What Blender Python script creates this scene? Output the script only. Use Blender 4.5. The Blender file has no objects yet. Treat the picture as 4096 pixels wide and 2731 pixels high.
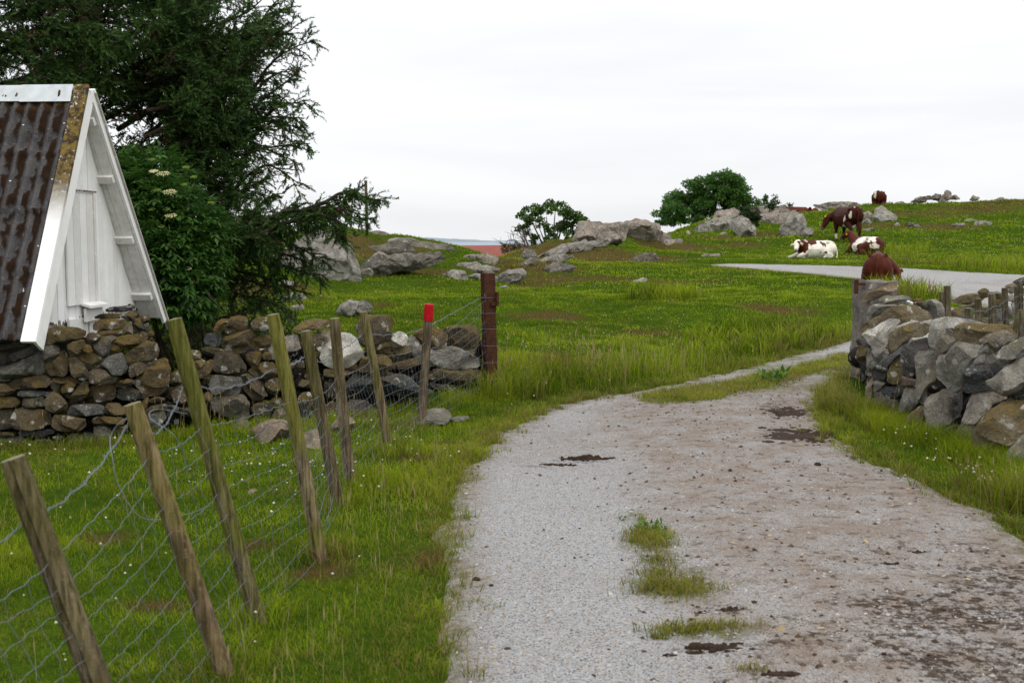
import bpy, bmesh, math, random
import numpy as np
from mathutils import Vector, Matrix
random.seed(7); RNG = np.random.default_rng(7)
scene = bpy.context.scene
COL = scene.collection
PI = math.pi

# ------------------------------------------------------------------ camera
F, CX, CY = 4551.0, 2048.0, 1365.5          # focal length and centre in pixels of the 4096 px photograph
EYE = 1.6
HOR = 960.0
TILT = math.atan((CY - HOR) / F)
cam = bpy.data.cameras.new('camera'); camo = bpy.data.objects.new('camera', cam); COL.objects.link(camo)
camo.location = (0, 0, EYE); camo.rotation_euler = (PI / 2 - TILT, 0, 0)
cam.sensor_width = 36; cam.lens = 36 * F / 4096; cam.clip_end = 60000; cam.clip_start = 0.05
cam.dof.use_dof = True; cam.dof.focus_distance = 11.0; cam.dof.aperture_fstop = 5.0
scene.camera = camo

def P(px, py, d):
    """point at forward distance d seen at photo pixel (px, py)"""
    u, v = (px - CX) / F, (CY - py) / F
    dx, dy, dz = u, math.cos(TILT) + v * math.sin(TILT), -math.sin(TILT) + v * math.cos(TILT)
    return np.array([dx * d / dy, d, EYE + dz * d / dy])

def vn(p, seed=0):
    """value noise, p (N,3) -> -1..1"""
    p = np.asarray(p, float); i = np.floor(p).astype(np.int64); f = p - i; f = f * f * (3 - 2 * f)
    def h(a):
        n = (a[:, 0] * 374761393 + a[:, 1] * 668265263 + a[:, 2] * 2147483647 + seed * 1274126177) & 0xFFFFFFFF
        n = ((n ^ (n >> 13)) * 1274126177) & 0xFFFFFFFF
        n = ((n ^ (n >> 16)) * 668265263) & 0xFFFFFFFF
        return ((n ^ (n >> 15)) & 0xFFFFFF) / float(0xFFFFFF) * 2 - 1
    r = 0
    for dx in (0, 1):
        for dy in (0, 1):
            for dz in (0, 1):
                w = (f[:, 0] if dx else 1 - f[:, 0]) * (f[:, 1] if dy else 1 - f[:, 1]) * (f[:, 2] if dz else 1 - f[:, 2])
                r = r + w * h(i + np.array([dx, dy, dz]))
    return r

def fbm(p, oct=4, seed=0):
    p = np.asarray(p, float); r = 0; a = 1; s = 0
    for k in range(oct):
        r = r + a * vn(p * 2 ** k + k * 17.3, seed + k); s += a; a *= .5
    return r / s

def vn2(x, y, s, seed=0, oct=3):
    x = np.asarray(x, float); y = np.asarray(y, float)
    return fbm(np.stack([x.ravel() / s, y.ravel() / s, np.full(x.size, .37)], -1), oct, seed).reshape(x.shape)

def sst(a, b, x):
    t = np.clip((x - a) / (b - a), 0, 1); return t * t * (3 - 2 * t)

# ------------------------------------------------------------------ mesh helpers
def mesh_np(name, V, polys, smooth=True, cols=None, matidx=None):
    me = bpy.data.meshes.new(name)
    V = np.asarray(V, np.float32)
    polys = [np.asarray(p, np.int32) for p in polys if len(p)]
    me.vertices.add(len(V)); me.vertices.foreach_set('co', V.ravel())
    nl = sum(p.size for p in polys); npoly = sum(len(p) for p in polys)
    me.loops.add(nl); me.polygons.add(npoly)
    me.loops.foreach_set('vertex_index', np.concatenate([p.ravel() for p in polys]))
    tot = np.concatenate([np.full(len(p), p.shape[1], np.int32) for p in polys])
    st = np.concatenate([[0], np.cumsum(tot)[:-1]]).astype(np.int32)
    me.polygons.foreach_set('loop_start', st)
    me.polygons.foreach_set('use_smooth', np.full(npoly, smooth))
    if matidx is not None: me.polygons.foreach_set('material_index', np.asarray(matidx, np.int32))
    me.update(calc_edges=True)
    if cols is not None:
        a = me.attributes.new('col', 'FLOAT_COLOR', 'POINT')
        c = np.ones((len(V), 4), np.float32); c[:, :cols.shape[1]] = cols
        a.data.foreach_set('color', c.ravel())
    return me

def wloc(o):
    r = np.zeros(3)
    while o is not None:
        r = r + np.array(o.location); o = o.parent
    return r

def put(name, me, mats, parent=None, origin=None, at=None):
    """link a mesh given in world coordinates; origin = world point of the object's own origin"""
    o = bpy.data.objects.new(name, me); COL.objects.link(o)
    base = wloc(parent) if parent is not None else np.zeros(3)
    org = base if origin is None else np.asarray(origin, float)
    if np.abs(org).max() > 0:
        n = len(me.vertices); a = np.empty(n * 3, np.float32); me.vertices.foreach_get('co', a)
        a = a.reshape(-1, 3) - org.astype(np.float32); me.vertices.foreach_set('co', a.ravel()); me.update()
    o.location = org - base
    if parent is not None: o.parent = parent
    for m in (mats if isinstance(mats, (list, tuple)) else [mats]): me.materials.append(m)
    return o

def tag(o, label=None, cat=None, group=None, kind=None):
    if label: o['label'] = label
    if cat: o['category'] = cat
    if group: o['group'] = group
    if kind: o['kind'] = kind
    return o

def thing(name, loc, label, cat, group=None):
    o = bpy.data.objects.new(name, None); COL.objects.link(o); o.location = tuple(loc); o.empty_display_size = .1
    return tag(o, label, cat, group)

class MB:
    """collects shapes for one mesh"""
    def __init__(s): s.V = []; s.F = {}; s.n = 0; s.C = []; s.hascol = False
    def add(s, V, F, col=None):
        V = np.asarray(V, float).reshape(-1, 3)
        for f in F:
            f = np.asarray(f)
            if f.ndim == 1: f = f[None]
            if f.size: s.F.setdefault(f.shape[1], []).append(f + s.n)
        s.V.append(V); s.n += len(V)
        c = np.ones((len(V), 3))
        if col is not None: c[:] = col; s.hascol = True
        s.C.append(c)
    def box(s, c, sx, sy, sz, R=None, col=None, jit=0):
        v = np.array([[x, y, z] for x in (-.5, .5) for y in (-.5, .5) for z in (-.5, .5)]) * [sx, sy, sz]
        if jit: v = v + RNG.uniform(-jit, jit, v.shape)
        if R is not None: v = v @ np.asarray(R).T
        s.add(v + np.asarray(c), [[0, 1, 3, 2], [4, 6, 7, 5], [0, 4, 5, 1], [2, 3, 7, 6], [0, 2, 6, 4], [1, 5, 7, 3]], col)
    def prism(s, A, B, col=None):
        """closed solid between two matching outlines A and B"""
        A = np.asarray(A, float); B = np.asarray(B, float); n = len(A); k = np.arange(n)
        s.add(np.concatenate([A, B]), [np.stack([k, (k + 1) % n, (k + 1) % n + n, k + n], 1), k[::-1], k + n], col)
    def tube(s, pts, rad, sides=6, cap=True, col=None):
        pts = np.asarray(pts, float); n = len(pts)
        rad = np.broadcast_to(np.asarray(rad, float), (n,))
        T = np.gradient(pts, axis=0); T /= np.linalg.norm(T, axis=1, keepdims=True) + 1e-12
        up = np.array([0, 0, 1.0]) if abs(T[0, 2]) < .9 else np.array([1.0, 0, 0])
        A = np.cross(T, up); A /= np.linalg.norm(A, axis=1, keepdims=True) + 1e-12
        B = np.cross(T, A)
        a = np.arange(sides) * 2 * PI / sides
        V = pts[:, None] + rad[:, None, None] * (A[:, None] * np.cos(a)[None, :, None] + B[:, None] * np.sin(a)[None, :, None])
        i = np.arange(n - 1)[:, None] * sides; j = np.arange(sides)[None]; j2 = (j + 1) % sides
        q = np.stack([i + j, i + j2, i + sides + j2, i + sides + j], -1).reshape(-1, 4)
        Fs = [q]
        if cap: Fs += [np.arange(sides)[::-1], np.arange(sides) + (n - 1) * sides]
        if col is not None and np.ndim(col) == 2: col = np.repeat(col, sides, 0)
        s.add(V.reshape(-1, 3), Fs, col)
    def ell(s, c, r, R=None, n=10, m=14, col=None):
        th = np.linspace(0, PI, n + 1)[1:-1]; ph = np.arange(m) * 2 * PI / m
        V = [[0, 0, 1]] + [[math.sin(t) * math.cos(p), math.sin(t) * math.sin(p), math.cos(t)] for t in th for p in ph] + [[0, 0, -1]]
        V = np.array(V, float) * r
        if R is not None: V = V @ np.asarray(R).T
        q = []; t3 = []
        for k in range(m):
            t3.append([0, 1 + k, 1 + (k + 1) % m]); L = 1 + (n - 2) * m
            t3.append([len(V) - 1, L + (k + 1) % m, L + k])
            for i in range(n - 2):
                a = 1 + i * m; q.append([a + k, a + m + k, a + m + (k + 1) % m, a + (k + 1) % m])
        s.add(V + np.asarray(c), [np.array(t3), np.array(q)], col)
    def mesh(s, name, smooth=True):
        return mesh_np(name, np.concatenate(s.V), [np.concatenate(v) for v in s.F.values()], smooth, np.concatenate(s.C) if s.hascol else None)
    def build(s, name, mat, parent=None, origin=None, smooth=True, sharp=None):
        me = s.mesh(name, smooth)
        if sharp is not None: me.set_sharp_from_angle(angle=math.radians(sharp))
        return put(name, me, mat, parent, origin)

def rotz(a): c, s = math.cos(a), math.sin(a); return np.array([[c, -s, 0], [s, c, 0], [0, 0, 1.0]])
def rotx(a): c, s = math.cos(a), math.sin(a); return np.array([[1.0, 0, 0], [0, c, -s], [0, s, c]])
def roty(a): c, s = math.cos(a), math.sin(a); return np.array([[c, 0, s], [0, 1.0, 0], [-s, 0, c]])
def unit(v): v = np.asarray(v, float); return v / (np.linalg.norm(v) + 1e-12)
def bez(pts, n):
    """smooth resample of a polyline (Catmull-Rom)"""
    p = np.asarray(pts, float); p = np.concatenate([[2 * p[0] - p[1]], p, [2 * p[-1] - p[-2]]])
    t = np.linspace(0, len(p) - 3 - 1e-6, n); i = t.astype(int); f = (t - i)[:, None]
    a, b, c, d = p[i], p[i + 1], p[i + 2], p[i + 3]
    return .5 * (2 * b + (c - a) * f + (2 * a - 5 * b + 4 * c - d) * f ** 2 + (3 * b - a - 3 * c + d) * f ** 3)

# ------------------------------------------------------------------ material helpers
class NT:
    def __init__(s, name, rough=.9):
        s.m = bpy.data.materials.new(name); s.m.use_nodes = True; s.t = s.m.node_tree
        s.b = s.t.nodes['Principled BSDF']; s.b.inputs['Roughness'].default_value = rough
        s.b.inputs['Specular IOR Level'].default_value = .10
        s.out = s.t.nodes['Material Output']
    def n(s, typ, **kw):
        x = s.t.nodes.new('ShaderNode' + typ)
        for k, v in kw.items(): setattr(x, k, v)
        return x
    def l(s, a, b): s.t.links.new(a, b)
    def v(s, sock, val):
        if isinstance(val, bpy.types.NodeSocket): s.l(val, sock)
        else: sock.default_value = val
    def noise(s, vec, scale, detail=4, rough=.55, dist=0):
        x = s.n('TexNoise'); x.inputs['Scale'].default_value = scale; x.inputs['Detail'].default_value = detail
        x.inputs['Roughness'].default_value = rough; x.inputs['Distortion'].default_value = dist
        if vec is not None: s.l(vec, x.inputs['Vector'])
        return x.outputs['Fac']
    def voro(s, vec, scale, feat='F1', out='Distance'):
        x = s.n('TexVoronoi'); x.feature = feat; x.inputs['Scale'].default_value = scale
        if vec is not None: s.l(vec, x.inputs['Vector'])
        return x.outputs[out]
    def ramp(s, fac, a, b, lo=0., hi=1.):
        x = s.n('MapRange'); x.inputs[1].default_value = a; x.inputs[2].default_value = b
        x.inputs[3].default_value = lo; x.inputs[4].default_value = hi; x.clamp = True
        s.l(fac, x.inputs[0]); return x.outputs[0]
    def math(s, op, a, b=0.):
        x = s.n('Math', operation=op); s.v(x.inputs[0], a); s.v(x.inputs[1], b); return x.outputs[0]
    def mix(s, fac, a, b, mode='MIX'):
        x = s.n('Mix', data_type='RGBA', blend_type=mode)
        s.v(x.inputs[0], fac)
        for sk, val in ((x.inputs[6], a), (x.inputs[7], b)):
            if isinstance(val, bpy.types.NodeSocket): s.l(val, sk)
            else: sk.default_value = (*val[:3], 1)
        return x.outputs[2]
    def attr(s, name='col'):
        x = s.n('Attribute'); x.attribute_name = name; return x
    def obj(s, rnd=True):
        tc = s.n('TexCoord').outputs['Object']
        if not rnd: return tc
        oi = s.n('ObjectInfo'); m = s.n('VectorMath', operation='MULTIPLY_ADD')
        c = s.n('CombineXYZ')
        for k in range(3): s.l(oi.outputs['Random'], c.inputs[k])
        s.l(c.outputs[0], m.inputs[0]); m.inputs[1].default_value = (37, 53, 71); s.l(tc, m.inputs[2])
        return m.outputs[0]
    def pos(s): return s.n('NewGeometry').outputs['Position']
    def bump(s, h, strength=.5, dist=.02, prev=None):
        x = s.n('Bump'); x.inputs['Strength'].default_value = strength; x.inputs['Distance'].default_value = dist
        s.l(h, x.inputs['Height'])
        if prev is not None: s.l(prev, x.inputs['Normal'])
        return x.outputs[0]
    def done(s, col=None, normal=None, rough=None):
        if col is not None: s.v(s.b.inputs['Base Color'], col if isinstance(col, bpy.types.NodeSocket) else (*col, 1))
        if normal is not None: s.l(normal, s.b.inputs['Normal'])
        if rough is not None: s.v(s.b.inputs['Roughness'], rough)
        return s.m

# ------------------------------------------------------------------ world: overcast sky with thin cloud, soft sun behind it
SUN_EL, SUN_ROT = math.radians(55), math.radians(150)
w = bpy.data.worlds.new('World'); scene.world = w; w.use_nodes = True
t = w.node_tree; bg = t.nodes['Background']
sky = t.nodes.new('ShaderNodeTexSky'); sky.sky_type = 'NISHITA'; sky.sun_disc = False
sky.sun_elevation = SUN_EL; sky.sun_rotation = SUN_ROT
tc = t.nodes.new('ShaderNodeTexCoord')
sep = t.nodes.new('ShaderNodeSeparateXYZ'); t.links.new(tc.outputs['Generated'], sep.inputs[0])
mp = t.nodes.new('ShaderNodeMapping'); mp.inputs['Scale'].default_value = (1.2, 1.2, 9.0); t.links.new(tc.outputs['Generated'], mp.inputs[0])
nz = t.nodes.new('ShaderNodeTexNoise'); nz.inputs['Scale'].default_value = 1.6; nz.inputs['Detail'].default_value = 5; nz.inputs['Distortion'].default_value = .4
t.links.new(mp.outputs[0], nz.inputs['Vector'])
def wmath(op, a, b):
    x = t.nodes.new('ShaderNodeMath'); x.operation = op
    for k, q in enumerate((a, b)):
        if isinstance(q, bpy.types.NodeSocket): t.links.new(q, x.inputs[k])
        else: x.inputs[k].default_value = q
    return x.outputs[0]
elev = wmath('MAXIMUM', sep.outputs[2], 0.0)
# overcast luminance: brighter towards the zenith
lum = wmath('MULTIPLY_ADD', elev, 7.5); lum.node.inputs[2].default_value = 9.9
cl = t.nodes.new('ShaderNodeMapRange'); cl.inputs[1].default_value = .36; cl.inputs[2].default_value = .66
cl.inputs[3].default_value = .87; cl.inputs[4].default_value = 1.01; t.links.new(nz.outputs['Fac'], cl.inputs[0])
lum2 = wmath('MULTIPLY', lum, cl.outputs[0])
cc = t.nodes.new('ShaderNodeVectorMath'); cc.operation = 'SCALE'; cc.inputs[0].default_value = (1.0, 1.012, 1.035)
t.links.new(lum2, cc.inputs[3])
mx = t.nodes.new('ShaderNodeMix'); mx.data_type = 'RGBA'; mx.inputs[0].default_value = .93
t.links.new(sky.outputs[0], mx.inputs[6]); t.links.new(cc.outputs[0], mx.inputs[7])
t.links.new(mx.outputs[2], bg.inputs['Color']); bg.inputs['Strength'].default_value = .1
sl = bpy.data.lights.new('sun', 'SUN'); so = bpy.data.objects.new('sun', sl); COL.objects.link(so)
sl.energy = 1.1; sl.angle = math.radians(25); sl.color = (1, .97, .92)
# the sun stands behind and to the right of the camera
sd = Vector((math.sin(SUN_ROT) * math.cos(SUN_EL), math.cos(SUN_ROT) * math.cos(SUN_EL), math.sin(SUN_EL)))
so.rotation_euler = sd.to_track_quat('Z', 'Y').to_euler(); so.location = (20, -20, 30)
vs = scene.view_settings; scene.display_settings.display_device = 'sRGB'
vs.view_transform = 'Standard'; vs.look = 'None'; vs.exposure = 0.0; vs.gamma = 1.0; vs.use_curve_mapping = False
scene.cycles.use_denoising = True
scene.cycles.max_bounces = 8; scene.cycles.transparent_max_bounces = 8
# ------------------------------------------------------------------ terrain heights
_ctl = []
def G(px, py, d): _ctl.append(P(px, py, d))
for x in (-9, -6, -3, 0, 3, 6, 10):
    for y in (-6, 0, 4, 8): _ctl.append((x, y, 0))
for x in (-4, -1.5, 0, 1.5, 3, 5): _ctl.append((x, 11, 0.0))
for a in [(2200, 1500, 13), (2400, 1350, 17), (2400, 1250, 20), (2400, 1150, 24), (2400, 1120, 26), (2400, 1060, 32), (2400, 1000, 38), (2420, 978, 42), (2200, 962, 40),
          (3100, 1400, 16), (3300, 1300, 18.5), (3000, 1250, 19), (3000, 1180, 22),
          (1960, 1064, 33), (1930, 1056, 38), (2060, 1052, 38), (2000, 1130, 25), (1700, 1380, 16), (1700, 1230, 20), (1320, 1145, 23), (1900, 1200, 21), (1400, 1250, 19),
          (3000, 1100, 27), (3510, 1060, 33), (3000, 1062, 33), (3400, 1108, 28), (4096, 1108, 28), (4096, 1215, 22), (3700, 1160, 24), (4500, 1150, 26),
          (3250, 1032, 40), (3450, 1018, 42), (3390, 960, 47), (3350, 880, 55), (3500, 818, 62), (4000, 800, 64), (4400, 800, 64), (3050, 905, 54), (3000, 868, 58), (3150, 848, 58.5), (2880, 862, 59), (3280, 842, 60), (2700, 940, 52), (2400, 925, 44), (2550, 925, 45), (2750, 905, 56), (2900, 960, 48),
          (2600, 990, 44), (3700, 930, 50), (4090, 960, 48), (4090, 880, 55), (3800, 1020, 40), (4090, 1050, 36),
          (1300, 928, 27.5), (1480, 930, 28.5), (1600, 942, 29), (1720, 962, 29.5), (1180, 945, 27.5), (1850, 1030, 31), (1100, 1010, 26), (1400, 1075, 25), (1550, 990, 27.5), (900, 1000, 26), (1250, 1060, 24.5), (1700, 1060, 26)]: G(*a)
for a in [(-7, 13, .1), (-5, 16, .2), (-8, 18, .3), (-12, 15, .3), (-12, 22, .7), (-20, 20, 1), (-20, 35, .5), (-6, 36, .2), (-3, 45, -1.2), (3, 52, .8), (-10, 50, -2), (-40, 50, -2), (-40, 10, 1),
          (8, 11, .1), (12, 14, .2), (20, 10, .5), (40, 20, 1), (40, 45, 2.2), (60, 60, 3), (0, 60, -3), (10, 62, .6), (-20, 75, -4.5), (0, 85, -5), (15, 80, -1.5), (25, 75, 2.5), (40, 80, 2.5), (25, 68, 3.3),
          (-80, -20, 1), (80, -20, 1), (0, -30, 0), (-60, 110, -9), (0, 120, -10), (60, 120, -6), (-100, 170, -14), (0, 200, -16), (100, 200, -15), (120, 90, 0), (-120, 80, -6), (130, 20, 2), (-120, 10, 0)]: _ctl.append(a)
_ctl = np.array(_ctl, float)
def _ker(a, b):
    r = np.sqrt(((a[:, None] - b[None]) ** 2).sum(-1) + .6 ** 2); return r
_n = len(_ctl)
_A = np.zeros((_n + 3, _n + 3)); _A[:_n, :_n] = _ker(_ctl[:, :2], _ctl[:, :2]) - .02 * np.eye(_n)
_A[:_n, _n] = 1; _A[:_n, _n + 1:] = _ctl[:, :2]; _A[_n:, :_n] = _A[:_n, _n:].T
_w = np.linalg.solve(_A, np.concatenate([_ctl[:, 2], [0, 0, 0]]))
def th0(x, y):
    x = np.atleast_1d(np.asarray(x, float)); y = np.atleast_1d(np.asarray(y, float)); sh = x.shape
    q = np.stack([x.ravel(), y.ravel()], -1); out = np.empty(len(q))
    for k in range(0, len(q), 40000):
        s = q[k:k + 40000]; out[k:k + 40000] = _ker(s, _ctl[:, :2]) @ _w[:_n] + _w[_n] + s @ _w[_n + 1:]
    return out.reshape(sh)

def ground_hit(px, py, fn=None, lo=2.5, hi=90):
    fn = fn or th0
    ds = np.concatenate([np.arange(lo, 30, .1), np.arange(30, hi, .25)])
    u = np.array([P(px, py, d) for d in ds]); g = fn(u[:, 0], u[:, 1]) - u[:, 2]
    k = np.argmax(g > 0)
    if g[k] <= 0: return P(px, py, 60)
    if k == 0: return u[0]
    f = -g[k - 1] / (g[k] - g[k - 1] + 1e-9)
    return u[k - 1] + (u[k] - u[k - 1]) * f

# ------------------------------------------------------------------ the gravel track: outline on the ground
def gp(l): return [ground_hit(a, b)[:2] for a, b in l]
_left = [(-.45, -5), (-.4, 2)] + [tuple(q) for q in gp([(1745, 2700), (1745, 2500), (1775, 2350), (1790, 2230), (1770, 2120), (1800, 1990), (1850, 1890), (1930, 1800), (2010, 1735), (2130, 1660), (2260, 1615), (2400, 1587), (2600, 1560), (2900, 1490), (3150, 1425), (3420, 1352)])]
_right = [tuple(q) for q in gp([(3420, 1455), (3330, 1530), (3275, 1640), (3310, 1735), (3450, 1830), (3700, 1935), (3950, 2040), (4096, 2170)])] + [(2.75, 4.5), (2.7, 2), (2.6, -5)]
_mid_out = [(7.5, 18.2), (9.4, 20.0)]
_mid_in = [(9.5, 15.2), (6.5, 14.2)]
_far_top = [tuple(q) for q in gp([(2850, 1056), (3000, 1055), (3300, 1062), (3600, 1072), (3900, 1090), (4096, 1100), (4400, 1125)])]
_far_low = [tuple(q) for q in gp([(3830, 1200), (3700, 1160), (3500, 1122), (3300, 1100), (3100, 1082), (2950, 1070), (2850, 1062)])]
POLY_A = np.array(_left + _mid_out + [(11.5, 19.5), (11.8, 16.5)] + _mid_in + _right)
POLY_B = np.array(_far_top + [(14.2, 22.5), (13, 18), (10.8, 16.2), (9.3, 18.5)] + _far_low)
def sdist(x, y, poly):
    """distance to the outline, positive inside"""
    x = np.ravel(x); y = np.ravel(y); q = np.stack([x, y], -1)
    a = poly; b = np.roll(poly, -1, 0); d = np.full(len(q), 1e9); ins = np.zeros(len(q), bool)
    for p0, p1 in zip(a, b):
        e = p1 - p0; tt = np.clip(((q - p0) @ e) / (e @ e + 1e-12), 0, 1)
        d = np.minimum(d, np.linalg.norm(q - p0 - tt[:, None] * e, axis=1))
        c = ((p0[1] > y) != (p1[1] > y)) & (x < (p1[0] - p0[0]) * (y - p0[1]) / (p1[1] - p0[1] + 1e-15) + p0[0])
        ins ^= c
    return np.where(ins, d, -d)
def pathd(x, y):
    x = np.asarray(x, float); sh = x.shape
    return np.maximum(sdist(x, y, POLY_A), sdist(x, y, POLY_B)).reshape(sh)
def pathdn(x, y):
    return pathd(x, y) + .15 * vn2(x, y, .5, 5, 4) + .05 * vn2(x, y, .09, 6, 2)

def th(x, y):
    x = np.asarray(x, float); y = np.asarray(y, float)
    z = th0(x, y).reshape(x.shape)
    far = sst(2, 16, np.hypot(x, y))
    z = z + vn2(x, y, 1.9, 11, 4) * (.03 + .13 * far) * sst(.1, -1.2, pathd(x, y)) + vn2(x, y, .45, 12, 2) * .03 * sst(.05, -.5, pathd(x, y))
    return z
def gz(x, y): return float(th(np.array([x]), np.array([y]))[0])
def GP(px, py):
    """ground point under a photo pixel"""
    return ground_hit(px, py, th)

# brown sedge patches, as ground points with radii
BROWN = []
for px, py, rx, ry in [(2400, 1118, 2.6, .9), (2650, 1122, 1.6, .7), (2200, 1130, 1.2, .6), (2520, 1035, 2.5, 2.0), (2350, 1010, 1.8, 1.8), (2150, 1060, 1.6, 1.5), (2250, 1000, 2, 2), (2560, 1030, 2, 1.2), (2100, 1015, 2, 2),
                       (1480, 1000, 1.0, 1.2), (1580, 1010, 1.2, 1.5), (1350, 1000, .8, 1), (2700, 985, 2, 1.2), (2860, 955, 1.6, 1.4), (2980, 985, 1.2, 1.0), (3050, 940, 1.2, 1.2), (3750, 905, 3, 1.1), (3650, 858, 3, 1.3), (3900, 838, 3, 1.5),
                       (4050, 812, 3, 2), (3500, 905, 1.4, .9), (1500, 1230, .5, .5), (1950, 1075, .9, .6), (1750, 1085, .8, .5), (3900, 1060, 3, 1), (1060, 1150, 1.2, 1.2), (1250, 1180, .8, .6),
                       (1280, 2290, .22, .16), (1340, 2240, .12, .1), (620, 2420, .14, .1), (980, 2180, .2, .14), (420, 2160, .15, .12), (1650, 1850, .2, .15), (1720, 2240, .1, .25), (1780, 1780, .15, .12), (2250, 1480, .5, .3), (2600, 1330, .8, .5), (3100, 1230, .9, .6), (2200, 1270, .8, .5)]:
    g = ground_hit(px, py); BROWN.append((g[0], g[1], rx, ry))
def brown(x, y):
    r = np.zeros_like(np.asarray(x, float))
    for bx, by, rx, ry in BROWN:
        q = np.hypot((x - bx) / rx, (y - by) / ry) + .35 * vn2(x, y, .7, 31, 2)
        r = np.maximum(r, 1 - sst(.45, 1.1, q))
    return r

def axis(lo, hi, a, b, step, g):
    v = list(np.arange(a, b, step)); s = step; x = a
    L = []
    while x > lo: s *= g; x -= s; L.append(x)
    s = step; x = v[-1]; R = []
    while x < hi: s *= g; x += s; R.append(x)
    return np.array(L[::-1] + v + R)
def sheet(xs, ys, zf):
    X, Y = np.meshgrid(xs, ys); Z = zf(X, Y); ny, nx = X.shape
    i = np.arange(ny - 1)[:, None] * nx + np.arange(nx - 1)[None]
    return np.stack([X, Y, Z], -1).reshape(-1, 3), np.stack([i, i + 1, i + nx + 1, i + nx], -1).reshape(-1, 4)

m = NT('turf_soil'); m.b.inputs['Specular IOR Level'].default_value = 0
po = m.pos(); a = m.attr()
n1 = m.noise(po, .8, 5); n2 = m.noise(po, 7, 5, .7); n3 = m.noise(po, 45, 3, .7)
c = m.mix(m.ramp(n1, .35, .65), (.046, .098, .006), (.085, .150, .010))
c = m.mix(m.ramp(n2, .35, .7), c, (.034, .07, .006))
c = m.mix(m.math('MULTIPLY', a.outputs['Fac'], m.ramp(n2, .25, .55)), c, (.13, .085, .035))
c = m.mix(m.ramp(n3, .3, .7, 0, .5), c, (.03, .035, .01))
M_TURF = m.done(c, m.bump(n3, .8, .04, m.bump(n2, .6, .1)))
xs = axis(-140, 150, -9, 11, .14, 1.045); ys = axis(-60, 210, -2, 26, .13, 1.03)
def zterrain(X, Y):
    z = th(X, Y); d = pathd(X, Y) + .15 * vn2(X, Y, .5, 5, 4)
    return z - .05 * sst(.0, .12, d)
V, Q = sheet(xs, ys, zterrain)
br = brown(V[:, 0], V[:, 1])
o = put('ground', mesh_np('ground', V, [Q], True, np.stack([br] * 3, -1)), M_TURF); tag(o, kind='structure')

STRIP = np.array([ground_hit(*p)[:2] for p in [(2700, 1603), (2780, 1588), (2950, 1553), (3150, 1503), (3300, 1465), (3420, 1420)]])
def strip(x, y):
    d = np.full(len(x), 9.0)
    for a, b in zip(STRIP[:-1], STRIP[1:]):
        e = b - a; q = np.stack([x, y], -1); t = np.clip(((q - a) @ e) / (e @ e), 0, 1); d = np.minimum(d, np.linalg.norm(q - a - t[:, None] * e, axis=1))
    return sst(.40, .13, d + .30 * vn2(x, y, .6, 97, 3) + .08 * sst(12, 14, y))
# track sheet
m = NT('track_gravel', .95); m.b.inputs['Specular IOR Level'].default_value = 0
po = m.pos(); a = m.attr()
sc = m.n('SeparateColor'); m.l(a.outputs['Color'], sc.inputs[0])
v1 = m.n('TexVoronoi'); v1.inputs['Scale'].default_value = 140; m.l(po, v1.inputs['Vector'])
v2 = m.n('TexVoronoi'); v2.inputs['Scale'].default_value = 360; m.l(po, v2.inputs['Vector'])
nb = m.noise(po, 3.0, 6, .65); nf = m.noise(po, 30, 4, .7); ng = m.noise(po, 12, 5, .7)
hs = m.n('SeparateColor'); m.l(v1.outputs['Color'], hs.inputs[0])
hs2 = m.n('SeparateColor'); m.l(v2.outputs['Color'], hs2.inputs[0])
c = m.mix(hs.outputs[0], (.255, .258, .262), (.555, .56, .565))
c = m.mix(m.ramp(hs2.outputs[1], .2, .9, 0, .75), c, (.42, .415, .41))
c = m.mix(m.math('GREATER_THAN', hs.outputs[1], .88), c, (.16, .15, .145))
c = m.mix(m.math('GREATER_THAN', hs.outputs[2], .93), c, (.45, .33, .22))
bd = m.math('MULTIPLY', sc.outputs[0], m.ramp(nb, .25, .6))
c = m.mix(m.math('MULTIPLY', bd, .78), c, (.255, .188, .138))
c = m.mix(m.math('MULTIPLY', bd, m.ramp(ng, .54, .66, 0, .75)), c, (.095, .062, .042))
dk = m.math('MULTIPLY', sc.outputs[1], m.ramp(m.math('ADD', m.math('MULTIPLY', nf, .6), m.math('MULTIPLY', ng, .4)), .42, .60))
c = m.mix(m.ramp(dk, .2, .6, 0, .85), c, (.05, .036, .027))
gr = m.math('MULTIPLY', sc.outputs[2], m.ramp(ng, .35, .6))
c = m.mix(m.math('MULTIPLY', gr, .8), c, (.12, .12, .03))
b1 = m.bump(v2.outputs['Distance'], .5, .006); b1 = m.bump(v1.outputs['Distance'], .7, .012, b1); b1 = m.bump(ng, .4, .05, b1)
M_GRAVEL = m.done(c, b1)
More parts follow.
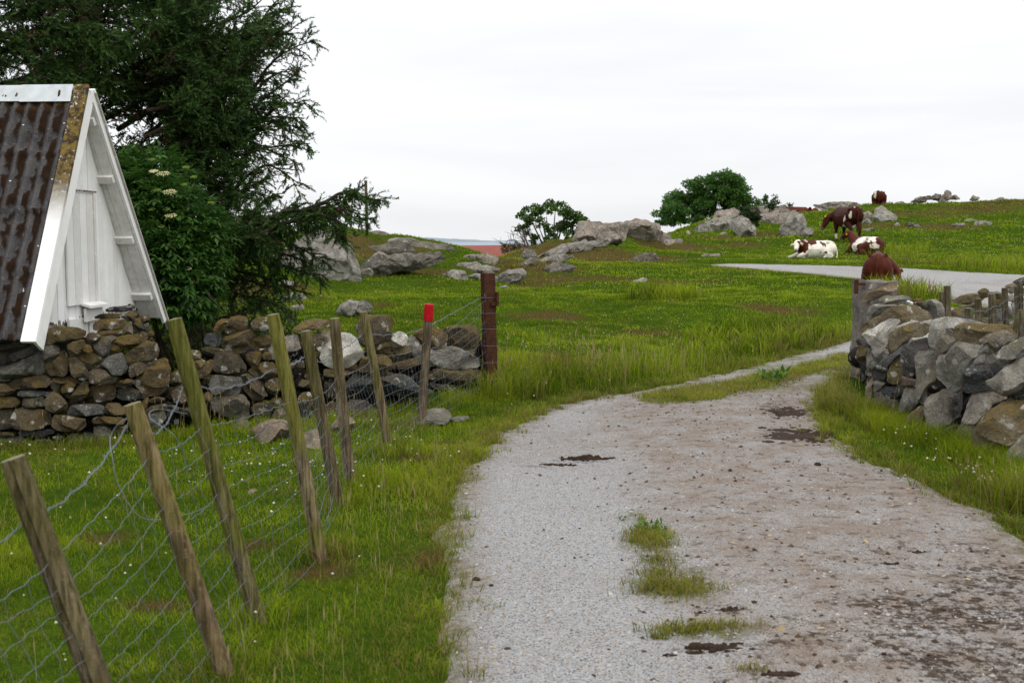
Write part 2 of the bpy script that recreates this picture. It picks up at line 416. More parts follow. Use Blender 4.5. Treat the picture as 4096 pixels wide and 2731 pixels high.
def dirt_cols(V):
    x, y = V[:, 0], V[:, 1]
    u = (x + .9 - .0) / 1.0
    mid = .55 + .25 * np.sin(y * .35)                       # edge between the clean left wheel track and the dirty right half
    d = sst(mid - .35, mid + .5, x + .28 * vn2(x, y, .8, 41) - .05 * (y - 6)) * sst(16, 11, y)
    d = np.maximum(d * .9 + (.12 + .3 * sst(14, 18, y)) * sst(0, .5, vn2(x, y, .9, 45, 3)), .5 * sst(11.5, 9.0, y) * sst(7.0, 9.0, y))
    blot = np.zeros(len(V))
    for px, py, rx, ry, k in [(3180, 1745, .34, .45, 1.0), (3150, 1650, .34, .6, .8), (3100, 1590, .5, .6, .4), (2320, 1838, .28, .12, .8), (2150, 1868, .2, .06, .7),
                              (3650, 2420, .5, .2, .8), (3900, 2480, .55, .28, 1.0), (3500, 2560, .4, .12, .7), (3300, 2480, .3, .1, .5), (4050, 2330, .5, .4, .8), (3950, 2650, .5, .3, .9), (2880, 2590, .25, .08, .6), (3060, 2710, .25, .06, .6), (2900, 2440, .16, .06, .9),
                              (3250, 2600, .5, .2, .45), (3500, 2250, .5, .3, .4), (3800, 2200, .5, .3, .45), (2950, 2200, .4, .3, .35), (4000, 2700, .4, .2, .8), (2480, 1640, .9, .45, .35)]:
        g = ground_hit(px, py); q = np.hypot((x - g[0]) / rx, (y - g[1]) / ry) + .5 * vn2(x, y, .16, 43, 3)
        blot = np.maximum(blot, k * (1 - sst(.5, 1.25, q)))
    mg = np.zeros(len(V))
    for px, py, rx, ry in [(2600, 2160, .14, .35), (2680, 2330, .22, .3), (2830, 2520, .25, .12), (2560, 2070, .06, .2), (2700, 1600, .4, .35), (2950, 1545, 1.0, .5), (3200, 1480, 1.0, .6), (3350, 1440, 1, .6)]:
        g = ground_hit(px, py); q = np.hypot((x - g[0]) / rx, (y - g[1]) / ry) + .5 * vn2(x, y, .15, 44, 3)
        mg = np.maximum(mg, 1 - sst(.5, 1.3, q))
    mg = np.maximum(mg, strip(x, y)); e = pathd(x, y); mg = np.maximum(mg, .8 * sst(.22, .0, e)); d = np.maximum(d, .75 * sst(.35, .05, e))
    return np.stack([np.clip(d, 0, 1), np.clip(blot, 0, 1), mg], -1), mg
def zpath(X, Y):
    d = pathd(X, Y) + .15 * vn2(X, Y, .5, 5, 4)
    z = th0(X, Y) + .0 + .012 * vn2(X, Y, .5, 51, 3) - .02 * np.exp(-((X - .55) / .4) ** 2) * sst(12, 9, Y)
    return z + .012 - .05 * sst(.06, -.10, d)
Vs = []; Qs = []; n0 = 0
for (xa, xb, ya, yb, st) in [(-1.6, 4.4, -2, 9.02, .05), (-1.0, 13.0, 9.02, 21.98, .09), (3, 22, 21.98, 38, .2)]:
    nx = round((xb - xa) / st) + 1; ny = round((yb - ya) / st) + 1
    V, Q = sheet(np.linspace(xa, xb, nx), np.linspace(ya, yb, ny), zpath)
    d = pathd(V[:, 0], V[:, 1]); keep = (d[Q] > -.25).any(1); Q = Q[keep]
    u, inv = np.unique(Q, return_inverse=True); V = V[u]; Q = inv.reshape(-1, 4)
    Vs.append(V); Qs.append(Q + n0); n0 += len(V)
V = np.concatenate(Vs); Q = np.concatenate(Qs)
cols, _ = dirt_cols(V)
o = put('path', mesh_np('path', V, [Q], True, cols), M_GRAVEL); tag(o, kind='structure')

# sea and the low island on the horizon
m = NT('sea_water', .25)
po = m.pos(); M_SEA = m.done((.20, .25, .30), m.bump(m.noise(po, .05, 4), .2, .5)); m.b.inputs['Roughness'].default_value = .35
V, Q = sheet(np.array([-30000, -3000, -400, 400, 3000, 30000.]), np.array([-200, 60, 200, 1000, 5000, 45000.]), lambda X, Y: X * 0 - 12)
# (the land stands above it everywhere near the camera)
tag(put('sea', mesh_np('sea', V, [Q], False), M_SEA), kind='structure')
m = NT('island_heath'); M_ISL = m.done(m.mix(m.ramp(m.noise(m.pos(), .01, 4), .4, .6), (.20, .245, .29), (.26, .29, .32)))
xs = np.linspace(-2150, -60, 140); ys = np.linspace(7400, 8600, 24)
def zi(X, Y):
    u = (X + 2150) / 2090; prof = 8 * sst(0, .06, u) * sst(1, .9, u) + 10 * np.exp(-((u - .55) / .22) ** 2) + 9 * np.exp(-((u - .2) / .12) ** 2) + 7 * np.exp(-((u - .8) / .1) ** 2)
    return -14 + prof * (1 + .4 * vn2(X, Y, 150, 61)) * np.clip(1 - ((Y - 8000) / 600) ** 2, 0, 1) ** .5 * 1.5 + 0 * Y
V, Q = sheet(xs, ys, zi)
tag(put('island_hills', mesh_np('island_hills', V, [Q], True), M_ISL), kind='structure')
# ------------------------------------------------------------------ stone: materials and shapes
def stone_mat(name, ochre, white, moss=.3, cracks=0):
    m = NT(name, .92); ob = m.obj(); oi = m.n('ObjectInfo')
    n1 = m.noise(ob, 5, 5, .6, .6); n2 = m.noise(ob, 22, 5, .7); n3 = m.noise(ob, 72, 3, .7); n4 = m.noise(ob, 9, 4, .6); n5 = m.noise(ob, 3.2, 5, .6)
    c = m.mix(m.ramp(n1, .3, .7), (.45, .44, .43), (1.2, 1.16, 1.08))
    c = m.mix(1, c, oi.outputs['Color'], 'MULTIPLY')
    c = m.mix(m.ramp(n3, .42, .62, 0, .75), c, m.mix(.5, c, (.03, .03, .03)))
    c = m.mix(m.ramp(n3, .37, .30, 0, .8), c, m.mix(.6, c, (.62, .6, .56)))
    gn = m.n('NewGeometry'); sp = m.n('SeparateXYZ'); m.l(gn.outputs['Normal'], sp.inputs[0])
    up = m.ramp(sp.outputs[2], -.4, .9, -.12, .16)
    nq = m.math('ADD', m.math('MULTIPLY', n5, .55), m.math('MULTIPLY', n2, .45))
    oc = m.ramp(m.math('ADD', m.math('ADD', nq, up), m.math('MULTIPLY', m.math('SUBTRACT', oi.outputs['Alpha'], .5), .34)), .46, .70, 0, ochre)
    c = m.mix(oc, c, m.mix(m.ramp(n2, .35, .65), (.062, .046, .012), (.165, .108, .024)))
    c = m.mix(m.ramp(m.math('ADD', n4, up), .66, .74, 0, moss), c, (.05, .06, .012))
    vd = m.n('TexVoronoi'); vd.inputs['Scale'].default_value = 7; m.l(ob, vd.inputs['Vector'])
    vs_ = m.n('SeparateColor'); m.l(vd.outputs['Color'], vs_.inputs[0])
    spot = m.math('MULTIPLY', m.math('LESS_THAN', m.math('ADD', vd.outputs['Distance'], m.math('MULTIPLY', n2, .5)), .44), m.math('GREATER_THAN', vs_.outputs[0], .62))
    big = m.ramp(m.math('ADD', n4, m.math('MULTIPLY', n2, .5)), .88, .94, 0, .85)
    wl = m.math('MULTIPLY', m.math('MAXIMUM', spot, big), white)
    c = m.mix(wl, c, m.mix(n2, (.30, .30, .27), (.56, .55, .50)))
    if cracks:
        ck = m.n('TexVoronoi'); ck.feature = 'DISTANCE_TO_EDGE'; ck.inputs['Scale'].default_value = .75; m.l(m.n('VectorMath', operation='ADD').outputs[0], ck.inputs['Vector'])
        va = ck.inputs['Vector'].links[0].from_node; m.l(ob, va.inputs[0]); nv_ = m.n('TexNoise'); nv_.inputs['Scale'].default_value = 2.5; m.l(ob, nv_.inputs['Vector']); m.l(nv_.outputs['Color'], va.inputs[1])
        c = m.mix(m.ramp(ck.outputs['Distance'], .006, .03, .6, 0), c, (.045, .04, .03)); c = m.mix(m.ramp(n4, .5, .62, 0, .45), c, (.14, .125, .10)); n1 = m.math('MULTIPLY', n1, m.ramp(ck.outputs['Distance'], .0, .05, .5, 1))
    b = m.bump(n1, .8, .06); b = m.bump(n2, .9, .03, b); b = m.bump(n3, .5, .010, b)
    return m.done(c, b)
M_STONE = stone_mat('mossy_stone', .72, .85, .5)
M_GRANITE = stone_mat('grey_granite', .75, .9, .15)
M_ROCK = stone_mat('weathered_rock', .35, .9, .25, 1)

def chaikin(p, n=1):
    for _ in range(n):
        q = np.roll(p, -1, 0); p = np.stack([.87 * p + .13 * q, .13 * p + .87 * q], 1).reshape(-1, p.shape[1])
    return p
def resample(p, n):
    q = np.concatenate([p, p[:1]]); s = np.concatenate([[0], np.cumsum(np.linalg.norm(np.diff(q, axis=0), axis=1))])
    t = np.linspace(0, s[-1], n, endpoint=False); return np.stack([np.interp(t, s, q[:, k]) for k in range(p.shape[1])], -1)

def solid_from_outline(W, T, nrm, seed, n=44, rings=10, pw=3.4, rough=.05, cuts=6, grow=1.0):
    """rounded solid whose silhouette is outline W (world points in one plane, normal nrm towards the viewer); half thickness T"""
    r = np.random.default_rng(seed)
    W = resample(chaikin(np.asarray(W, float), 1), n); c = W.mean(0); W = c + (W - c) * grow
    size = math.sqrt(max(1e-6, np.linalg.norm(W - c, axis=1).mean() ** 2 * PI))
    V = []; 
    ang = np.linspace(0, PI / 2, rings + 1)
    prof = [(np.sin(a) ** (2 / pw), np.cos(a) ** (2 / pw)) for a in ang]      # (rim factor, depth)
    V.append(c + nrm * T)
    for s, h in prof[1:]: V.extend(c + (W - c) * s + nrm * T * h)
    for s, h in prof[-2:0:-1]: V.extend(c + (W - c) * s - nrm * T * h)
    V.append(c - nrm * T); V = np.array(V); nr = 2 * rings - 1
    # flat broken faces
    for k in range(cuts):
        d = unit(r.normal(size=3) + nrm * .9 * r.uniform(0, 1)); pr = (V - c) @ d; hi = pr.max(); lim = hi * r.uniform(.42, .85)
        # keep the silhouette: only cut where the point is off the rim plane
        off = np.abs((V - c) @ nrm) / T; wgt = sst(.02, .25, off)
        ex = np.clip(pr - lim, 0, None); V = V - d[None] * (ex * .92 * wgt)[:, None]
    o = r.uniform(0, 100, 3); q = (V - c) / size
    nv = np.stack([fbm(q * 2.2 + o + 31 * k, 3, 3) for k in range(3)], -1)
    nv2 = np.stack([fbm(q * 7 + o + 11 * k, 3, 5) for k in range(3)], -1)
    V = V + nv * size * rough + nv2 * size * rough * .55
    k = np.arange(n); k2 = (k + 1) % n
    tri = [np.stack([np.zeros(n, int), 1 + k, 1 + k2], 1)]
    quads = [np.stack([1 + i * n + k, 1 + (i + 1) * n + k, 1 + (i + 1) * n + k2, 1 + i * n + k2], 1) for i in range(nr - 1)]
    L = 1 + (nr - 1) * n; tri.append(np.stack([np.full(n, len(V) - 1), L + k2, L + k], 1))
    return V, [np.concatenate(tri), np.concatenate(quads)], c

_sd = [100]
def make_stone(name, W, T, nrm, mat, parent, color, sharp=24, **kw):
    _sd[0] += 1
    V, Fs, c = solid_from_outline(W, T, nrm, _sd[0], **kw)
    me = mesh_np(name, V, Fs, True)
    me.set_sharp_from_angle(angle=math.radians(sharp))
    o = put(name, me, mat, parent, c); o.color = color
    return o

ZS = 1770 / 700.0
def tile(ox, oy): return lambda l: [(ox + a / ZS, oy + b / ZS) for a, b in l]
tA, tB, tC, tD, tE = tile(0, 1200), tile(650, 1200), tile(1300, 1150), tile(3396, 1080), tile(3396, 1400)

def wall_stone(poly, depth, tangent, mat, parent, color, face=0.0, T=None, name='stone', **kw):
    """poly in photo pixels on the upright plane through its centre at the given depth, along the given tangent (plan)"""
    poly = np.array(poly, float); cpx = poly.mean(0); c = P(cpx[0], cpx[1], depth)
    tn = np.array([tangent[0], tangent[1], 0], float); tn /= np.linalg.norm(tn); nr = np.array([tn[1], -tn[0], 0])
    eye = np.array([0, 0, EYE]); tc = unit(eye - c); tc[2] *= .3
    if nr @ tc < 0: nr = -nr
    nr = unit(nr * (1 - face) + tc * face)
    W = []
    for a, b in poly:
        p = P(a, b, depth); d = p - eye; W.append(eye + d * ((c - eye) @ nr) / (d @ nr))
    W = np.array(W)
    ext = math.sqrt(max(1e-4, abs(np.linalg.norm(np.cross(W[1:-1] - W[0], W[2:] - W[0]).sum(0))) * .5))
    T = T or min(.24, max(.07, ext * .55))
    return make_stone(name, W - nr * T * .35, T, nr, mat, parent, color, **kw)

def tone(kind, r=random):
    j = r.uniform(.8, 1.2); k = r.uniform(-.012, .012)
    b = {'b': (.135, .112, .085, .55), 'o': (.16, .125, .08, .82), 'g': (.19, .18, .165, .35), 'd': (.07, .065, .06, .3), 'w': (.46, .44, .41, .25), 's': (.125, .122, .12, .15),
         'G': (.33, .315, .285, .28), 'W': (.60, .585, .55, .2), 'D': (.135, .135, .14, .12), 'O': (.32, .27, .19, .8), 'R': (.22, .16, .13, .2), 'L': (.36, .345, .32, .4), 'P': (.33, .27, .21, .3)}[kind]
    return (b[0] * j + k, b[1] * j, b[2] * j - k * .5, min(1, max(0, b[3] + r.uniform(-.18, .18))))

def rubble(parent, name, A, B, z0, z1, thick, count, size, mat, colors, seed, back=0):
    """the hearting of a wall: one mesh of many rough stones packed along A-B"""
    mb = MB(); r = np.random.default_rng(seed); A = np.array(A); B = np.array(B); d = unit(B - A); nn = np.array([d[1], -d[0]])
    for _ in range(count):
        s = size * r.uniform(.7, 1.3); p = A + (B - A) * r.uniform(); q = p + nn * r.uniform(-thick, thick) + back; zz = r.uniform(z0, z1 - s * .5)
        R = rotz(r.uniform(0, 6.3)) @ rotx(r.uniform(-.4, .4)); n0 = mb.n
        mb.ell((q[0], q[1], zz), (s * r.uniform(.7, 1.2), s * r.uniform(.6, 1), s * r.uniform(.4, .7)), R, 7, 9)
        mb.V[-1] = mb.V[-1] + np.stack([fbm(mb.V[-1] * 5 + 9 * k, 2, 8) for k in range(3)], -1) * s * .3
    o = mb.build(name, mat, parent, (*((A + B) / 2), (z0 + z1) / 2), True, 40); o.color = colors; return o

# ------------------------------------------------------------------ left field wall
WL = np.array([(-60, 8.75), (150, 8.75), (600, 9.15), (1000, 9.85), (1500, 10.55), (1960, 11.75)])
def wl_depth(px): return float(np.interp(px, WL[:, 0], WL[:, 1]))
def wl_tan(px):
    a = P(px - 60, 1500, wl_depth(px - 60)); b = P(px + 60, 1500, wl_depth(px + 60)); return (b - a)[:2]
left_wall = thing('dry_stone_wall', (-2.2, 9.7, 0), 'low mossy dry stone field wall running behind the leaning wooden posts and wire netting', 'stone wall', 'dry stone walls')
WSTONES = [
 (tA, 'o', [(470,420),(490,290),(560,270),(740,280),(870,310),(880,340),(850,380),(620,430),(480,450)]),
 (tA, 'g', [(420,500),(440,465),(540,445),(600,480),(605,540),(560,610),(490,635),(430,600)]),
 (tA, 'o', [(450,650),(560,610),(610,520),(660,510),(695,600),(690,750),(620,775),(500,765)]),
 (tA, 'o', [(680,460),(760,410),(850,400),(870,440),(810,560),(720,590),(690,530)]),
 (tA, 'b', [(865,380),(900,335),(960,330),(1040,365),(1000,400),(890,425)]),
 (tA, 'g', [(890,440),(960,390),(1130,360),(1200,380),(1120,420),(1110,490),(1110,590),(1040,580),(940,510)]),
 (tA, 'o', [(835,480),(870,445),(920,460),(940,520),(880,530),(840,515)]),
 (tA, 'o', [(1115,440),(1200,385),(1300,355),(1450,345),(1500,380),(1490,420),(1330,470),(1180,515),(1120,490)]),
 (tA, 'o', [(1265,560),(1350,490),(1500,420),(1580,425),(1615,490),(1610,580),(1530,610),(1330,635),(1280,610)]),
 (tA, 'o', [(775,560),(830,525),(950,535),(1050,600),(1010,650),(930,670),(800,610)]),
 (tA, 'b', [(705,640),(770,590),(830,630),(890,710),(890,800),(820,815),(740,780),(710,720)]),
 (tA, 'g', [(1030,650),(1100,580),(1240,530),(1270,600),(1310,690),(1250,750),(1130,760),(1080,700)]),
 (tA, 'b', [(900,740),(950,700),(1060,705),(1110,760),(1190,780),(1150,840),(1000,860),(905,850)]),
 (tA, 'b', [(1310,680),(1350,640),(1600,610),(1560,660),(1420,740),(1330,800),(1310,760)]),
 (tA, 'o', [(1380,820),(1440,740),(1600,620),(1690,590),(1735,610),(1740,700),(1700,930),(1610,975),(1480,970),(1400,870)]),
 (tA, 'b', [(1170,870),(1210,820),(1300,795),(1380,820),(1370,850),(1290,875),(1180,885)]),
 (tA, 'b', [(515,850),(540,790),(640,785),(690,800),(610,860),(610,930),(560,930),(515,890)]),
 (tA, 'o', [(620,880),(670,815),(760,810),(775,840),(720,950),(680,980),(620,940)]),
 (tA, 'o', [(705,990),(760,920),(830,830),(890,825),(905,900),(870,990),(780,1040),(710,1040)]),
 (tA, 'b', [(905,910),(960,870),(1120,855),(1180,880),(1170,990),(1080,1035),(970,1030),(940,960)]),
 (tA, 'b', [(455,1020),(500,940),(545,925),(620,970),(690,1050),(680,1130),(560,1155),(465,1100)]),
 (tA, 's', [(680,1130),(740,1060),(1000,1050),(1060,1080),(1050,1140),(830,1175),(690,1170)]),
 (tA, 'b', [(1060,1100),(1090,1045),(1200,1040),(1270,1100),(1260,1160),(1130,1165),(1065,1140)]),
 (tA, 'd', [(1180,990),(1210,900),(1330,880),(1420,920),(1500,990),(1400,1010),(1260,1020)]),
 (tA, 'b', [(525,1210),(560,1165),(700,1170),(860,1200),(880,1280),(800,1330),(590,1325),(530,1280)]),
 (tA, 'o', [(940,1205),(1000,1180),(1220,1185),(1280,1220),(1240,1255),(1020,1255),(945,1240)]),
 (tA, 'g', [(950,1290),(1010,1270),(1100,1290),(1180,1380),(1140,1430),(1010,1430),(960,1370)]),
 (tA, 'b', [(1140,1310),(1200,1280),(1290,1260),(1300,1340),(1200,1355),(1150,1340)]),
 (tA, 's', [(675,1400),(720,1360),(900,1340),(960,1360),(970,1440),(880,1480),(690,1490)]),
 (tA, 's', [(530,1390),(570,1370),(650,1380),(640,1405),(540,1410)]),
 (tA, 'd', [(530,1450),(600,1420),(660,1430),(670,1500),(560,1510)]),
 (tA, 'o', [(900,1490),(980,1455),(1070,1470),(1050,1510),(920,1520)]),
 (tA, 'b', [(1400,1100),(1500,980),(1520,1010),(1480,1100),(1430,1130)]),
 (tA, 'b', [(1510,1020),(1600,980),(1690,990),(1650,1030),(1540,1040)]),
 (tA, 'b', [(1480,1110),(1600,1060),(1700,1050),(1690,1100),(1500,1150)]),
 (tA, 'g', [(1510,1150),(1560,1110),(1680,1130),(1700,1200),(1640,1260),(1560,1310),(1515,1240)]),
 (tA, 'g', [(1690,1060),(1760,1080),(1770,1160),(1700,1180)]),
 (tA, 'o', [(1000,1530),(1150,1505),(1230,1530),(1200,1570),(1020,1570)]),
 (tA, 'b', [(1240,1400),(1300,1390),(1330,1450),(1260,1470)]),
 (tB, 'o', [(530,300),(560,220),(610,190),(680,195),(660,260),(640,310),(540,330)]),
 (tB, 'o', [(650,290),(690,200),(720,165),(850,165),(885,210),(880,290),(820,325),(770,310),(690,355),(655,330)]),
 (tB, 'o', [(900,235),(950,185),(1050,170),(1100,200),(1100,300),(1000,330),(930,305)]),
 (tB, 'b', [(1190,250),(1240,270),(1260,320),(1180,335)]),
 (tB, 's', [(430,400),(450,355),(540,335),(600,340),(610,400),(590,460),(500,480),(440,440)]),
 (tB, 'o', [(610,430),(640,370),(760,340),(900,310),(945,330),(930,390),(870,500),(810,540),(700,520),(620,480)]),
 (tB, 'o', [(905,455),(960,380),(1060,350),(1110,380),(1110,470),(1000,495),(920,490)]),
 (tB, 'b', [(520,660),(550,570),(600,500),(680,520),(800,570),(870,650),(870,710),(740,740),(590,750),(540,720)]),
 (tB, 'b', [(850,560),(880,530),(1000,520),(1020,570),(970,640),(910,680),(880,640)]),
 (tB, 'o', [(1010,570),(1050,520),(1100,530),(1120,590),(1080,615),(1030,600)]),
 (tB, 'o', [(880,720),(960,650),(1050,620),(1150,640),(1160,740),(1080,800),(950,780)]),
 (tB, 'g', [(500,820),(540,765),(780,770),(830,800),(810,930),(780,960),(520,960),(500,900)]),
 (tB, 'b', [(800,780),(860,750),(960,780),(1040,850),(1070,960),(1000,1020),(910,1000),(850,930)]),
 (tB, 'b', [(1045,850),(1120,780),(1180,790),(1200,900),(1150,960),(1070,930)]),
 (tB, 'g', [(485,1000),(560,980),(740,960),(830,945),(900,1040),(910,1200),(800,1230),(560,1160),(490,1060)]),
 (tB, 'b', [(900,1090),(950,1050),(1080,1035),(1120,1060),(1110,1180),(1000,1240),(930,1190)]),
 (tB, 'b', [(1080,1030),(1130,990),(1210,985),(1210,1050),(1110,1055)]),
 (tB, 'P', [(1110,1190),(1150,1110),(1220,1080),(1260,1150),(1260,1230),(1130,1230)]),
 (tB, 'b', [(360,740),(350,680),(520,590),(530,680),(470,770),(420,795),(380,780)]),
 (tB, 'o', [(290,510),(390,510),(410,560),(390,590),(300,600)]),
 (tB, 'o', [(320,630),(400,595),(450,620),(360,690),(330,680)]),
 (tB, 'b', [(70,840),(110,750),(180,710),(220,780),(180,840),(100,850)]),
 (tB, 'b', [(100,930),(180,870),(250,880),(260,1020),(200,1050),(130,1040)]),
 (tB, 'b', [(430,980),(470,920),(500,950),(490,1040),(440,1020)]),
 (tB, 'g', [(40,1080),(100,1060),(180,1090),(170,1130),(60,1120)]),
 (tB, 'd', [(260,880),(340,860),(420,890),(400,1010),(300,1040),(255,980)]),
 (tB, 'd', [(150,1100),(280,1090),(420,1060),(470,1110),(400,1180),(200,1170)]),
 (tB, 'G', [(1085,450),(1240,380),(1380,340),(1400,480),(1350,510),(1240,520),(1240,590),(1120,610),(1085,540)]),
 (tB, 'O', [(1330,290),(1400,240),(1540,195),(1700,205),(1720,280),(1560,300),(1340,320)]),
 (tB, 'P', [(1540,370),(1580,320),(1710,310),(1710,400),(1620,430),(1545,430)]),
 (tB, 'b', [(1290,640),(1330,615),(1440,625),(1450,690),(1310,695)]),
 (tB, 'b', [(1380,860),(1430,810),(1520,820),(1530,890),(1400,890)]),
 (tB, 'o', [(1380,990),(1430,930),(1500,930),(1540,1010),(1500,1100),(1400,1080)]),
 (tB, 'b', [(1440,760),(1560,720),(1600,790),(1580,870),(1480,850)]),
 (tB, 'd', [(1380,1100),(1500,1110),(1540,1200),(1460,1290),(1390,1220)]),
 (tC, 'W', [(0,640),(20,570),(60,500),(160,460),(280,470),(340,530),(370,600),(410,650),(380,730),(250,800),(120,830),(20,790),(-30,720)]),
 (tC, 'o', [(350,480),(430,310),(530,275),(680,280),(720,330),(700,450),(640,540),(500,620),(390,590)]),
 (tC, 'W', [(650,520),(690,470),(760,440),(840,470),(865,520),(840,580),(730,610),(660,580)]),
 (tC, 'o', [(500,650),(560,560),(640,510),(660,570),(690,640),(620,655)]),
 (tC, 'b', [(700,620),(800,590),(890,580),(900,680),(800,700),(720,680)]),
 (tC, 'o', [(355,820),(400,720),(500,670),(620,680),(690,740),(690,840),(600,870),(400,865)]),
 (tC, 'o', [(690,810),(730,750),(900,720),(980,740),(980,790),(850,820),(710,835)]),
 (tC, 'G', [(880,530),(910,490),(960,510),(1010,600),(1200,620),(1310,590),(1400,660),(1580,700),(1600,790),(1590,830),(1350,830),(1070,780),(960,740),(900,650)]),
 (tC, 'o', [(955,450),(1000,420),(1150,400),(1260,460),(1275,530),(1190,610),(1080,600),(980,520)]),
 (tC, 'o', [(1265,410),(1340,385),(1500,380),(1590,440),(1580,600),(1540,690),(1460,715),(1350,600),(1280,500)]),
 (tC, 'o', [(1060,870),(1120,820),(1330,840),(1600,830),(1620,900),(1590,970),(1450,980),(1200,960),(1080,920)]),
 (tC, 's', [(220,1000),(330,890),(470,880),(680,860),(850,890),(990,980),(1150,1050),(1160,1110),(1020,1090),(860,1080),(640,1110),(480,1070),(260,1050)]),
 (tC, 'g', [(240,1180),(280,1140),(400,1140),(510,1200),(510,1290),(380,1330),(250,1310)]),
 (tC, 'o', [(680,1200),(800,1140),(950,1150),(950,1240),(850,1290),(720,1290)]),
 (tC, 'g', [(1080,1190),(1150,1130),(1350,1050),(1500,1010),(1600,1060),(1560,1140),(1400,1190),(1220,1240),(1090,1240)]),
 (tC, 'b', [(0,1200),(60,1150),(130,1170),(140,1290),(40,1310),(0,1290)]),
 (tC, 'b', [(0,830),(180,830),(300,850),(220,920),(80,930),(0,900)]),
 (tC, 'd', [(600,1210),(680,1220),(700,1320),(600,1330)]),
 (tC, 'd', [(1080,960),(1250,980),(1400,1000),(1280,1060),(1100,1010)]),
 (tC, 'd', [(0,950),(100,960),(200,1080),(120,1110),(0,1090)]),
]
for tl, k, poly in WSTONES:
    q = tl(poly); cx = np.mean([a for a, b in q]); small = k in ('d',)
    wall_stone(q, wl_depth(cx) + (.05 if small else RNG.uniform(-.05, .05)), wl_tan(cx), M_STONE, left_wall, tone(k), face=.25, pw=3.8, rough=.06, cuts=10, grow=1.03)
for (a, b, ztop, sd) in [((150, 9.0), (620, 9.5), .66, 1), ((620, 9.5), (860, 9.8), .5, 2), ((860, 9.9), (1300, 10.6), .66, 3), ((1300, 10.6), (1935, 12.0), .62, 4)]:
    A = P(a[0], 1500, a[1]); B = P(b[0], 1500, b[1])
    rubble(left_wall, 'rubble_core', A[:2], B[:2], 0, ztop, .2, int(85 * np.linalg.norm(B - A)), .13, M_STONE, (.022, .019, .016, .3), sd, np.array([-.04, .16]))  # core coloured near black, painting deep shade into the gaps between stones
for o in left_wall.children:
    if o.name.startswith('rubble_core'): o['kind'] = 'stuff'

# boulders lying at the foot of the left wall
BOULD = [(tB, 'P', [(865,1330),(960,1270),(1100,1220),(1230,1230),(1280,1320),(1280,1430),(1150,1450),(950,1440)], 'broad pale boulder in the grass at the foot of the mossy wall, behind the posts', .3),
 (tB, 'P', [(1400,1380),(1500,1330),(1620,1390),(1630,1520),(1440,1500)], 'low pinkish boulder beside the broad pale one at the wall foot', .25),
 (tB, 'g', [(690,1270),(790,1225),(880,1260),(860,1310),(720,1310)], 'small flat stone in the grass left of the broad pale boulder', .15),
 (tC, 'G', [(870,1340),(950,1290),(1120,1240),(1240,1255),(1290,1310),(1240,1370),(1000,1400),(890,1410)], 'rounded grey boulder behind the foot of the red-topped post', .25),
 (tC, 'G', [(1220,1340),(1440,1300),(1460,1325),(1350,1370),(1230,1370)], 'thin flat grey stone lying in grass right of the red-topped post', .12),
 (tC, 'P', [(50,1400),(150,1330),(260,1330),(300,1390),(220,1450),(60,1470)], 'brownish round boulder at the wall foot between two leaning posts', .2),
 (tB, 'P', [(1000-150,2060-110),(1010-150,2045-110),(1090-150,2040-110),(1110-150,2060-110),(1040-150,2075-110)], 'small pale stone half sunk in the lawn near the wire netting', .06)]
for tl, k, poly, lab, T in BOULD:
    q = np.array(tl(poly), float); px, py = (q[:, 0].min() + q[:, 0].max()) / 2, q[:, 1].max()
    g = GP(px, py); dd = g[1] + T * .5
    o = wall_stone(q, dd, (1, .05), M_ROCK, None, tone(k), T=T, name='boulder', pw=2.2, rough=.05, cuts=5)
    tag(o, lab, 'boulder', 'boulders at the wall foot')

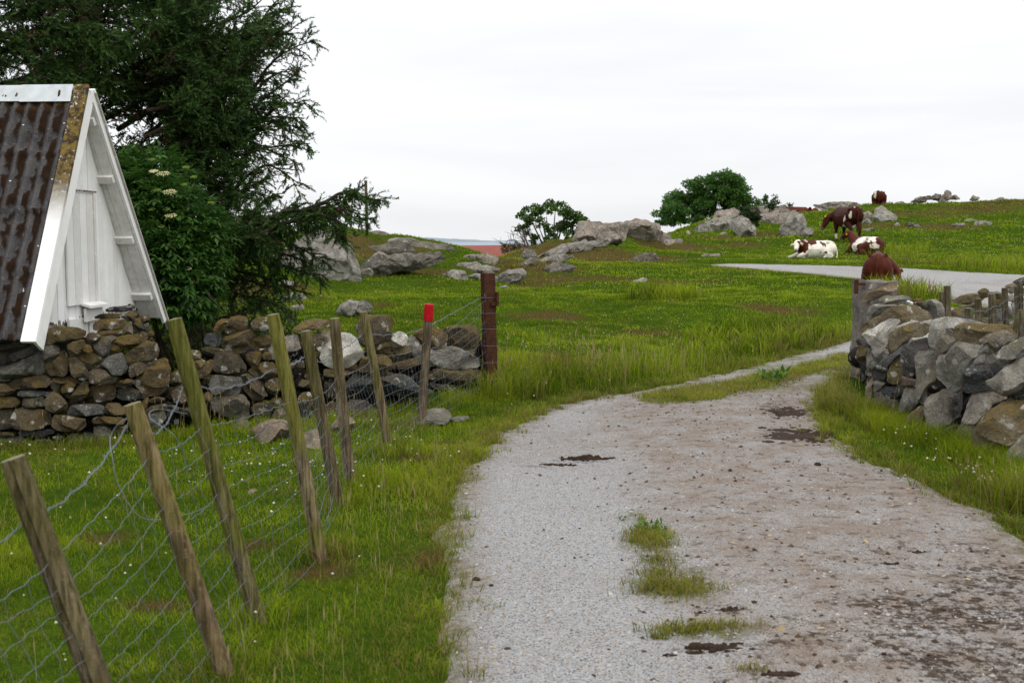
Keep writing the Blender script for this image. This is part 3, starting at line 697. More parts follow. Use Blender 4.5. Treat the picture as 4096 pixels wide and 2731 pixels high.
# ------------------------------------------------------------------ right field wall
right_wall = thing('dry_stone_wall', (3.5, 9.5, 0), 'chest high wall of pale grey granite stones bordering the gravel track, ending at a rough gatepost', 'stone wall', 'dry stone walls')
RW = np.array([(3400, 11.3), (3440, 11.0), (3560, 10.2), (3700, 9.5), (3850, 8.9), (3980, 8.4), (4096, 8.0), (4180, 7.7)])
def rw_depth(px): return float(np.interp(px, RW[:, 0], RW[:, 1]))
RSTONES = [
 (tD,'D',1.0,[(120,1050),(150,960),(210,1070),(180,1160),(130,1140)]), (tD,'b',.5,[(70,830),(90,760),(170,800),(160,930),(90,940)]), (tD,'D',.3,[(85,700),(120,680),(190,740),(180,790),(130,770)]),
 (tD,'O',2.0,[(105,620),(150,540),(330,450),(500,350),(620,360),(770,420),(830,490),(720,560),(520,600),(250,640),(130,660)]),
 (tD,'L',2.4,[(170,440),(210,355),(440,350),(480,370),(300,460),(180,520)]), (tD,'L',2.7,[(220,345),(330,270),(520,255),(610,270),(620,310),(500,370),(300,375)]),
 (tD,'b',2.5,[(630,360),(700,315),(770,320),(790,390),(720,420),(650,395)]), (tD,'L',2.5,[(760,320),(850,295),(910,330),(960,420),(960,490),(850,500),(780,440)]),
 (tD,'W',.2,[(115,650),(230,590),(430,485),(510,530),(390,620),(380,740),(310,820),(240,790),(200,760)]),
 (tD,'O',.3,[(380,640),(500,575),(660,530),(800,550),(790,640),(600,730),(480,800),(410,830),(390,740)]), (tD,'W',.6,[(400,640),(430,580),(580,525),(710,515),(680,560),(520,625)]),
 (tD,'W',.8,[(730,520),(830,500),(840,560),(770,570)]),
 (tD,'W',.35,[(790,740),(800,600),(850,500),(960,480),(1180,500),(1390,545),(1080,580),(1000,620),(920,700),(850,800)]),
 (tD,'O',.0,[(1030,650),(1050,580),(1150,535),(1400,550),(1590,560),(1660,640),(1680,690),(1400,720),(1300,750),(1070,710)]),
 (tD,'L',-.1,[(1300,720),(1400,650),(1560,600),(1640,640),(1690,690),(1560,760),(1470,840),(1410,840),(1400,750)]),
 (tD,'G',.1,[(860,800),(890,650),(980,590),(1030,620),(1060,720),(980,830),(950,900),(880,880)]), (tD,'W',.25,[(590,745),(620,690),(760,680),(690,730)]),
 (tD,'D',.15,[(500,860),(600,740),(790,680),(800,790),(690,820),(650,900),(650,1080),(560,1070),(520,960)]),
 (tD,'G',.0,[(645,890),(700,820),(850,815),(870,920),(860,1120),(760,1210),(720,1370),(690,1290),(670,1100)]),
 (tD,'G',.05,[(870,900),(980,870),(1050,740),(1170,730),(1340,760),(1300,880),(1170,990),(1140,1180),(1050,1240),(1040,1300),(970,1170),(880,1100)]),
 (tD,'L',.0,[(1320,800),(1380,755),(1415,800),(1390,850),(1340,840)]),
 (tD,'D',.05,[(1150,1000),(1350,960),(1500,950),(1600,960),(1510,1060),(1500,1100),(1400,1150),(1430,1210),(1280,1240),(1140,1240),(1145,1060)]),
 (tD,'W',.15,[(1200,1000),(1300,880),(1370,850),(1370,960)]), (tD,'G',.2,[(1360,950),(1370,890),(1440,845),(1530,940),(1480,965)]),
 (tD,'L',.0,[(1490,850),(1550,780),(1680,720),(1770,680),(1900,690),(1950,850),(1720,900),(1600,970),(1510,930)]),
 (tD,'G',-.1,[(1350,1120),(1450,1100),(1600,980),(1770,880),(1950,850),(1960,1100),(1770,1120),(1700,1220),(1560,1280),(1450,1200)]),
 (tE,'G',.0,[(1250,415),(1420,420),(1610,490),(1450,555),(1330,670),(1270,790),(1220,900),(1140,880),(1130,700),(1210,470)]),
 (tE,'O',-.25,[(1220,930),(1270,800),(1420,590),(1560,520),(1770,495),(1960,500),(1960,700),(1750,900),(1600,1000),(1450,1030),(1280,1020)]),
 (tE,'G',-.45,[(1530,1180),(1600,1020),(1770,850),(1960,780),(1960,1180),(1700,1240),(1540,1240)]),
 (tE,'G',.0,[(745,560),(800,470),(960,395),(1010,430),(1060,600),(1060,700),(960,790),(940,870),(830,880),(760,800)]),
 (tE,'D',.2,[(1040,440),(1130,380),(1140,500),(1110,680),(1060,690),(1050,560)]),
 (tE,'O',-.1,[(540,790),(600,660),(700,570),(740,570),(740,760),(700,840),(550,830)]),
 (tE,'L',.05,[(480,620),(540,420),(580,375),(680,390),(690,530),(610,620),(540,670)]),
 (tE,'D',.0,[(310,400),(370,370),(550,375),(520,440),(450,500),(350,480)]), (tE,'D',.05,[(240,440),(330,420),(350,490),(470,510),(490,580),(440,640),(300,650),(260,580)]),
 (tE,'P',.0,[(155,550),(180,340),(230,275),(240,430),(210,580)]), (tE,'G',.15,[(235,310),(360,335),(310,400),(250,430)]), (tE,'o',-.1,[(355,670),(420,620),(480,610),(470,670),(390,690)]),
 (tE,'O',.05,[(380,340),(390,220),(440,100),(500,40),(530,260),(520,350)]), (tE,'R',.05,[(530,350),(530,260),(600,290),(670,310),(670,375),(560,370)]),
 (tD,'D',-.05,[(220,1050),(320,930),(500,780),(590,745),(500,860),(400,970),(380,1090),(260,1120)]),
 (tD,'G',.1,[(160,1060),(180,800),(220,790),(250,900),(300,940),(230,1010),(220,1070)]), (tD,'G',.1,[(225,800),(380,790),(400,850),(310,940),(250,910)]),
 (tE,'D',-.1,[(950,800),(1090,755),(1070,870),(950,880)]), (tE,'O',-.15,[(1060,870),(1120,750),(1150,840),(1230,960),(1080,960)]), (tE,'D',-.3,[(970,990),(1040,910),(1080,980),(1000,1010)]),
 (tE,'D',.0,[(270,740),(400,690),(540,690),(530,790),(380,790)]),
 (tD,'D',.15,[(400,960),(450,870),(540,880),(520,1000),(420,1060)]),
]
for tl, k, dd, poly in RSTONES:
    q = tl(poly); cx = np.mean([a for a, b in q]); dep = rw_depth(cx)
    if dd >= 2: dep = 10.9 + (dd - 2) * 2.0
    else: dep += dd
    wall_stone(q, dep, (-.35, 1), M_GRANITE, right_wall, tone(k), face=.72, pw=4.2, rough=.06, cuts=12, grow=1.04)
for (A, B, zt, sd) in [((4.15, 8.1), (3.95, 9.6), .62, 11), ((3.95, 9.6), (3.72, 10.9), .6, 12), ((3.75, 10.9), (4.05, 12.6), .55, 13)]:
    o = rubble(right_wall, 'rubble_core', A, B, 0, zt, .22, 130, .16, M_GRANITE, (.04, .038, .035, .2), sd, np.array([.12, .05])); o['kind'] = 'stuff'  # core stones darkened too, so the joints look shaded
# the wall goes on towards the viewer outside the frame
for k in range(26):
    y = 7.4 - (k // 3) * .42; z = .2 + (k % 3) * .27; x = 3.95 + .05 * math.sin(k * 3)
    W = [np.array([x, y + .24 * math.cos(t) * random.uniform(.8, 1.15), z + .16 * math.sin(t) * random.uniform(.8, 1.15)]) for t in np.arange(8) * PI / 4]
    make_stone('stone', W, .2, np.array([-1.0, 0, 0]), M_GRANITE, right_wall, tone('G'), rough=.06, cuts=8)

# rough granite gatepost at the far end, with its iron hinge, and the slab leaning on it
gpost = thing('gatepost', P(3500, 1300, 13.0) * [1, 1, 0], 'rough square gatepost of pebbly grey stone at the end of the pale wall', 'gatepost')
pc = P(3500, 1200, 13.0); ztop = P(3500, 1121, 13.0)[2]
V = []; mb = MB()
g = 9; 
for (ax, sg) in [(0, -1), (0, 1), (1, -1), (1, 1), (2, 1), (2, -1)]:
    u, v2_ = np.meshgrid(np.linspace(-1, 1, g), np.linspace(-1, 1, 15)); q = np.zeros((g * 15, 3)); o2 = [k for k in range(3) if k != ax]
    q[:, ax] = sg; q[:, o2[0]] = u.ravel(); q[:, o2[1]] = v2_.ravel()
    i = np.arange(14)[:, None] * g + np.arange(g - 1)[None]; qd = np.stack([i, i + 1, i + g + 1, i + g], -1).reshape(-1, 4)
    w_ = q * [.185, .19, (ztop + .1) / 2]
    w_ = w_ + np.stack([fbm(w_ * 5 + 7 * k, 3, 21) for k in range(3)], -1) * .035
    rr = np.linalg.norm(q, axis=1, keepdims=True); w_ = w_ * (1 - .035 * np.clip(rr - 1.35, 0, 1))
    mb.add(w_ @ rotz(.25).T + [pc[0], pc[1], (ztop - .1) / 2], [qd])
o = mb.build('post_shaft', M_GRANITE, gpost, (pc[0], pc[1], .6), True, 40); o.color = (.30, .275, .255, .1)
M_RUST = NT('rusty_iron', .85); po = M_RUST.obj(False); n1 = M_RUST.noise(po, 14, 5, .7); n2 = M_RUST.noise(po, 90, 3)
c = M_RUST.mix(M_RUST.ramp(n1, .35, .7), (.035, .017, .012), (.095, .035, .018)); c = M_RUST.mix(M_RUST.ramp(n2, .55, .75, 0, .7), c, (.22, .10, .045))
M_RUST = M_RUST.done(c, M_RUST.bump(n2, .4, .004))
mb = MB(); q = P(3425, 1147, 12.85); mb.box(q, .035, .05, .16, None); mb.box(q + [.05, 0, .03], .1, .03, .03); mb.build('hinge', M_RUST, gpost, q, False)
o = wall_stone(tD([(130,310),(200,240),(440,140),(510,130),(510,175),(430,230),(320,280),(180,330)]), 12.7, (1, .1), M_GRANITE, None, tone('P'), T=.16, name='stone_slab', pw=2.6, cuts=7)
tag(o, 'long brown slab leaning against the top of the rough gatepost', 'stone')
# white cord tied round a brown rod that lies on the wall
rod = MB(); a_, b_ = P(3650, 1201, 12.0), P(3682, 1199, 12.0); rod.tube([a_, (a_ + b_) / 2, b_], .014, 8)
NTr = NT('brown_rod'); M_ROD = NTr.done(NTr.mix(NTr.ramp(NTr.noise(NTr.obj(False), 30), .4, .6), (.14, .05, .04), (.2, .1, .08)))
NTw = NT('white_cord'); M_CORD = NTw.done((.72, .71, .68))
ro = thing('tied_rod', P(3660, 1205, 12.0), 'short brown rod with knotted white cord lying on the pale stone wall', 'rod')
rod.build('rod', M_ROD, ro)
mb = MB(); cc_ = P(3640, 1211, 11.95)
for k in range(6): mb.ell(cc_ + RNG.uniform(-.02, .02, 3) * [1.3, .6, .7], (.018, .015, .012), rotz(k) @ rotx(k * .7), 6, 8)
mb.build('cord', M_CORD, ro)

# second stone wall beyond the netting on the right
back_wall = thing('dry_stone_wall', (6.0, 14.3, 0), 'low far stone wall of ochre and grey stones behind the small wire fence beside the upper track', 'stone wall', 'dry stone walls')
FST = [('O',[(1060,310),(1150,260),(1330,230),(1360,300),(1200,350),(1100,340)]),('O',[(1310,220),(1370,185),(1420,210),(1410,270),(1350,290)]),('L',[(1410,230),(1500,215),(1560,250),(1500,275),(1420,270)]),
 ('P',[(1590,160),(1650,135),(1720,150),(1700,185),(1600,185)]),('D',[(1660,125),(1770,70),(1820,100),(1800,170),(1700,140)]),('L',[(1590,200),(1680,180),(1720,210),(1640,245)]),('L',[(1130,360),(1250,350),(1300,330),(1310,380),(1200,400)]),
 ('O',[(1480,280),(1550,270),(1600,330),(1560,400),(1490,380)]),('L',[(1610,260),(1700,250),(1800,300),(1700,330),(1620,310)]),('O',[(1340,390),(1420,380),(1440,460),(1350,480)]),('O',[(1020,390),(1150,390),(1180,480),(1060,500)]),
 ('G',[(1240,450),(1320,440),(1330,520),(1250,520)]),('L',[(1500,400),(1620,370),(1660,480),(1540,520)]),('W',[(1650,330),(1770,320),(1810,440),(1680,460)]),('G',[(1700,470),(1770,450),(1820,560),(1710,560)]),
 ('G',[(1720,200),(1800,170),(1830,260),(1740,260)]),('D',[(1420,470),(1500,460),(1530,540),(1430,550)]),('G',[(1150,480),(1240,470),(1250,560),(1160,570)])]
for k, poly in FST:
    q = tD(poly); cx = np.mean([a for a, b in q]); wall_stone(q, 14.4 + RNG.uniform(-.1, .1) - (cx - 3800) * .002, (1, -.1), M_GRANITE, back_wall, tone(k), face=.3, cuts=7, grow=1.12)
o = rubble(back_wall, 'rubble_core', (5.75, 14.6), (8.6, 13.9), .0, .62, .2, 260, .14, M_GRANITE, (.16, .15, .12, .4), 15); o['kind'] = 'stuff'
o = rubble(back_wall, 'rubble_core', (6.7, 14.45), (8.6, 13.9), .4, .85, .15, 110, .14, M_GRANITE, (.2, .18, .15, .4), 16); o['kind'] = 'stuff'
# ------------------------------------------------------------------ bedrock outcrops and loose rocks in the pasture
def c5(l): return [(1000 + a / 1.3835, 700 + b / 1.3835) for a, b in l]
def c6(l): return [(2500 + a / 1.4737, 650 + b / 1.4737) for a, b in l]
def field_rock(poly, parent, color, T=None, dd=0, name='rock', depth=None):
    q = np.array(poly, float); px, py = q[:, 0].mean(), q[:, 1].max()
    hh = q[:, 1].max() - q[:, 1].min(); low = sst(.45, 1.0, (q[:, 1] - q[:, 1].min()) / hh); q[:, 1] += low * (.14 * hh + 5)
    d = depth if depth is not None else ground_hit(px, py)[1] + dd
    o = wall_stone(q, d + (T or 0) * .4, (1, 0), M_ROCK, parent, color, T=T, name=name, n=64, rings=12, pw=3.2, rough=.12, cuts=18, grow=1.17)
    return o
GR = (.40, .385, .36); PK = (.44, .385, .345); DKR = (.22, .205, .185); WH = (.48, .46, .43)
def jit(c, a=.3): k = random.uniform(.88, 1.12); return (c[0] * k, c[1] * k, c[2] * k, a)
def hull(p):
    p = sorted(map(tuple, p)); 
    def half(q):
        h = []
        for a in q:
            while len(h) > 1 and (h[-1][0] - h[-2][0]) * (a[1] - h[-2][1]) - (h[-1][1] - h[-2][1]) * (a[0] - h[-2][0]) <= 0: h.pop()
            h.append(a)
        return h[:-1]
    return np.array(half(p) + half(p[::-1]))
def outcrop(label, group, rocks, dd=0, name='rock_outcrop', fuse=()):
    f = np.concatenate([np.array(r[0]) for r in rocks]); g = ground_hit(f[:, 0].mean(), f[:, 1].max())
    t = thing(name, (g[0], g[1] + dd, g[2]), label, 'rock', group)
    for r in rocks: field_rock(r[0], t, jit(r[1], r[4] if len(r) > 4 else .3), r[2] if len(r) > 2 else None, r[3] if len(r) > 3 else 0)
    for idx, col, T_, d_ in fuse:
        hp = hull(np.concatenate([np.array(rocks[i][0]) for i in idx])); c_ = hp.mean(0); hp = c_ + (hp - c_) * [.97, .86] + [0, 3]
        field_rock(hp, t, jit(col), T_, d_)
    return t
OG = 'rock outcrops in the pasture'
outcrop('large rounded grey outcrop topped with turf behind the low spruce branches', OG, [
 (c5([(320,480),(330,400),(370,355),(440,345),(480,390),(520,470),(590,560),(550,605),(430,610),(360,590)]), GR, .9, 0),
 (c5([(190,420),(250,400),(300,420),(300,480),(230,500),(150,480)]), GR, .6, .5), (c5([(250,345),(330,305),(440,310),(500,330),(480,380),(350,390),(270,390)]), PK, .9, 1.2),
 (c5([(510,320),(560,295),(680,315),(745,335),(700,355),(560,350)]), PK, .9, 3), (c5([(720,390),(800,360),(870,370),(900,430),(850,450),(760,440)]), GR, .5, 1.0),
 (c5([(660,470),(720,430),(780,470),(770,520),(700,530)]), GR, .4, 0), (c5([(790,525),(860,480),(950,450),(1040,430),(1050,455),(950,495),(880,525)]), DKR, .4, .3), (c5([(610,530),(650,515),(680,540),(650,560),(615,555)]), WH, .25, 0),
 (c5([(900,365),(1000,358),(1090,390),(1155,435),(1090,425),(980,390)]), DKR, .5, 3.0), (c5([(580,415),(680,395),(720,420),(640,440)]), DKR, .4, 1.0)], fuse=[((0, 1, 2), GR, .8, .2), ((2, 3), PK, .8, 1.2), ((5, 6, 7), DKR, .45, -.1), ((4, 9), DKR, .45, .2), ((4, 8), DKR, .5, .8)])
outcrop('flat white streaked rock patch sunk in brown turf left of the rusty post', OG, [
 (c5([(1070,550),(1120,530),(1190,535),(1200,570),(1140,575)]), WH, .25, 0), (c5([(1130,520),(1170,495),(1250,490),(1370,520),(1340,535),(1220,530)]), WH, .4, .2), (c5([(1200,560),(1260,545),(1300,560),(1270,582)]), WH, .25, 0), (c5([(1230,530),(1330,530),(1350,550),(1280,560)]), DKR, .3, 0)])
outcrop('long grey block of rock just right of the rusty post top', OG, [(c5([(1350,570),(1420,535),(1500,520),(1525,560),(1450,582),(1370,602)]), GR, .5, 0)])
outcrop('smooth pale rock in the dip below the red barn roof', OG, [(c5([(1170,455),(1240,440),(1250,470),(1200,480)]), GR, .7, 0), (c5([(1245,450),(1310,438),(1370,455),(1360,490),(1270,495)]), PK, .8, 0)])
outcrop('low slabs and dark rock at the foot of the thin bushy tree', OG, [(c5([(1500,455),(1520,410),(1570,415),(1590,450),(1540,470)]), DKR, .5, 0), (c5([(1580,445),(1700,400),(1800,380),(1940,360),(1950,385),(1800,420),(1650,455)]), GR, .9, .5), (c5([(1590,475),(1680,445),(1790,445),(1700,480),(1600,492)]), GR, .5, 0), (c5([(1480,490),(1560,460),(1600,475),(1500,500)]), DKR, .4, 0)])
outcrop('broad cracked pinkish outcrop with steep left face between the two trees', OG, [
 (c5([(1785,405),(1830,300),(1850,265),(1950,270),(1965,310),(1950,365),(1880,385)]), PK, 1.3, .5), (c5([(1950,335),(1980,280),(2060,265),(2080,310),(2065,360),(1970,360)]), PK, 1.2, .5),
 (c5([(2050,300),(2060,275),(2140,260),(2260,272),(2262,320),(2200,350),(2120,365),(2060,345)]), PK, 1.2, .5), (c5([(2160,345),(2280,315),(2330,345),(2300,380),(2210,380)]), PK, .8, .2), (c5([(1800,390),(1900,365),(1980,370),(1900,400)]), PK, .6, 0)], fuse=[((0, 1), PK, 1.2, .2), ((1, 2), PK, 1.2, .2), ((2, 3), PK, .8, .2)])
outcrop('long low dark rock slab lying in the brown sedge', OG, [(c5([(1610,540),(1660,497),(1750,490),(1790,510),(1740,537),(1650,547)]), DKR, .5, 0)])
outcrop('folded grey boulder with a brown turf cap just behind the mossy wall', OG, [(c5([(475,760),(490,735),(530,710),(640,705),(665,750),(560,785),(490,800)]), GR, .4, 0)])
outcrop('scattered low pale rocks under the lowest spruce twigs', OG, [(c5([(150,680),(250,655),(300,690),(200,725)]), WH, .3, 0), (c5([(300,685),(380,668),(400,690),(310,705)]), WH, .25, 0), (c5([(150,605),(200,580),(240,600),(230,625),(160,625)]), WH, .3, 0), (c5([(220,730),(280,720),(300,745),(240,755)]), GR, .2, 0)])
outcrop('tiny white stone showing in the grazed turf of the middle pasture', OG, [(c5([(2120,590),(2190,570),(2200,585),(2130,602)]), WH, .3, 0)])
outcrop('two small pale stones in the grass right of the rusty post', OG, [(c5([(1380,620),(1420,612),(1430,624),(1390,630)]), WH, .15, 0), (c5([(1450,632),(1480,628),(1490,636),(1455,640)]), WH, .15, 0)])
outcrop('tumbled grey outcrop below the big round tree, left of the cows', OG, [
 (c6([(440,400),(450,360),(530,340),(560,380),(520,412)]), GR, 1, 0), (c6([(530,345),(600,318),(660,330),(645,390),(570,400)]), GR, 1.2, .8), (c6([(655,395),(680,360),(720,340),(765,380),(778,432),(700,432)]), GR, .9, -.5),
 (c6([(775,320),(870,298),(985,283),(965,350),(890,378),(800,355)]), PK, 1.2, 1.5), (c6([(945,380),(1000,330),(1050,312),(1075,350),(1050,410),(1010,442),(960,420)]), GR, 1, 0), (c6([(1042,432),(1070,393),(1112,388),(1117,420),(1070,447)]), GR, .6, -.3),
 (c6([(538,328),(560,290),(640,278),(682,290),(660,312),(580,325)]), PK, 1.2, 3), (c6([(630,280),(650,258),(682,260),(680,292)]), GR, .6, 3), (c6([(720,275),(800,257),(832,268),(760,290)]), PK, .9, 3), (c6([(980,290),(1012,287),(1002,332),(960,347)]), GR, .7, 1), (c6([(680,345),(700,318),(722,342),(692,374)]), GR, .6, .5), (c6([(800,285),(900,262),(980,270),(900,290)]), PK, 1.0, 4)], fuse=[((0, 1, 10), GR, 1.2, .4), ((1, 6), PK, 1.2, .8), ((3, 9), PK, 1.2, .6), ((4, 9), GR, 1.0, .3), ((7, 8, 11), PK, 1.2, 3.0), ((2, 10), GR, .9, .1)])
outcrop('upright pointed grey rocks right of the standing grazing cow', OG, [(c6([(1395,312),(1440,288),(1472,320),(1430,345),(1400,340)]), PK, .6, .6), (c6([(1398,355),(1440,328),(1482,362),(1400,368)]), GR, .5, 0), (c6([(1480,352),(1490,280),(1522,253),(1560,290),(1612,310),(1600,348),(1540,358)]), GR, .8, 0), (c6([(1605,315),(1660,298),(1752,316),(1700,326)]), GR, .4, .5), (c6([(1360,405),(1470,383),(1480,392),(1400,408)]), WH, .3, 0)])
outcrop('pair of low grey stones in brown turf on the right of the slope', OG, [(c6([(1575,372),(1610,353),(1632,372)]), WH, .3, 0), (c6([(1660,365),(1690,355),(1760,372),(1720,378)]), GR, .3, 0)])
outcrop('three flat pale stones on the green slope far right', OG, [(c6([(1925,382),(1940,362),(2012,358),(1990,382)]), GR, .4, 0), (c6([(2068,372),(2092,343),(2172,355),(2120,374)]), GR, .4, 0), (c6([(1985,347),(2040,330),(2082,340),(2060,348)]), GR, .3, 0)])
outcrop('flat brown rock slab on the skyline left of the far cow', OG, [(c6([(1130,255),(1200,238),(1330,235),(1392,250),(1300,264),(1180,266)]), PK, .8, 0)])
outcrop('small weathered rocks in sedge below the cracked pinkish outcrop', OG, [(c6([(140,462),(330,448),(320,487),(160,482)]), PK, .5, 0), (c6([(527,433),(600,410),(605,432)]), PK, .4, 0), (c6([(360,418),(375,397),(397,422)]), WH, .3, 0), (c6([(60,375),(180,360),(205,392),(140,415)]), PK, .7, 1)])
outcrop('thin flat grey stone in the grass before the white lying cow', OG, [(c6([(455,545),(500,538),(560,540),(550,554),(470,556)]), PK, .3, 0)])
outcrop('mossy brown hummock rock on the left of the middle slope', OG, [(c6([(40,590),(70,550),(130,535),(180,545),(200,590),(120,605)]), DKR, .7, 0, .8)])
outcrop('row of loose stones on the skyline at the far right', OG, [(c6([(2040,212),(2060,192),(2097,206),(2080,214)]), PK, .5, 1), (c6([(1600,236),(1640,228),(1660,238)]), PK, .4, 1), (c6([(2180,212),(2230,203),(2250,212)]), PK, .4, 1)])
outcrop('heap of jagged brown boulders on the skyline right of the far cow', OG, [(c6([(1820,207),(1835,184),(1872,190),(1862,212)]), DKR, .5, 1), (c6([(1858,217),(1900,163),(1932,180),(1917,208),(1880,220)]), PK, .5, .8), (c6([(1918,208),(1950,188),(1982,206)]), PK, .5, 1), (c6([(1690,224),(1740,203),(1790,207),(1780,226)]), PK, .5, .8)], name='boulder_heap')
o = field_rock(c6([(1690,218),(1795,194),(1802,214),(1790,210),(1720,224)]), None, jit(DKR), .15, .4, 'tilted_slab'); tag(o, 'thin dark slab propped up at the left end of the skyline boulder heap', 'rock')
# ------------------------------------------------------------------ white gabled shed with corrugated roof on a stone base
def c1(l): return [(a / .98, 250 + b / .98) for a, b in l]
Pn, Pf = P(150, 1352, 8.7), P(641, 1268, 11.16)
SG = unit((Pf - Pn) * [1, 1, 0]); SR = np.array([-SG[1], SG[0], 0]); SW = float(np.linalg.norm((Pf - Pn)[:2])); ZE = float(Pn[2])
A0 = .1; ZA = 2.86; SH = ZA - ZE; SL = math.hypot(SW / 2, SH); LEN = 4.4
def S(a, b, z): return Pn * [1, 1, 0] + SR * a + SG * b + np.array([0, 0, z])
shed = thing('shed', S(2, SW / 2, 0), 'small white wooden shed with steep mossy corrugated roof on a dry stone base', 'shed')
NORM = {0: -SG * (SH / SL) + np.array([0, 0, (SW / 2) / SL]), 1: SG * (SH / SL) + np.array([0, 0, (SW / 2) / SL])}
def RP(s, t, side, off=0.0):
    """point on the roof: s along the ridge from the gable edge, t from eave (0) to ridge (1)"""
    b = SW / 2 * t if side == 0 else SW - SW / 2 * t
    return S(s + A0 * t, b, ZE + SH * t) + NORM[side] * off

m = NT('white_boards', .75); ob = m.pos(); a = m.attr()
mp_ = m.n('Mapping'); mp_.inputs['Scale'].default_value = (1, 1, .12); m.l(ob, mp_.inputs[0])
n1 = m.noise(mp_.outputs[0], 42, 5, .7); n2 = m.noise(ob, 6, 4, .6); n3 = m.noise(mp_.outputs[0], 130, 3, .6)
c = m.mix(m.ramp(n2, .4, .75, 0, .6), (.92, .915, .90), (.80, .79, .75))
c = m.mix(m.ramp(m.math('ADD', n1, m.math('MULTIPLY', n2, .35)), .90, .97, 0, .7), c, (.42, .39, .34))
c = m.mix(m.math('MULTIPLY', m.ramp(m.math('ADD', m.math('MULTIPLY', m.noise(ob, 38, 5, .7), .9), m.math('MULTIPLY', n2, .5)), .48, .62), a.outputs['Fac']), c, m.mix(m.ramp(m.noise(ob, 20, 3), .4, .6), (.04, .026, .015), (.17, .115, .03)))
M_WHITE = m.done(c, m.bump(n3, .35, .004, m.bump(n1, .4, .006)))
m = NT('corrugated_sheet', .9); a = m.attr(); sc = m.n('SeparateColor'); m.l(a.outputs['Color'], sc.inputs[0]); po = m.pos()
n1 = m.noise(po, 24, 5, .7); n2 = m.noise(po, 120, 3, .6); n3 = m.noise(po, 5, 5, .6)
c = m.mix(m.ramp(n3, .3, .7), (.036, .032, .032), (.088, .082, .082)); c = m.mix(m.ramp(n2, .5, .7, 0, .6), c, (.19, .18, .185))
c = m.mix(m.ramp(n1, .62, .72, 0, .5), c, (.30, .29, .285))
c = m.mix(sc.outputs[0], c, m.mix(n1, (.010, .005, .003), (.034, .018, .009)))
c = m.mix(m.math('MULTIPLY', sc.outputs[1], m.ramp(n1, .35, .6)), c, (.12, .075, .018))
M_CORR = m.done(c, m.bump(n2, .5, .006, m.bump(n1, .5, .012)))
m = NT('ridge_metal', .45); M_RIDGE = m.done(m.mix(m.ramp(m.noise(m.pos(), 9, 4), .4, .7), (.62, .65, .66), (.47, .50, .51))); m.b.inputs['Metallic'].default_value = .15
m = NT('old_timber'); M_TIMBER = m.done(m.mix(m.noise(m.pos(), 20, 4), (.05, .042, .034), (.12, .10, .08)))
m = NT('zinc_screw', .35); m.b.inputs['Metallic'].default_value = .6; M_ZINC = m.done((.62, .64, .66))

PER = .118
for side in (0, 1):
    ns, nt_ = (380, 96) if side == 0 else (190, 24)
    s = np.linspace(.05, LEN, ns); tt = np.linspace(-.02, .985, nt_); Sg, Tg = np.meshgrid(s, tt)
    wv = np.cos(2 * PI * Sg / PER); row = (Tg + .02) * 4.07; fr = row - np.floor(row)
    nzv = fbm(np.stack([Sg.ravel() * 22, Tg.ravel() * 34, np.zeros(Sg.size)], -1), 4, 71).reshape(Sg.shape)
    nzl = fbm(np.stack([Sg.ravel() * 1.6, Tg.ravel() * 2.6, np.ones(Sg.size)], -1), 3, 72).reshape(Sg.shape)
    moss = sst(.12, .30, nzv * 1.25 + nzl * .6 - wv * .34 + .12 * fr + .03) * sst(-.75, .05, -wv + .25)
    off = .027 * wv + .016 * (1 - fr) * sst(0, .03, fr) + .016 * (fr < .03) + .024 * moss * (1 + 1.1 * nzv) + .004 * nzv - .012 * np.floor(row) * 0
    b = np.where(side == 0, SW / 2 * Tg, SW - SW / 2 * Tg)
    base = (Pn * [1, 1, 0])[None, None] + SR * (Sg + A0 * Tg)[..., None] + SG * b[..., None] + np.array([0, 0, 1.0]) * (ZE + SH * Tg)[..., None]
    V = (base + NORM[side] * (off + .03)[..., None]).reshape(-1, 3)
    i = np.arange(nt_ - 1)[:, None] * ns + np.arange(ns - 1)[None]; Q = np.stack([i, i + 1, i + ns + 1, i + ns], -1).reshape(-1, 4)
    if side == 0: Q = Q[:, ::-1]
    col = np.stack([moss.ravel(), sst(.90, 1.0, Tg + .06 * nzv).ravel(), 0 * moss.ravel()], -1)
    me = mesh_np('roof', V, [Q], True, col); o = put('roof', me, M_CORR, shed, RP(LEN / 2, .5, side))
    so_ = o.modifiers.new('thick', 'SOLIDIFY'); so_.thickness = .008
    if side == 0:
        o['label'] = 'near roof slope of grey corrugated sheets with brown moss in the grooves'; sm = MB()
        for k in range(1, 36, 3):
            for r in (.10, .33, .60, .84):
                sm.ell(RP(PER * k, r + .004 * math.sin(k), 0, .058), (.012, .012, .008), None, 5, 8)
        pass
        o_s = sm.build('roof_screws', M_ZINC, o, RP(1, .5, 0, .05)); o_s['kind'] = 'stuff'
# unseen panels added under the sheets and at the far end, keeping light out
mb = MB(); ex = SR * (LEN - .35)
mb.prism([RP(.3, 0.0, 0, -.03), RP(.3, 1, 0, -.05), RP(.3, 1, 0, .0), RP(.3, 0.0, 0, .0)], [RP(LEN - .05, 0, 0, -.03), RP(LEN - .05, 1, 0, -.05), RP(LEN - .05, 1, 0, 0), RP(LEN - .05, 0, 0, 0)])
mb.prism([RP(.3, 0.0, 1, -.03), RP(.3, 1, 1, -.05), RP(.3, 1, 1, .0), RP(.3, 0.0, 1, .0)], [RP(LEN - .05, 0, 1, -.03), RP(LEN - .05, 1, 1, -.05), RP(LEN - .05, 1, 1, 0), RP(LEN - .05, 0, 1, 0)])
mb.prism([S(LEN - .1, 0.1, .7), S(LEN - .1, SW - .1, .7), RP(LEN - .1, .97, 1)], [S(LEN - .14, 0.1, .7), S(LEN - .14, SW - .1, .7), RP(LEN - .14, .97, 1)])
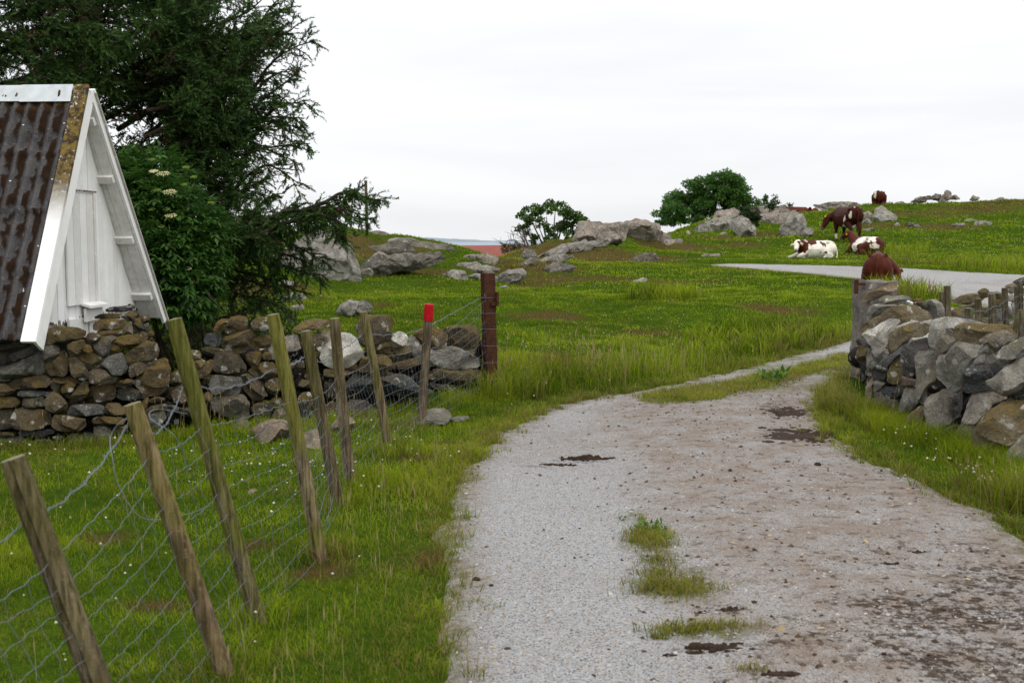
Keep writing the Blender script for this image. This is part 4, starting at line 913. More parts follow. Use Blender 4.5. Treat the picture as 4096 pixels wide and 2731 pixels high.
mb.build('roof_light_seal', M_TIMBER, shed, S(2, SW / 2, 1.8), False)
# ridge capping
mb = MB()
for side in (0, 1):
    mb.prism([RP(.12, .942, side, .062), RP(.12, 1.008, side, .07), RP(.12, 1.012, side, .076), RP(.12, .942, side, .068)], [RP(LEN, .942, side, .062), RP(LEN, 1.008, side, .07), RP(LEN, 1.012, side, .076), RP(LEN, .942, side, .068)])
    mb.prism([RP(.10, .938, side, .069), RP(.10, 1.01, side, .077), RP(.10, 1.012, side, .081), RP(.10, .938, side, .073)], [RP(.55, .938, side, .069), RP(.55, 1.01, side, .077), RP(.55, 1.012, side, .081), RP(.55, .938, side, .073)])
mb.build('ridge_cap', M_RIDGE, shed, RP(LEN / 2, 1, 0), False)
# verge boards
for side in (0, 1):
    mb = MB(); lich = np.array([1, 1, 1.])
    t = np.linspace(-.03, 1.012 if side == 0 else 1.0, 26)
    for k in range(25):      # cap board lying on the sheets, top edges lichen-stained
        st = lambda q: .02 + .98 * float(sst(.38, .62, q)) if side == 0 else .1
        u0, u1 = t[k], t[k + 1]
        A = [RP(-.035, u0, side, .052), RP(.085, u0, side, .058), RP(.085, u0, side, .083), RP(-.035, u0, side, .083)]
        B = [RP(-.035, u1, side, .052), RP(.085, u1, side, .058), RP(.085, u1, side, .083), RP(-.035, u1, side, .083)]
        A = np.array(A); B = np.array(B); n_ = 4; kk = np.arange(4)
        fs = [np.stack([kk, (kk + 1) % 4, (kk + 1) % 4 + 4, kk + 4], 1)]
        if k == 0: fs.append(kk[::-1])
        if k == 24: fs.append(kk + 4)
        mb.add(np.concatenate([A, B]), fs, np.repeat([[st(u0)] * 3, [st(u1)] * 3], 4, 0))
    o = mb.build('verge_board', M_WHITE, shed, RP(0, .5, side), False)
    mb = MB()
    lo_ = -.07 if side == 0 else -.012
    mb.prism([RP(-.03, -.03, side, .05), RP(-.03, -.03, side, lo_), RP(-.03, 1.0 - .035, side, lo_), RP(-.03, 1.0, side, .05)], [RP(-.004, -.03, side, .05), RP(-.004, -.03, side, lo_), RP(-.004, 1.0 - .035, side, lo_), RP(-.004, 1.0, side, .05)], (.1, .1, .1))
    if side == 1: mb.prism([RP(-.05, -.08, side, .06), RP(-.05, -.08, side, .045), RP(-.05, .99, side, .045), RP(-.05, .99, side, .06)], [RP(.0, -.08, side, .06), RP(.0, -.08, side, .045), RP(.0, .99, side, .045), RP(.0, .99, side, .06)], (.6, .6, .6))
    mb.build('fascia_board', M_WHITE, shed, RP(0, .5, side, -.03), False)
# soffit boards and cross battens under the overhang
GS = .20
m = NT('grey_white_boards', .8); M_SOFF = m.done(m.mix(m.ramp(m.noise(m.pos(), 14, 5, .7), .4, .75), (.76, .745, .72), (.55, .53, .5)))
for side in (0, 1):
    mb = MB()
    for j in range(2):
        a0, a1 = .0 + j * .10, .096 + j * .10
        mb.prism([RP(a0, .0, side, -.02), RP(a1, .0, side, -.02), RP(a1, .0, side, .012), RP(a0, .0, side, .012)], [RP(a0, .97, side, -.02), RP(a1, .97, side, -.02), RP(a1, .97, side, .012), RP(a0, .97, side, .012)])
    for t_ in (.1, .37, .64, .88):
        mb.prism([RP(.0, t_, side, -.065), RP(.2, t_, side, -.065), RP(.2, t_, side, -.021), RP(.0, t_, side, -.021)], [RP(.0, t_ + .028, side, -.065), RP(.2, t_ + .028, side, -.065), RP(.2, t_ + .028, side, -.021), RP(.0, t_ + .028, side, -.021)])
    mb.build('soffit', M_SOFF, shed, RP(.15, .5, side), False)
# gable wall: upright boards, peeling, ragged at the foot
def gpt(px, py, a=GS):
    """(b, z) on the gable plane under a photo pixel"""
    o_ = np.array([0, 0, EYE]); d = P(px, py, 1.0) - o_; p0 = S(a, 0, 0); k = ((p0 - o_) @ SR) / (d @ SR); q = o_ + d * k
    return float((q - p0) @ SG), float(q[2])
mb = MB(); b = .03; k = 0; rr = random.Random(3)
def ztop_at(b): return ZE + SH * (1 - abs(b - SW / 2) / (SW / 2)) - .05
while b < SW - .05:
    wd = rr.uniform(.085, .125); b1 = min(b + wd, SW - .03); th_ = .022; dz = rr.uniform(-.02, .02)
    zb = .90 + .05 * sst(.3, 2.0, b) + dz; inset = rr.uniform(0, .006)
    n_ = 5; bs = np.linspace(b + .002, b1 - .003, n_); zs = [zb + rr.uniform(-.025, .035) for _ in bs]
    if SW / 2 > b and SW / 2 < b1: bs = np.sort(np.append(bs[[0, 1, 3, 4]], SW / 2)); 
    tops = [max(ztop_at(x), zs[i] + .02) for i, x in enumerate(bs)]
    out = [(x, z) for x, z in zip(bs, zs)] + [(x, z) for x, z in zip(bs[::-1], tops[::-1])]
    mb.prism([S(GS + inset, x, z) for x, z in out], [S(GS + inset + th_, x, z) for x, z in out], (.03 + .22 * rr.random() ** 3,) * 3); b = b1
mb.prism([S(GS + .04, .1, .84), S(GS + .04, SW - .1, .84), S(GS + .04, SW / 2, ZA - .3)], [S(GS + .05, .1, .84), S(GS + .05, SW - .1, .84), S(GS + .05, SW / 2, ZA - .3)], (.5, .5, .5))
mb.build('gable_wall', M_WHITE, shed, S(GS, SW / 2, 1.7), False)
# loft hatch of narrow boards with frame strip, ledge and the patched panel beneath it
q = [gpt(*p) for p in c1([(262, 512), (348, 512), (378, 940), (212, 960)])]
hb0, hb1 = gpt(*c1([(300, 520)])[0])[0], gpt(*c1([(360, 700)])[0])[0]; hz1 = gpt(*c1([(345, 512)])[0])[1]; hz0 = gpt(*c1([(345, 945)])[0])[1]
hatch = None; mb = MB(); nb_ = 4; hb0 = hb1 - .52
for j in range(nb_):
    x0 = hb0 + (hb1 - hb0) * j / nb_ + .004; x1 = hb0 + (hb1 - hb0) * (j + 1) / nb_ - .003; zz = min(hz1, ztop_at(x0) - .05)
    mb.prism([S(GS - .018, x0, hz0), S(GS - .018, x1, hz0), S(GS - .018, x1, hz1), S(GS - .018, x0, zz)], [S(GS - .002, x0, hz0), S(GS - .002, x1, hz0), S(GS - .002, x1, hz1), S(GS - .002, x0, zz)], (.12 + .14 * (j % 2),) * 3)
hatch = mb.build('hatch', M_WHITE, shed, S(GS, (hb0 + hb1) / 2, (hz0 + hz1) / 2), False)
mb = MB(); mb.prism([S(GS - .03, hb1 + .003, hz0), S(GS - .03, hb1 + .035, hz0), S(GS - .03, hb1 + .035, hz1 + .02), S(GS - .03, hb1 + .003, hz1 + .02)], [S(GS - .003, hb1 + .003, hz0), S(GS - .003, hb1 + .035, hz0), S(GS - .003, hb1 + .035, hz1 + .02), S(GS - .003, hb1 + .003, hz1 + .02)], (.3,) * 3)
mb.prism([S(GS - .03, hb0 + .12, hz1 + .004), S(GS - .03, hb1 + .06, hz1 + .004), S(GS - .03, hb1 + .06, hz1 + .02), S(GS - .03, hb0 + .12, hz1 + .02)], [S(GS - .019, hb0 + .12, hz1 + .004), S(GS - .019, hb1 + .06, hz1 + .004), S(GS - .019, hb1 + .06, hz1 + .02), S(GS - .019, hb0 + .12, hz1 + .02)], (.9,) * 3)
mb.build('frame', M_WHITE, hatch, S(GS, hb1, hz1), False)
mb = MB(); lb0, lb1 = gpt(*tA([(800, 60)])[0])[0], gpt(*tA([(990, 40)])[0])[0]; lz = gpt(*tA([(900, 60)])[0])[1]
mb.prism([S(GS - .10, lb0, lz - .01), S(GS - .10, lb1, lz - .01), S(GS - .10, lb1, lz + .012), S(GS - .10, lb0, lz + .012)], [S(GS - .02, lb0, lz + .015), S(GS - .02, lb1, lz + .015), S(GS - .02, lb1, lz + .037), S(GS - .02, lb0, lz + .037)], (.2,) * 3)
mb.prism([S(GS - .055, lb0 + .02, lz - .13), S(GS - .055, lb1 - .03, lz - .12), S(GS - .055, lb1 - .03, lz - .01), S(GS - .055, lb0 + .02, lz - .01)], [S(GS - .03, lb0 + .02, lz - .13), S(GS - .03, lb1 - .03, lz - .12), S(GS - .03, lb1 - .03, lz - .01), S(GS - .03, lb0 + .02, lz - .01)], (.3,) * 3)
mb.build('ledge', M_WHITE, hatch, S(GS, lb0, lz), False)
mb = MB()
for (p0, p1) in (((690, 200), (880, 300)), ((890, 160), (970, 340))):
    (x0, z1), (x1, z0) = gpt(*tA([p0])[0]), gpt(*tA([p1])[0]); z0 -= .06
    mb.prism([S(GS - .012, x0, z0), S(GS - .012, x1, z0), S(GS - .012, x1, z1), S(GS - .012, x0, z1)], [S(GS + .01, x0, z0), S(GS + .01, x1, z0), S(GS + .01, x1, z1), S(GS + .01, x0, z1)], (.15,) * 3)
mb.build('lower_panel', M_WHITE, shed, S(GS, .5, .9), False)

# stone base: front under the eave and the pile under the gable
core = MB(); 
core.prism([S(.42, .18, 0), S(LEN, .18, 0), S(LEN, .18, .74), S(.42, .18, .74)], [S(.42, SW - .05, 0), S(LEN, SW - .05, 0), S(LEN, SW - .05, .74), S(.42, SW - .05, .74)])
m = NT('earth_core'); M_EARTH = m.done((.025, .022, .018))
base = core.build('foundation', M_EARTH, shed, S(2, SW / 2, .4), False)
SF = [('s',[(85,560),(100,535),(340,470),(390,470),(385,540),(330,545),(120,630),(90,615)]),('g',[(0,675),(200,625),(370,535),(410,545),(430,730),(380,755),(160,790),(-40,800),(-60,690)]),('s',[(-60,520),(60,540),(70,610),(40,660),(-60,665)]),
 ('d',[(-30,440),(360,425),(370,450),(200,480),(-30,510)]),('b',[(60,870),(130,805),(400,765),(480,790),(510,850),(300,900),(130,915)]),('g',[(-30,800),(80,800),(90,820),(-30,835)]),('b',[(-30,840),(60,850),(120,900),(150,920),(-30,925)]),
 ('s',[(160,940),(200,920),(370,915),(490,940),(470,975),(330,965),(220,985),(165,975)]),('o',[(-30,930),(130,935),(60,970),(-30,975)]),('o',[(-40,985),(150,985),(185,1050),(160,1080),(-40,1110)]),('b',[(215,1010),(250,985),(420,975),(440,1030),(430,1085),(215,1095)]),
 ('b',[(-50,1125),(150,1100),(420,1105),(490,1170),(500,1270),(430,1300),(160,1305),(-50,1325)]),('s',[(170,1330),(300,1310),(510,1310),(540,1350),(400,1390),(190,1380)]),('b',[(-30,1345),(120,1345),(135,1380),(-30,1390)]),
 ('s',[(-40,1395),(200,1380),(250,1420),(240,1450),(-40,1490)]),('s',[(260,1440),(380,1415),(500,1410),(490,1450),(400,1480),(270,1475)]),('d',[(-40,1500),(180,1490),(330,1490),(420,1510),(380,1560),(-40,1570)])]
for k, poly in SF: wall_stone(tA(poly), 8.85 + RNG.uniform(-.03, .03), (1, -.06), M_STONE, base, tone(k), face=.1, pw=4, rough=.05, cuts=9, grow=1.03)
GFN = [('s',10.3,[(1080,100),(1140,75),(1360,50),(1365,75),(1250,120),(1090,120)]),('o',9.75,[(980,165),(1080,135),(1230,140),(1245,175),(1100,195),(985,185)]),('o',9.7,[(975,250),(1000,210),(1150,195),(1280,205),(1270,270),(1150,310),(980,310)]),
 ('b',10.1,[(1230,170),(1350,105),(1400,110),(1410,150),(1350,210),(1290,215)]),('P',9.9,[(1280,250),(1340,220),(1355,290),(1340,345),(1270,350),(1260,290)]),('o',9.65,[(980,330),(1130,310),(1260,300),(1270,350),(1100,380),(990,375)]),
 ('b',10.2,[(1350,230),(1440,215),(1470,290),(1440,320),(1370,330)]),('b',10.5,[(1415,160),(1510,150),(1520,200),(1450,215),(1410,190)]),('s',10.5,[(1455,250),(1510,225),(1535,300),(1460,325)]),('b',10.5,[(1480,340),(1550,310),(1575,340),(1560,365),(1490,365)]),
 ('b',10.5,[(1490,380),(1550,370),(1570,430),(1500,430)]),('o',10.25,[(1350,190),(1420,185),(1430,225),(1360,225)]),('d',10.3,[(1360,320),(1480,320),(1490,390),(1370,390)])]
for k, d, poly in GFN: wall_stone(tA(poly), d, (.35, 1), M_STONE, base, tone(k), face=.6, pw=4, rough=.06, cuts=9, grow=1.06)
for k in range(27):      # the front wall carries on to the left beyond the frame
    x = -4.75 - (k % 5) * .5 - random.uniform(0, .1); z = .08 + (k // 5) * .13; y = 8.9 + (-3.9 - x) * .06
    W = [np.array([x + .25 * math.cos(t) * random.uniform(.85, 1.1), y, z + .07 * math.sin(t) * random.uniform(.85, 1.1)]) for t in np.arange(8) * PI / 4]
    make_stone('stone', W, .13, np.array([0, -1.0, 0]), M_STONE, base, tone('b'), rough=.05, cuts=7)
mb = MB(); pp = tA([(400, 400)])[0]; q = P(pp[0], pp[1], 8.82); mb.box(q, .10, .09, .1, rotz(.1)); mb.box(P(*tA([(180, 395)])[0], 8.95), .8, .06, .05, rotz(-.07)); mb.build('eave_beam', M_TIMBER, shed, q, False)
# ------------------------------------------------------------------ wire fence with leaning posts
m = NT('weathered_post', .88); ob = m.obj(); oi = m.n('ObjectInfo')
mp_ = m.n('Mapping'); mp_.inputs['Scale'].default_value = (1, 1, .06); m.l(ob, mp_.inputs[0])
n1 = m.noise(mp_.outputs[0], 60, 5, .75); n2 = m.noise(ob, 5, 4, .6); n3 = m.noise(ob, 60, 3, .6); sx = m.n('SeparateXYZ'); m.l(m.obj(False), sx.inputs[0])
rings = m.n('TexWave'); rings.wave_type = 'BANDS'; rings.bands_direction = 'Z'; rings.inputs['Scale'].default_value = 26; rings.inputs['Distortion'].default_value = 2.5; rings.inputs['Detail'].default_value = 2; m.l(m.obj(False), rings.inputs['Vector'])
c = m.mix(m.ramp(n1, .40, .60), (.045, .034, .025), (.235, .19, .145))
c = m.mix(m.ramp(m.noise(ob, 3, 4), .48, .62, 0, .75), c, (.05, .038, .028))
c = m.mix(m.ramp(n3, .60, .7, 0, .4), c, (.33, .29, .23))
alg = m.math('MULTIPLY', oi.outputs['Alpha'], m.ramp(m.math('ADD', n2, m.math('MULTIPLY', sx.outputs[2], .22)), .32, .58))
c = m.mix(alg, c, m.mix(m.ramp(n1, .4, .6), (.06, .064, .014), (.165, .158, .048)))
c = m.mix(1, c, oi.outputs['Color'], 'MULTIPLY')
M_POST = m.done(c, m.bump(n1, .5, .006, m.bump(rings.outputs['Fac'], .08, .003)))
m = NT('post_end_grain', .9); M_END = m.done(m.mix(m.noise(m.obj(False), 60, 4), (.14, .12, .07), (.26, .23, .15)))
m = NT('galvanised_wire', .5); m.b.inputs['Metallic'].default_value = .35; M_WIRE = m.done((.20, .22, .245))
m = NT('red_paint', .5); M_RED = m.done(m.mix(m.ramp(m.noise(m.obj(False), 60, 4), .4, .65), (.46, .008, .014), (.34, .004, .01)), m.bump(m.noise(m.obj(False), 90, 3), .3, .004))

def post_mesh(A, B, r, seed, sides=18, crack=True, n=22, bowk=.012):
    """round split post from base A to top B"""
    R = np.random.default_rng(seed); A = np.array(A); B = np.array(B); ax = unit(B - A); t = np.linspace(0, 1, n)
    side = unit(np.cross(ax, [0, 1, 0])); fr = np.cross(side, ax)
    bow = np.sin(t * PI) * R.uniform(-bowk, bowk)
    C = A + (B - A) * t[:, None] + side * bow[:, None]
    th_ = np.arange(sides) * 2 * PI / sides; ck = R.integers(0, sides)
    V = []
    for i in range(n):
        rad = r * (1.06 - .1 * t[i]) * (1 + .05 * np.sin(th_ * 2 + R.uniform(0, .2)) + .03 * np.sin(th_ * 3 + 1 + t[i] * 2) + R.normal(0, .012, sides))
        if i >= n - 1: rad = rad * .93
        if crack and t[i] > .12: rad[int(round(ck + .8 * math.sin(t[i] * 2.2))) % sides] -= r * .30
        V.append(C[i] + side * (np.cos(th_) * rad)[:, None] + fr * (np.sin(th_) * rad)[:, None])
    V = np.concatenate(V + [[C[-1] + ax * .004]]); i = np.arange(n - 1)[:, None] * sides; j = np.arange(sides)[None]; j2 = (j + 1) % sides
    q = np.stack([i + j, i + sides + j, i + sides + j2, i + j2], -1).reshape(-1, 4)[:, ::-1]
    L = (n - 1) * sides; k = np.arange(sides); tr = np.stack([L + k, L + (k + 1) % sides, np.full(sides, len(V) - 1)], 1)
    return V, [q, tr]
def make_post(A, B, r, parent, seed, color, label=None, crack=True, name='fence_post'):
    V, Fs = post_mesh(A, B, r, seed, crack=crack, bowk=0 if seed == 307 else .012)
    me = mesh_np(name, V, Fs, True, None, np.concatenate([np.zeros(len(Fs[0])), np.ones(len(Fs[1]))])); me.set_sharp_from_angle(angle=math.radians(40))
    o = put(name, me, [M_POST, M_END], parent, (np.array(A) + B) / 2); o.color = color
    if label: o['label'] = label
    return o
def disp(x, y): return x * 1.74150, y * 1.74150
fence = thing('wire_fence', (-1.0, 6.0, 0), 'wire netting fence on leaning wooden posts along the left edge of the gravel track', 'fence', 'wire fences')
POSTS = [  # base px, top px, depth, diameter, colour, algae, label
 (disp(307, 1818), disp(30, 1052), 3.3, .080, (1.0, .93, .86), .45, 'nearest grey brown post with a long drying crack'),
 (disp(516, 1572), disp(304, 927), 4.1, .072, (1.25, 1.08, .95), .7, 'second nearest post with green top and pale flaked bark'),
 (disp(597, 1458), disp(400, 733), 4.7, .072, (.92, .92, .75), 1.0, 'tall dark greenish post leaning left'),
 (disp(735, 1290), disp(627, 722), 5.6, .070, (1.25, 1.2, .95), .95, 'pale greenish post with a white streak near its foot'),
 (disp(779, 1166), disp(702, 760), 6.8, .072, (.85, .80, .72), .6, 'short dark brown post'),
 (disp(806, 1110), disp(768, 731), 7.4, .072, (1.15, 1.05, .95), .3, 'brown post without algae'),
 (disp(891, 1042), disp(834, 716), 8.5, .068, (1.1, 1.02, .9), .6, 'thin post split along its length'),
 (disp(968, 977), disp(986, 700), 9.8, .076, (.95, .9, .85), .1, 'upright post with a red painted top')]
pp = []
for k, (b, t, d, dia, c, al, lab) in enumerate(POSTS):
    A = P(*b, d); A[2] = gz(A[0], A[1]); B = P(*t, d - .06)
    pp.append((A, B)); ax = unit(B - A)
    po_ = make_post(A - ax * .25, B, dia / 2, fence, 300 + k, (*c, al), lab, crack=k != 1)
    if k == 7:
        V, Fs = post_mesh(B - ax * .135, B + ax * .006, dia / 2 + .003, 77, n=10, crack=False, bowk=0); put('painted_cap', mesh_np('painted_cap', V, Fs, True), M_RED, po_, B).data.set_sharp_from_angle(angle=.7)
# rusty iron gatepost
ra, rb = P(1963, 1580, 11.75), P(1951, 1093, 11.7); ra[2] = gz(ra[0], ra[1])
ip = thing('iron_gatepost', ra, 'tall rusty square iron post where the netting ends beside the track', 'gatepost')
mb = MB(); ax = unit(rb - ra); A = ra - ax * .2; ww, dd, tk = .118, .11, .008; R = rotz(.42); hgt = np.linalg.norm(rb - A)
out = [(-ww / 2, -dd / 2), (ww / 2, -dd / 2), (ww / 2, dd / 2), (-ww / 2, dd / 2)]
N_ = 26; V = []
for i in range(N_):
    for (x, y) in out: 
        j = 0.0015 * RNG.normal(size=3); V.append(A + ax * hgt * i / (N_ - 1) + R @ np.array([x, y, 0]) + j)
q = [[i * 4 + j, i * 4 + (j + 1) % 4, i * 4 + 4 + (j + 1) % 4, i * 4 + 4 + j] for i in range(N_ - 1) for j in range(4)]
mb.add(V, [np.array(q), np.array([[(N_ - 1) * 4 + j for j in range(4)]])]); mb.build('post_shaft', M_RUST, ip, (ra + rb) / 2, False)
mb = MB(); hx = P(1983, 1196, 11.65); mb.box(hx + [.012, 0, 0], .022, .05, .14, R); mb.box(hx + [-.02, 0, -.05], .06, .03, .03, R); mb.build('hinge', M_RUST, ip, hx, False)
mb = MB()
for f_ in (.20, .33, .46, .60, .74, .88):
    c_ = rb + (ra - rb) * f_; lp = np.array([R @ np.array([x * 1.08, y * 1.08, 0]) for x, y in out + out[:1]]); mb.tube(c_ + lp, .0022, 4)
for k in range(5): mb.tube([rb + (ra - rb) * .2 + R @ np.array([-.06, -.06, 0]), rb + (ra - rb) * .2 + R @ np.array([-.06 + RNG.uniform(-.05, .05), -.075, RNG.uniform(-.06, .06)])], .002, 4)
o_t = mb.build('wire_tie', M_WIRE, ip, rb, True); o_t['kind'] = 'stuff'
pp.append((ra + R @ np.array([-.06, -.06, 0]), rb + R @ np.array([-.06, -.06, 0])))
# start beyond the near post, outside the frame
A0_, B0_ = pp[0]; pp.insert(0, (A0_ + (A0_ - pp[1][0]) * 1.2, B0_ + (A0_ - pp[1][0]) * 1.2))
make_post(pp[0][0] - [0, 0, .2], pp[0][1], .038, fence, 311, (1, .95, .9, .5))
ftop = [.70, .68, .82, .66, .66, .64, .66, .66, .68, .78]; fbarb = [.8, .8, .93, .79, .79, .86, .80, .84, .80, .805]
def along(f, u_, k): return (pp[k][0] + (pp[k][1] - pp[k][0]) * f) * (1 - u_) + (pp[k + 1][0] + (pp[k + 1][1] - pp[k + 1][0]) * f) * u_
net = MB(); NW = 10
offs = RNG.uniform(-.012, .012, 200)
for k in range(len(pp) - 1):
    span = np.linalg.norm(pp[k + 1][0] - pp[k][0]); n = max(8, int(span / .035))
    for w_ in range(NW):
        f0 = .02 + (ftop[k] - .02) * w_ / (NW - 1); f1 = .02 + (ftop[k + 1] - .02) * w_ / (NW - 1); pts = []
        for i in range(n + 1):
            u_ = i / n; p = (pp[k][0] + (pp[k][1] - pp[k][0]) * f0) * (1 - u_) + (pp[k + 1][0] + (pp[k + 1][1] - pp[k + 1][0]) * f1) * u_
            x = p[1]
            p = p + np.array([.012 * math.sin(x * 5 + w_ * 2), 0, .0045 * math.sin(x * 62 + w_) + .005 * math.sin(x * 7 + w_ * 1.7) - .03 * math.sin(PI * u_) * (w_ / NW)]); p[2] = max(p[2], .012); pts.append(p)
        net.tube(pts, .0011 if w_ < NW - 1 else .0015, 4, False)
    nv = max(2, int(span / .105))
    for j in range(nv):
        u_ = (j + .5) / nv; pts = []; sh = RNG.uniform(-.02, .02)
        for i in range(9):
            f_ = i / 8; f0 = .02 + (ftop[k] - .02) * f_; f1 = .02 + (ftop[k + 1] - .02) * f_
            uu = min(1, max(0, u_ + sh * math.sin(f_ * 5))); p = (pp[k][0] + (pp[k][1] - pp[k][0]) * f0) * (1 - uu) + (pp[k + 1][0] + (pp[k + 1][1] - pp[k + 1][0]) * f1) * uu
            x = p[1]; w_ = f_ * (NW - 1); p = p + np.array([.012 * math.sin(x * 5 + w_ * 2), 0, .014 * math.sin(x * 7 + w_ * 1.7) - .03 * math.sin(PI * uu) * f_]); pts.append(p)
        net.tube(pts, .0009, 3, False)
net.build('netting', M_WIRE, fence, (-1, 6, .4), True)
def barbed(mb, pts, rw=.0015):
    pts = np.asarray(pts); L = np.concatenate([[0], np.cumsum(np.linalg.norm(np.diff(pts, axis=0), axis=1))]); n = int(L[-1] / .014); s = np.linspace(0, L[-1], n)
    q = np.stack([np.interp(s, L, pts[:, k]) for k in range(3)], -1); a = s * 110
    for ph in (0, PI): mb.tube(q + np.stack([.003 * np.cos(a + ph), 0 * a, .003 * np.sin(a + ph)], -1), rw, 4, False)
    for x in np.arange(.05, L[-1], .095):
        c_ = np.array([np.interp(x, L, pts[:, k]) for k in range(3)])
        for _ in range(4): mb.tube([c_, c_ + unit(RNG.normal(size=3)) * .016], [.0018, .0008], 3, False)
mb = MB(); bp = []
for k in range(len(pp) - 1):
    sag = [.04, .05, .11, .05, .02, .05, .02, .025, .0][k] if k < 9 else .02
    for i in range(16):
        u_ = i / 16; p = (pp[k][0] + (pp[k][1] - pp[k][0]) * fbarb[k]) * (1 - u_) + (pp[k + 1][0] + (pp[k + 1][1] - pp[k + 1][0]) * fbarb[k + 1]) * u_
        bp.append(p + np.array([-.035, 0, -sag * math.sin(PI * u_) ** 1.0 + .006 * math.sin(i * 2.1 + k)]))
bp.append(pp[-1][0] + (pp[-1][1] - pp[-1][0]) * fbarb[-1]); barbed(mb, bp); mb.build('barbed_wire', M_WIRE, fence, (-1, 6, .8), True)
# a slack loop of spare wire hanging behind the second post
mb = MB(); lp = bez([P(*tA([(1480, 1195)])[0], 4.4), P(*tA([(1250, 1210)])[0], 4.35), P(*tA([(1120, 1380)])[0], 4.35), P(*disp(258, 1050), 4.3), P(*disp(275, 1120), 4.3), P(*disp(330, 1190), 4.35), P(*disp(430, 1180), 4.5), P(*disp(480, 1160), 4.7)], 60)
mb.tube(lp, .0020, 5); lp = bez([P(*disp(430, 950), 5.0), P(*disp(360, 940), 4.6), P(*disp(345, 960), 4.5), P(*disp(400, 1000), 4.5), P(*disp(430, 1060), 4.6), P(*disp(455, 1130), 4.8)], 40); mb.tube(lp, .0019, 5)
mb.build('spare_wire', M_WIRE, fence, (-1, 4.4, .7), True)

# ------------------------------------------------------------------ small wire fence behind the right wall
rf = thing('wire_fence', (6.2, 12.8, 0), 'short weathered grey posts with slack wire netting between the two right hand stone walls', 'fence', 'wire fences')
RP_ = [((990, 640), (990, 160), 12.6, .075), ((945, 640), (945, 220), 13.0, .07), ((1210, 700), (1210, 380), 12.9, .09), ((1305, 700), (1305, 290), 13.0, .075), ((1450, 700), (1445, 240), 13.0, .085), ((1600, 680), (1572, 180), 13.0, .07), ((1695, 600), (1692, 165), 13.3, .055), ((1735, 680), (1728, 110), 12.9, .06), ((1640, 800), (1735, 405), 10.4, .062), ((1870, 800), (1850, 130), 12.6, .07)]
rpp = []
for k, (b, t, d, dia) in enumerate(RP_):
    B = P(*tD([t])[0], d); A = P(*tD([b])[0], d); ax = unit(B - A); A = B - ax * (B[2] - (gz(B[0], d) - .1)) / max(.3, ax[2])
    make_post(A, B, dia / 2, rf, 400 + k, (.95, .92, .88, .25)); rpp.append((A, B))
mb = MB(); nb = MB(); seq = [0, 3, 4, 5, 7, 9]
for a_, b_ in zip(seq[:-1], seq[1:]):
    (A1, B1), (A2, B2) = rpp[a_], rpp[b_]; g1, g2 = A1 + [0, 0, .1], A2 + [0, 0, .1]
    for dz, tgt in ((.14, 'b'), (.24, 'n'), (.36, 'n'), (.5, 'n'), (.64, 'n')):
        pts = [(B1 - [0, .04, dz]) * (1 - u_) + (B2 - [0, .04, dz]) * u_ - np.array([0, 0, .03 * math.sin(PI * u_) + .012 * math.sin(u_ * 15 + dz * 9)]) for u_ in np.linspace(0, 1, 14)]
        if tgt == 'b': barbed(mb, pts, .003)
        else: nb.tube(pts, .003, 4, False)
    n = int(np.linalg.norm(B2 - B1) / .05) + 1
    for j in range(n):
        u_ = (j + .5) / n; p = (B1 - [0, .04, .24]) * (1 - u_) + (B2 - [0, .04, .24]) * u_; q = p * 1; q[2] = .05; nb.tube([p, (p + q) / 2 + [.01 * math.sin(j), 0, 0], q], .0022, 3, False)
mb.build('barbed_wire', M_WIRE, rf, (6, 13, .8), True); nb.build('netting', M_WIRE, rf, (6, 13, .5), True)

# ------------------------------------------------------------------ far wooden pole and the red-roofed barn
mb = MB(); b = P(1476, 985, 70); t = P(1463, 722, 70); b[2] = min(gz(b[0], 70), b[2]) - .5
mb.tube([b, (b + t) / 2, t], [.11, .10, .09], 10); pole = mb.build('utility_pole', M_POST, None, (b[0], b[1], b[2]), True); pole.color = (.55, .5, .48, .1); tag(pole, 'thin bare wooden pole rising behind the left rocky mound', 'pole')
mb = MB(); mb.box(t + [-.12, 0, -.35], .22, .05, .05); mb.box(t + [-.2, 0, -.28], .05, .05, .2); mb.build('insulator_bracket', M_TIMBER, pole, t, False)
m = NT('red_roof_sheet', .7); w_ = m.n('TexWave'); w_.bands_direction = 'X'; w_.inputs['Scale'].default_value = 3; m.l(m.pos(), w_.inputs['Vector'])
M_RROOF = m.done(m.mix(m.ramp(m.noise(m.pos(), 1.2, 5, .7), .3, .7), (.235, .075, .06), (.29, .105, .085)), m.bump(w_.outputs['Fac'], .3, .05))
m = NT('barn_boards'); M_BARN = m.done(m.mix(m.noise(m.pos(), 2, 4), (.26, .07, .055), (.32, .10, .08)))
m = NT('barn_glass', .15); M_GLASS = m.done((.03, .035, .04))
y0 = 80; zr, ze = 1.0, -2.1; x0, x1 = -16, 3.2
barn = thing('barn', (-6, 83, -5), 'low distant barn with a long plain red roof seen through the gap by the sea', 'barn')
mb = MB(); 
for sg in (-1, 1):
    A = [(x0, 84 + sg * 4.3, ze), (x0, 84, zr), (x0, 84, zr + .14), (x0, 84 + sg * 4.3, ze + .14)]; mb.prism(A, [(x1, y, z + .1) for x, y, z in A])
mb.build('roof', M_RROOF, barn, (-6, 84, 0), False)
mb = MB(); mb.prism([(x0 + .4, 80.3, -7), (x0 + .4, 87.7, -7), (x0 + .4, 87.7, ze), (x0 + .4, 84, zr - .2), (x0 + .4, 80.3, ze)], [(x1 - .4, 80.3, -7), (x1 - .4, 87.7, -7), (x1 - .4, 87.7, ze), (x1 - .4, 84, zr - .2), (x1 - .4, 80.3, ze)]); wl_ = mb.build('wall', M_BARN, barn, (-6, 84, -4), False)
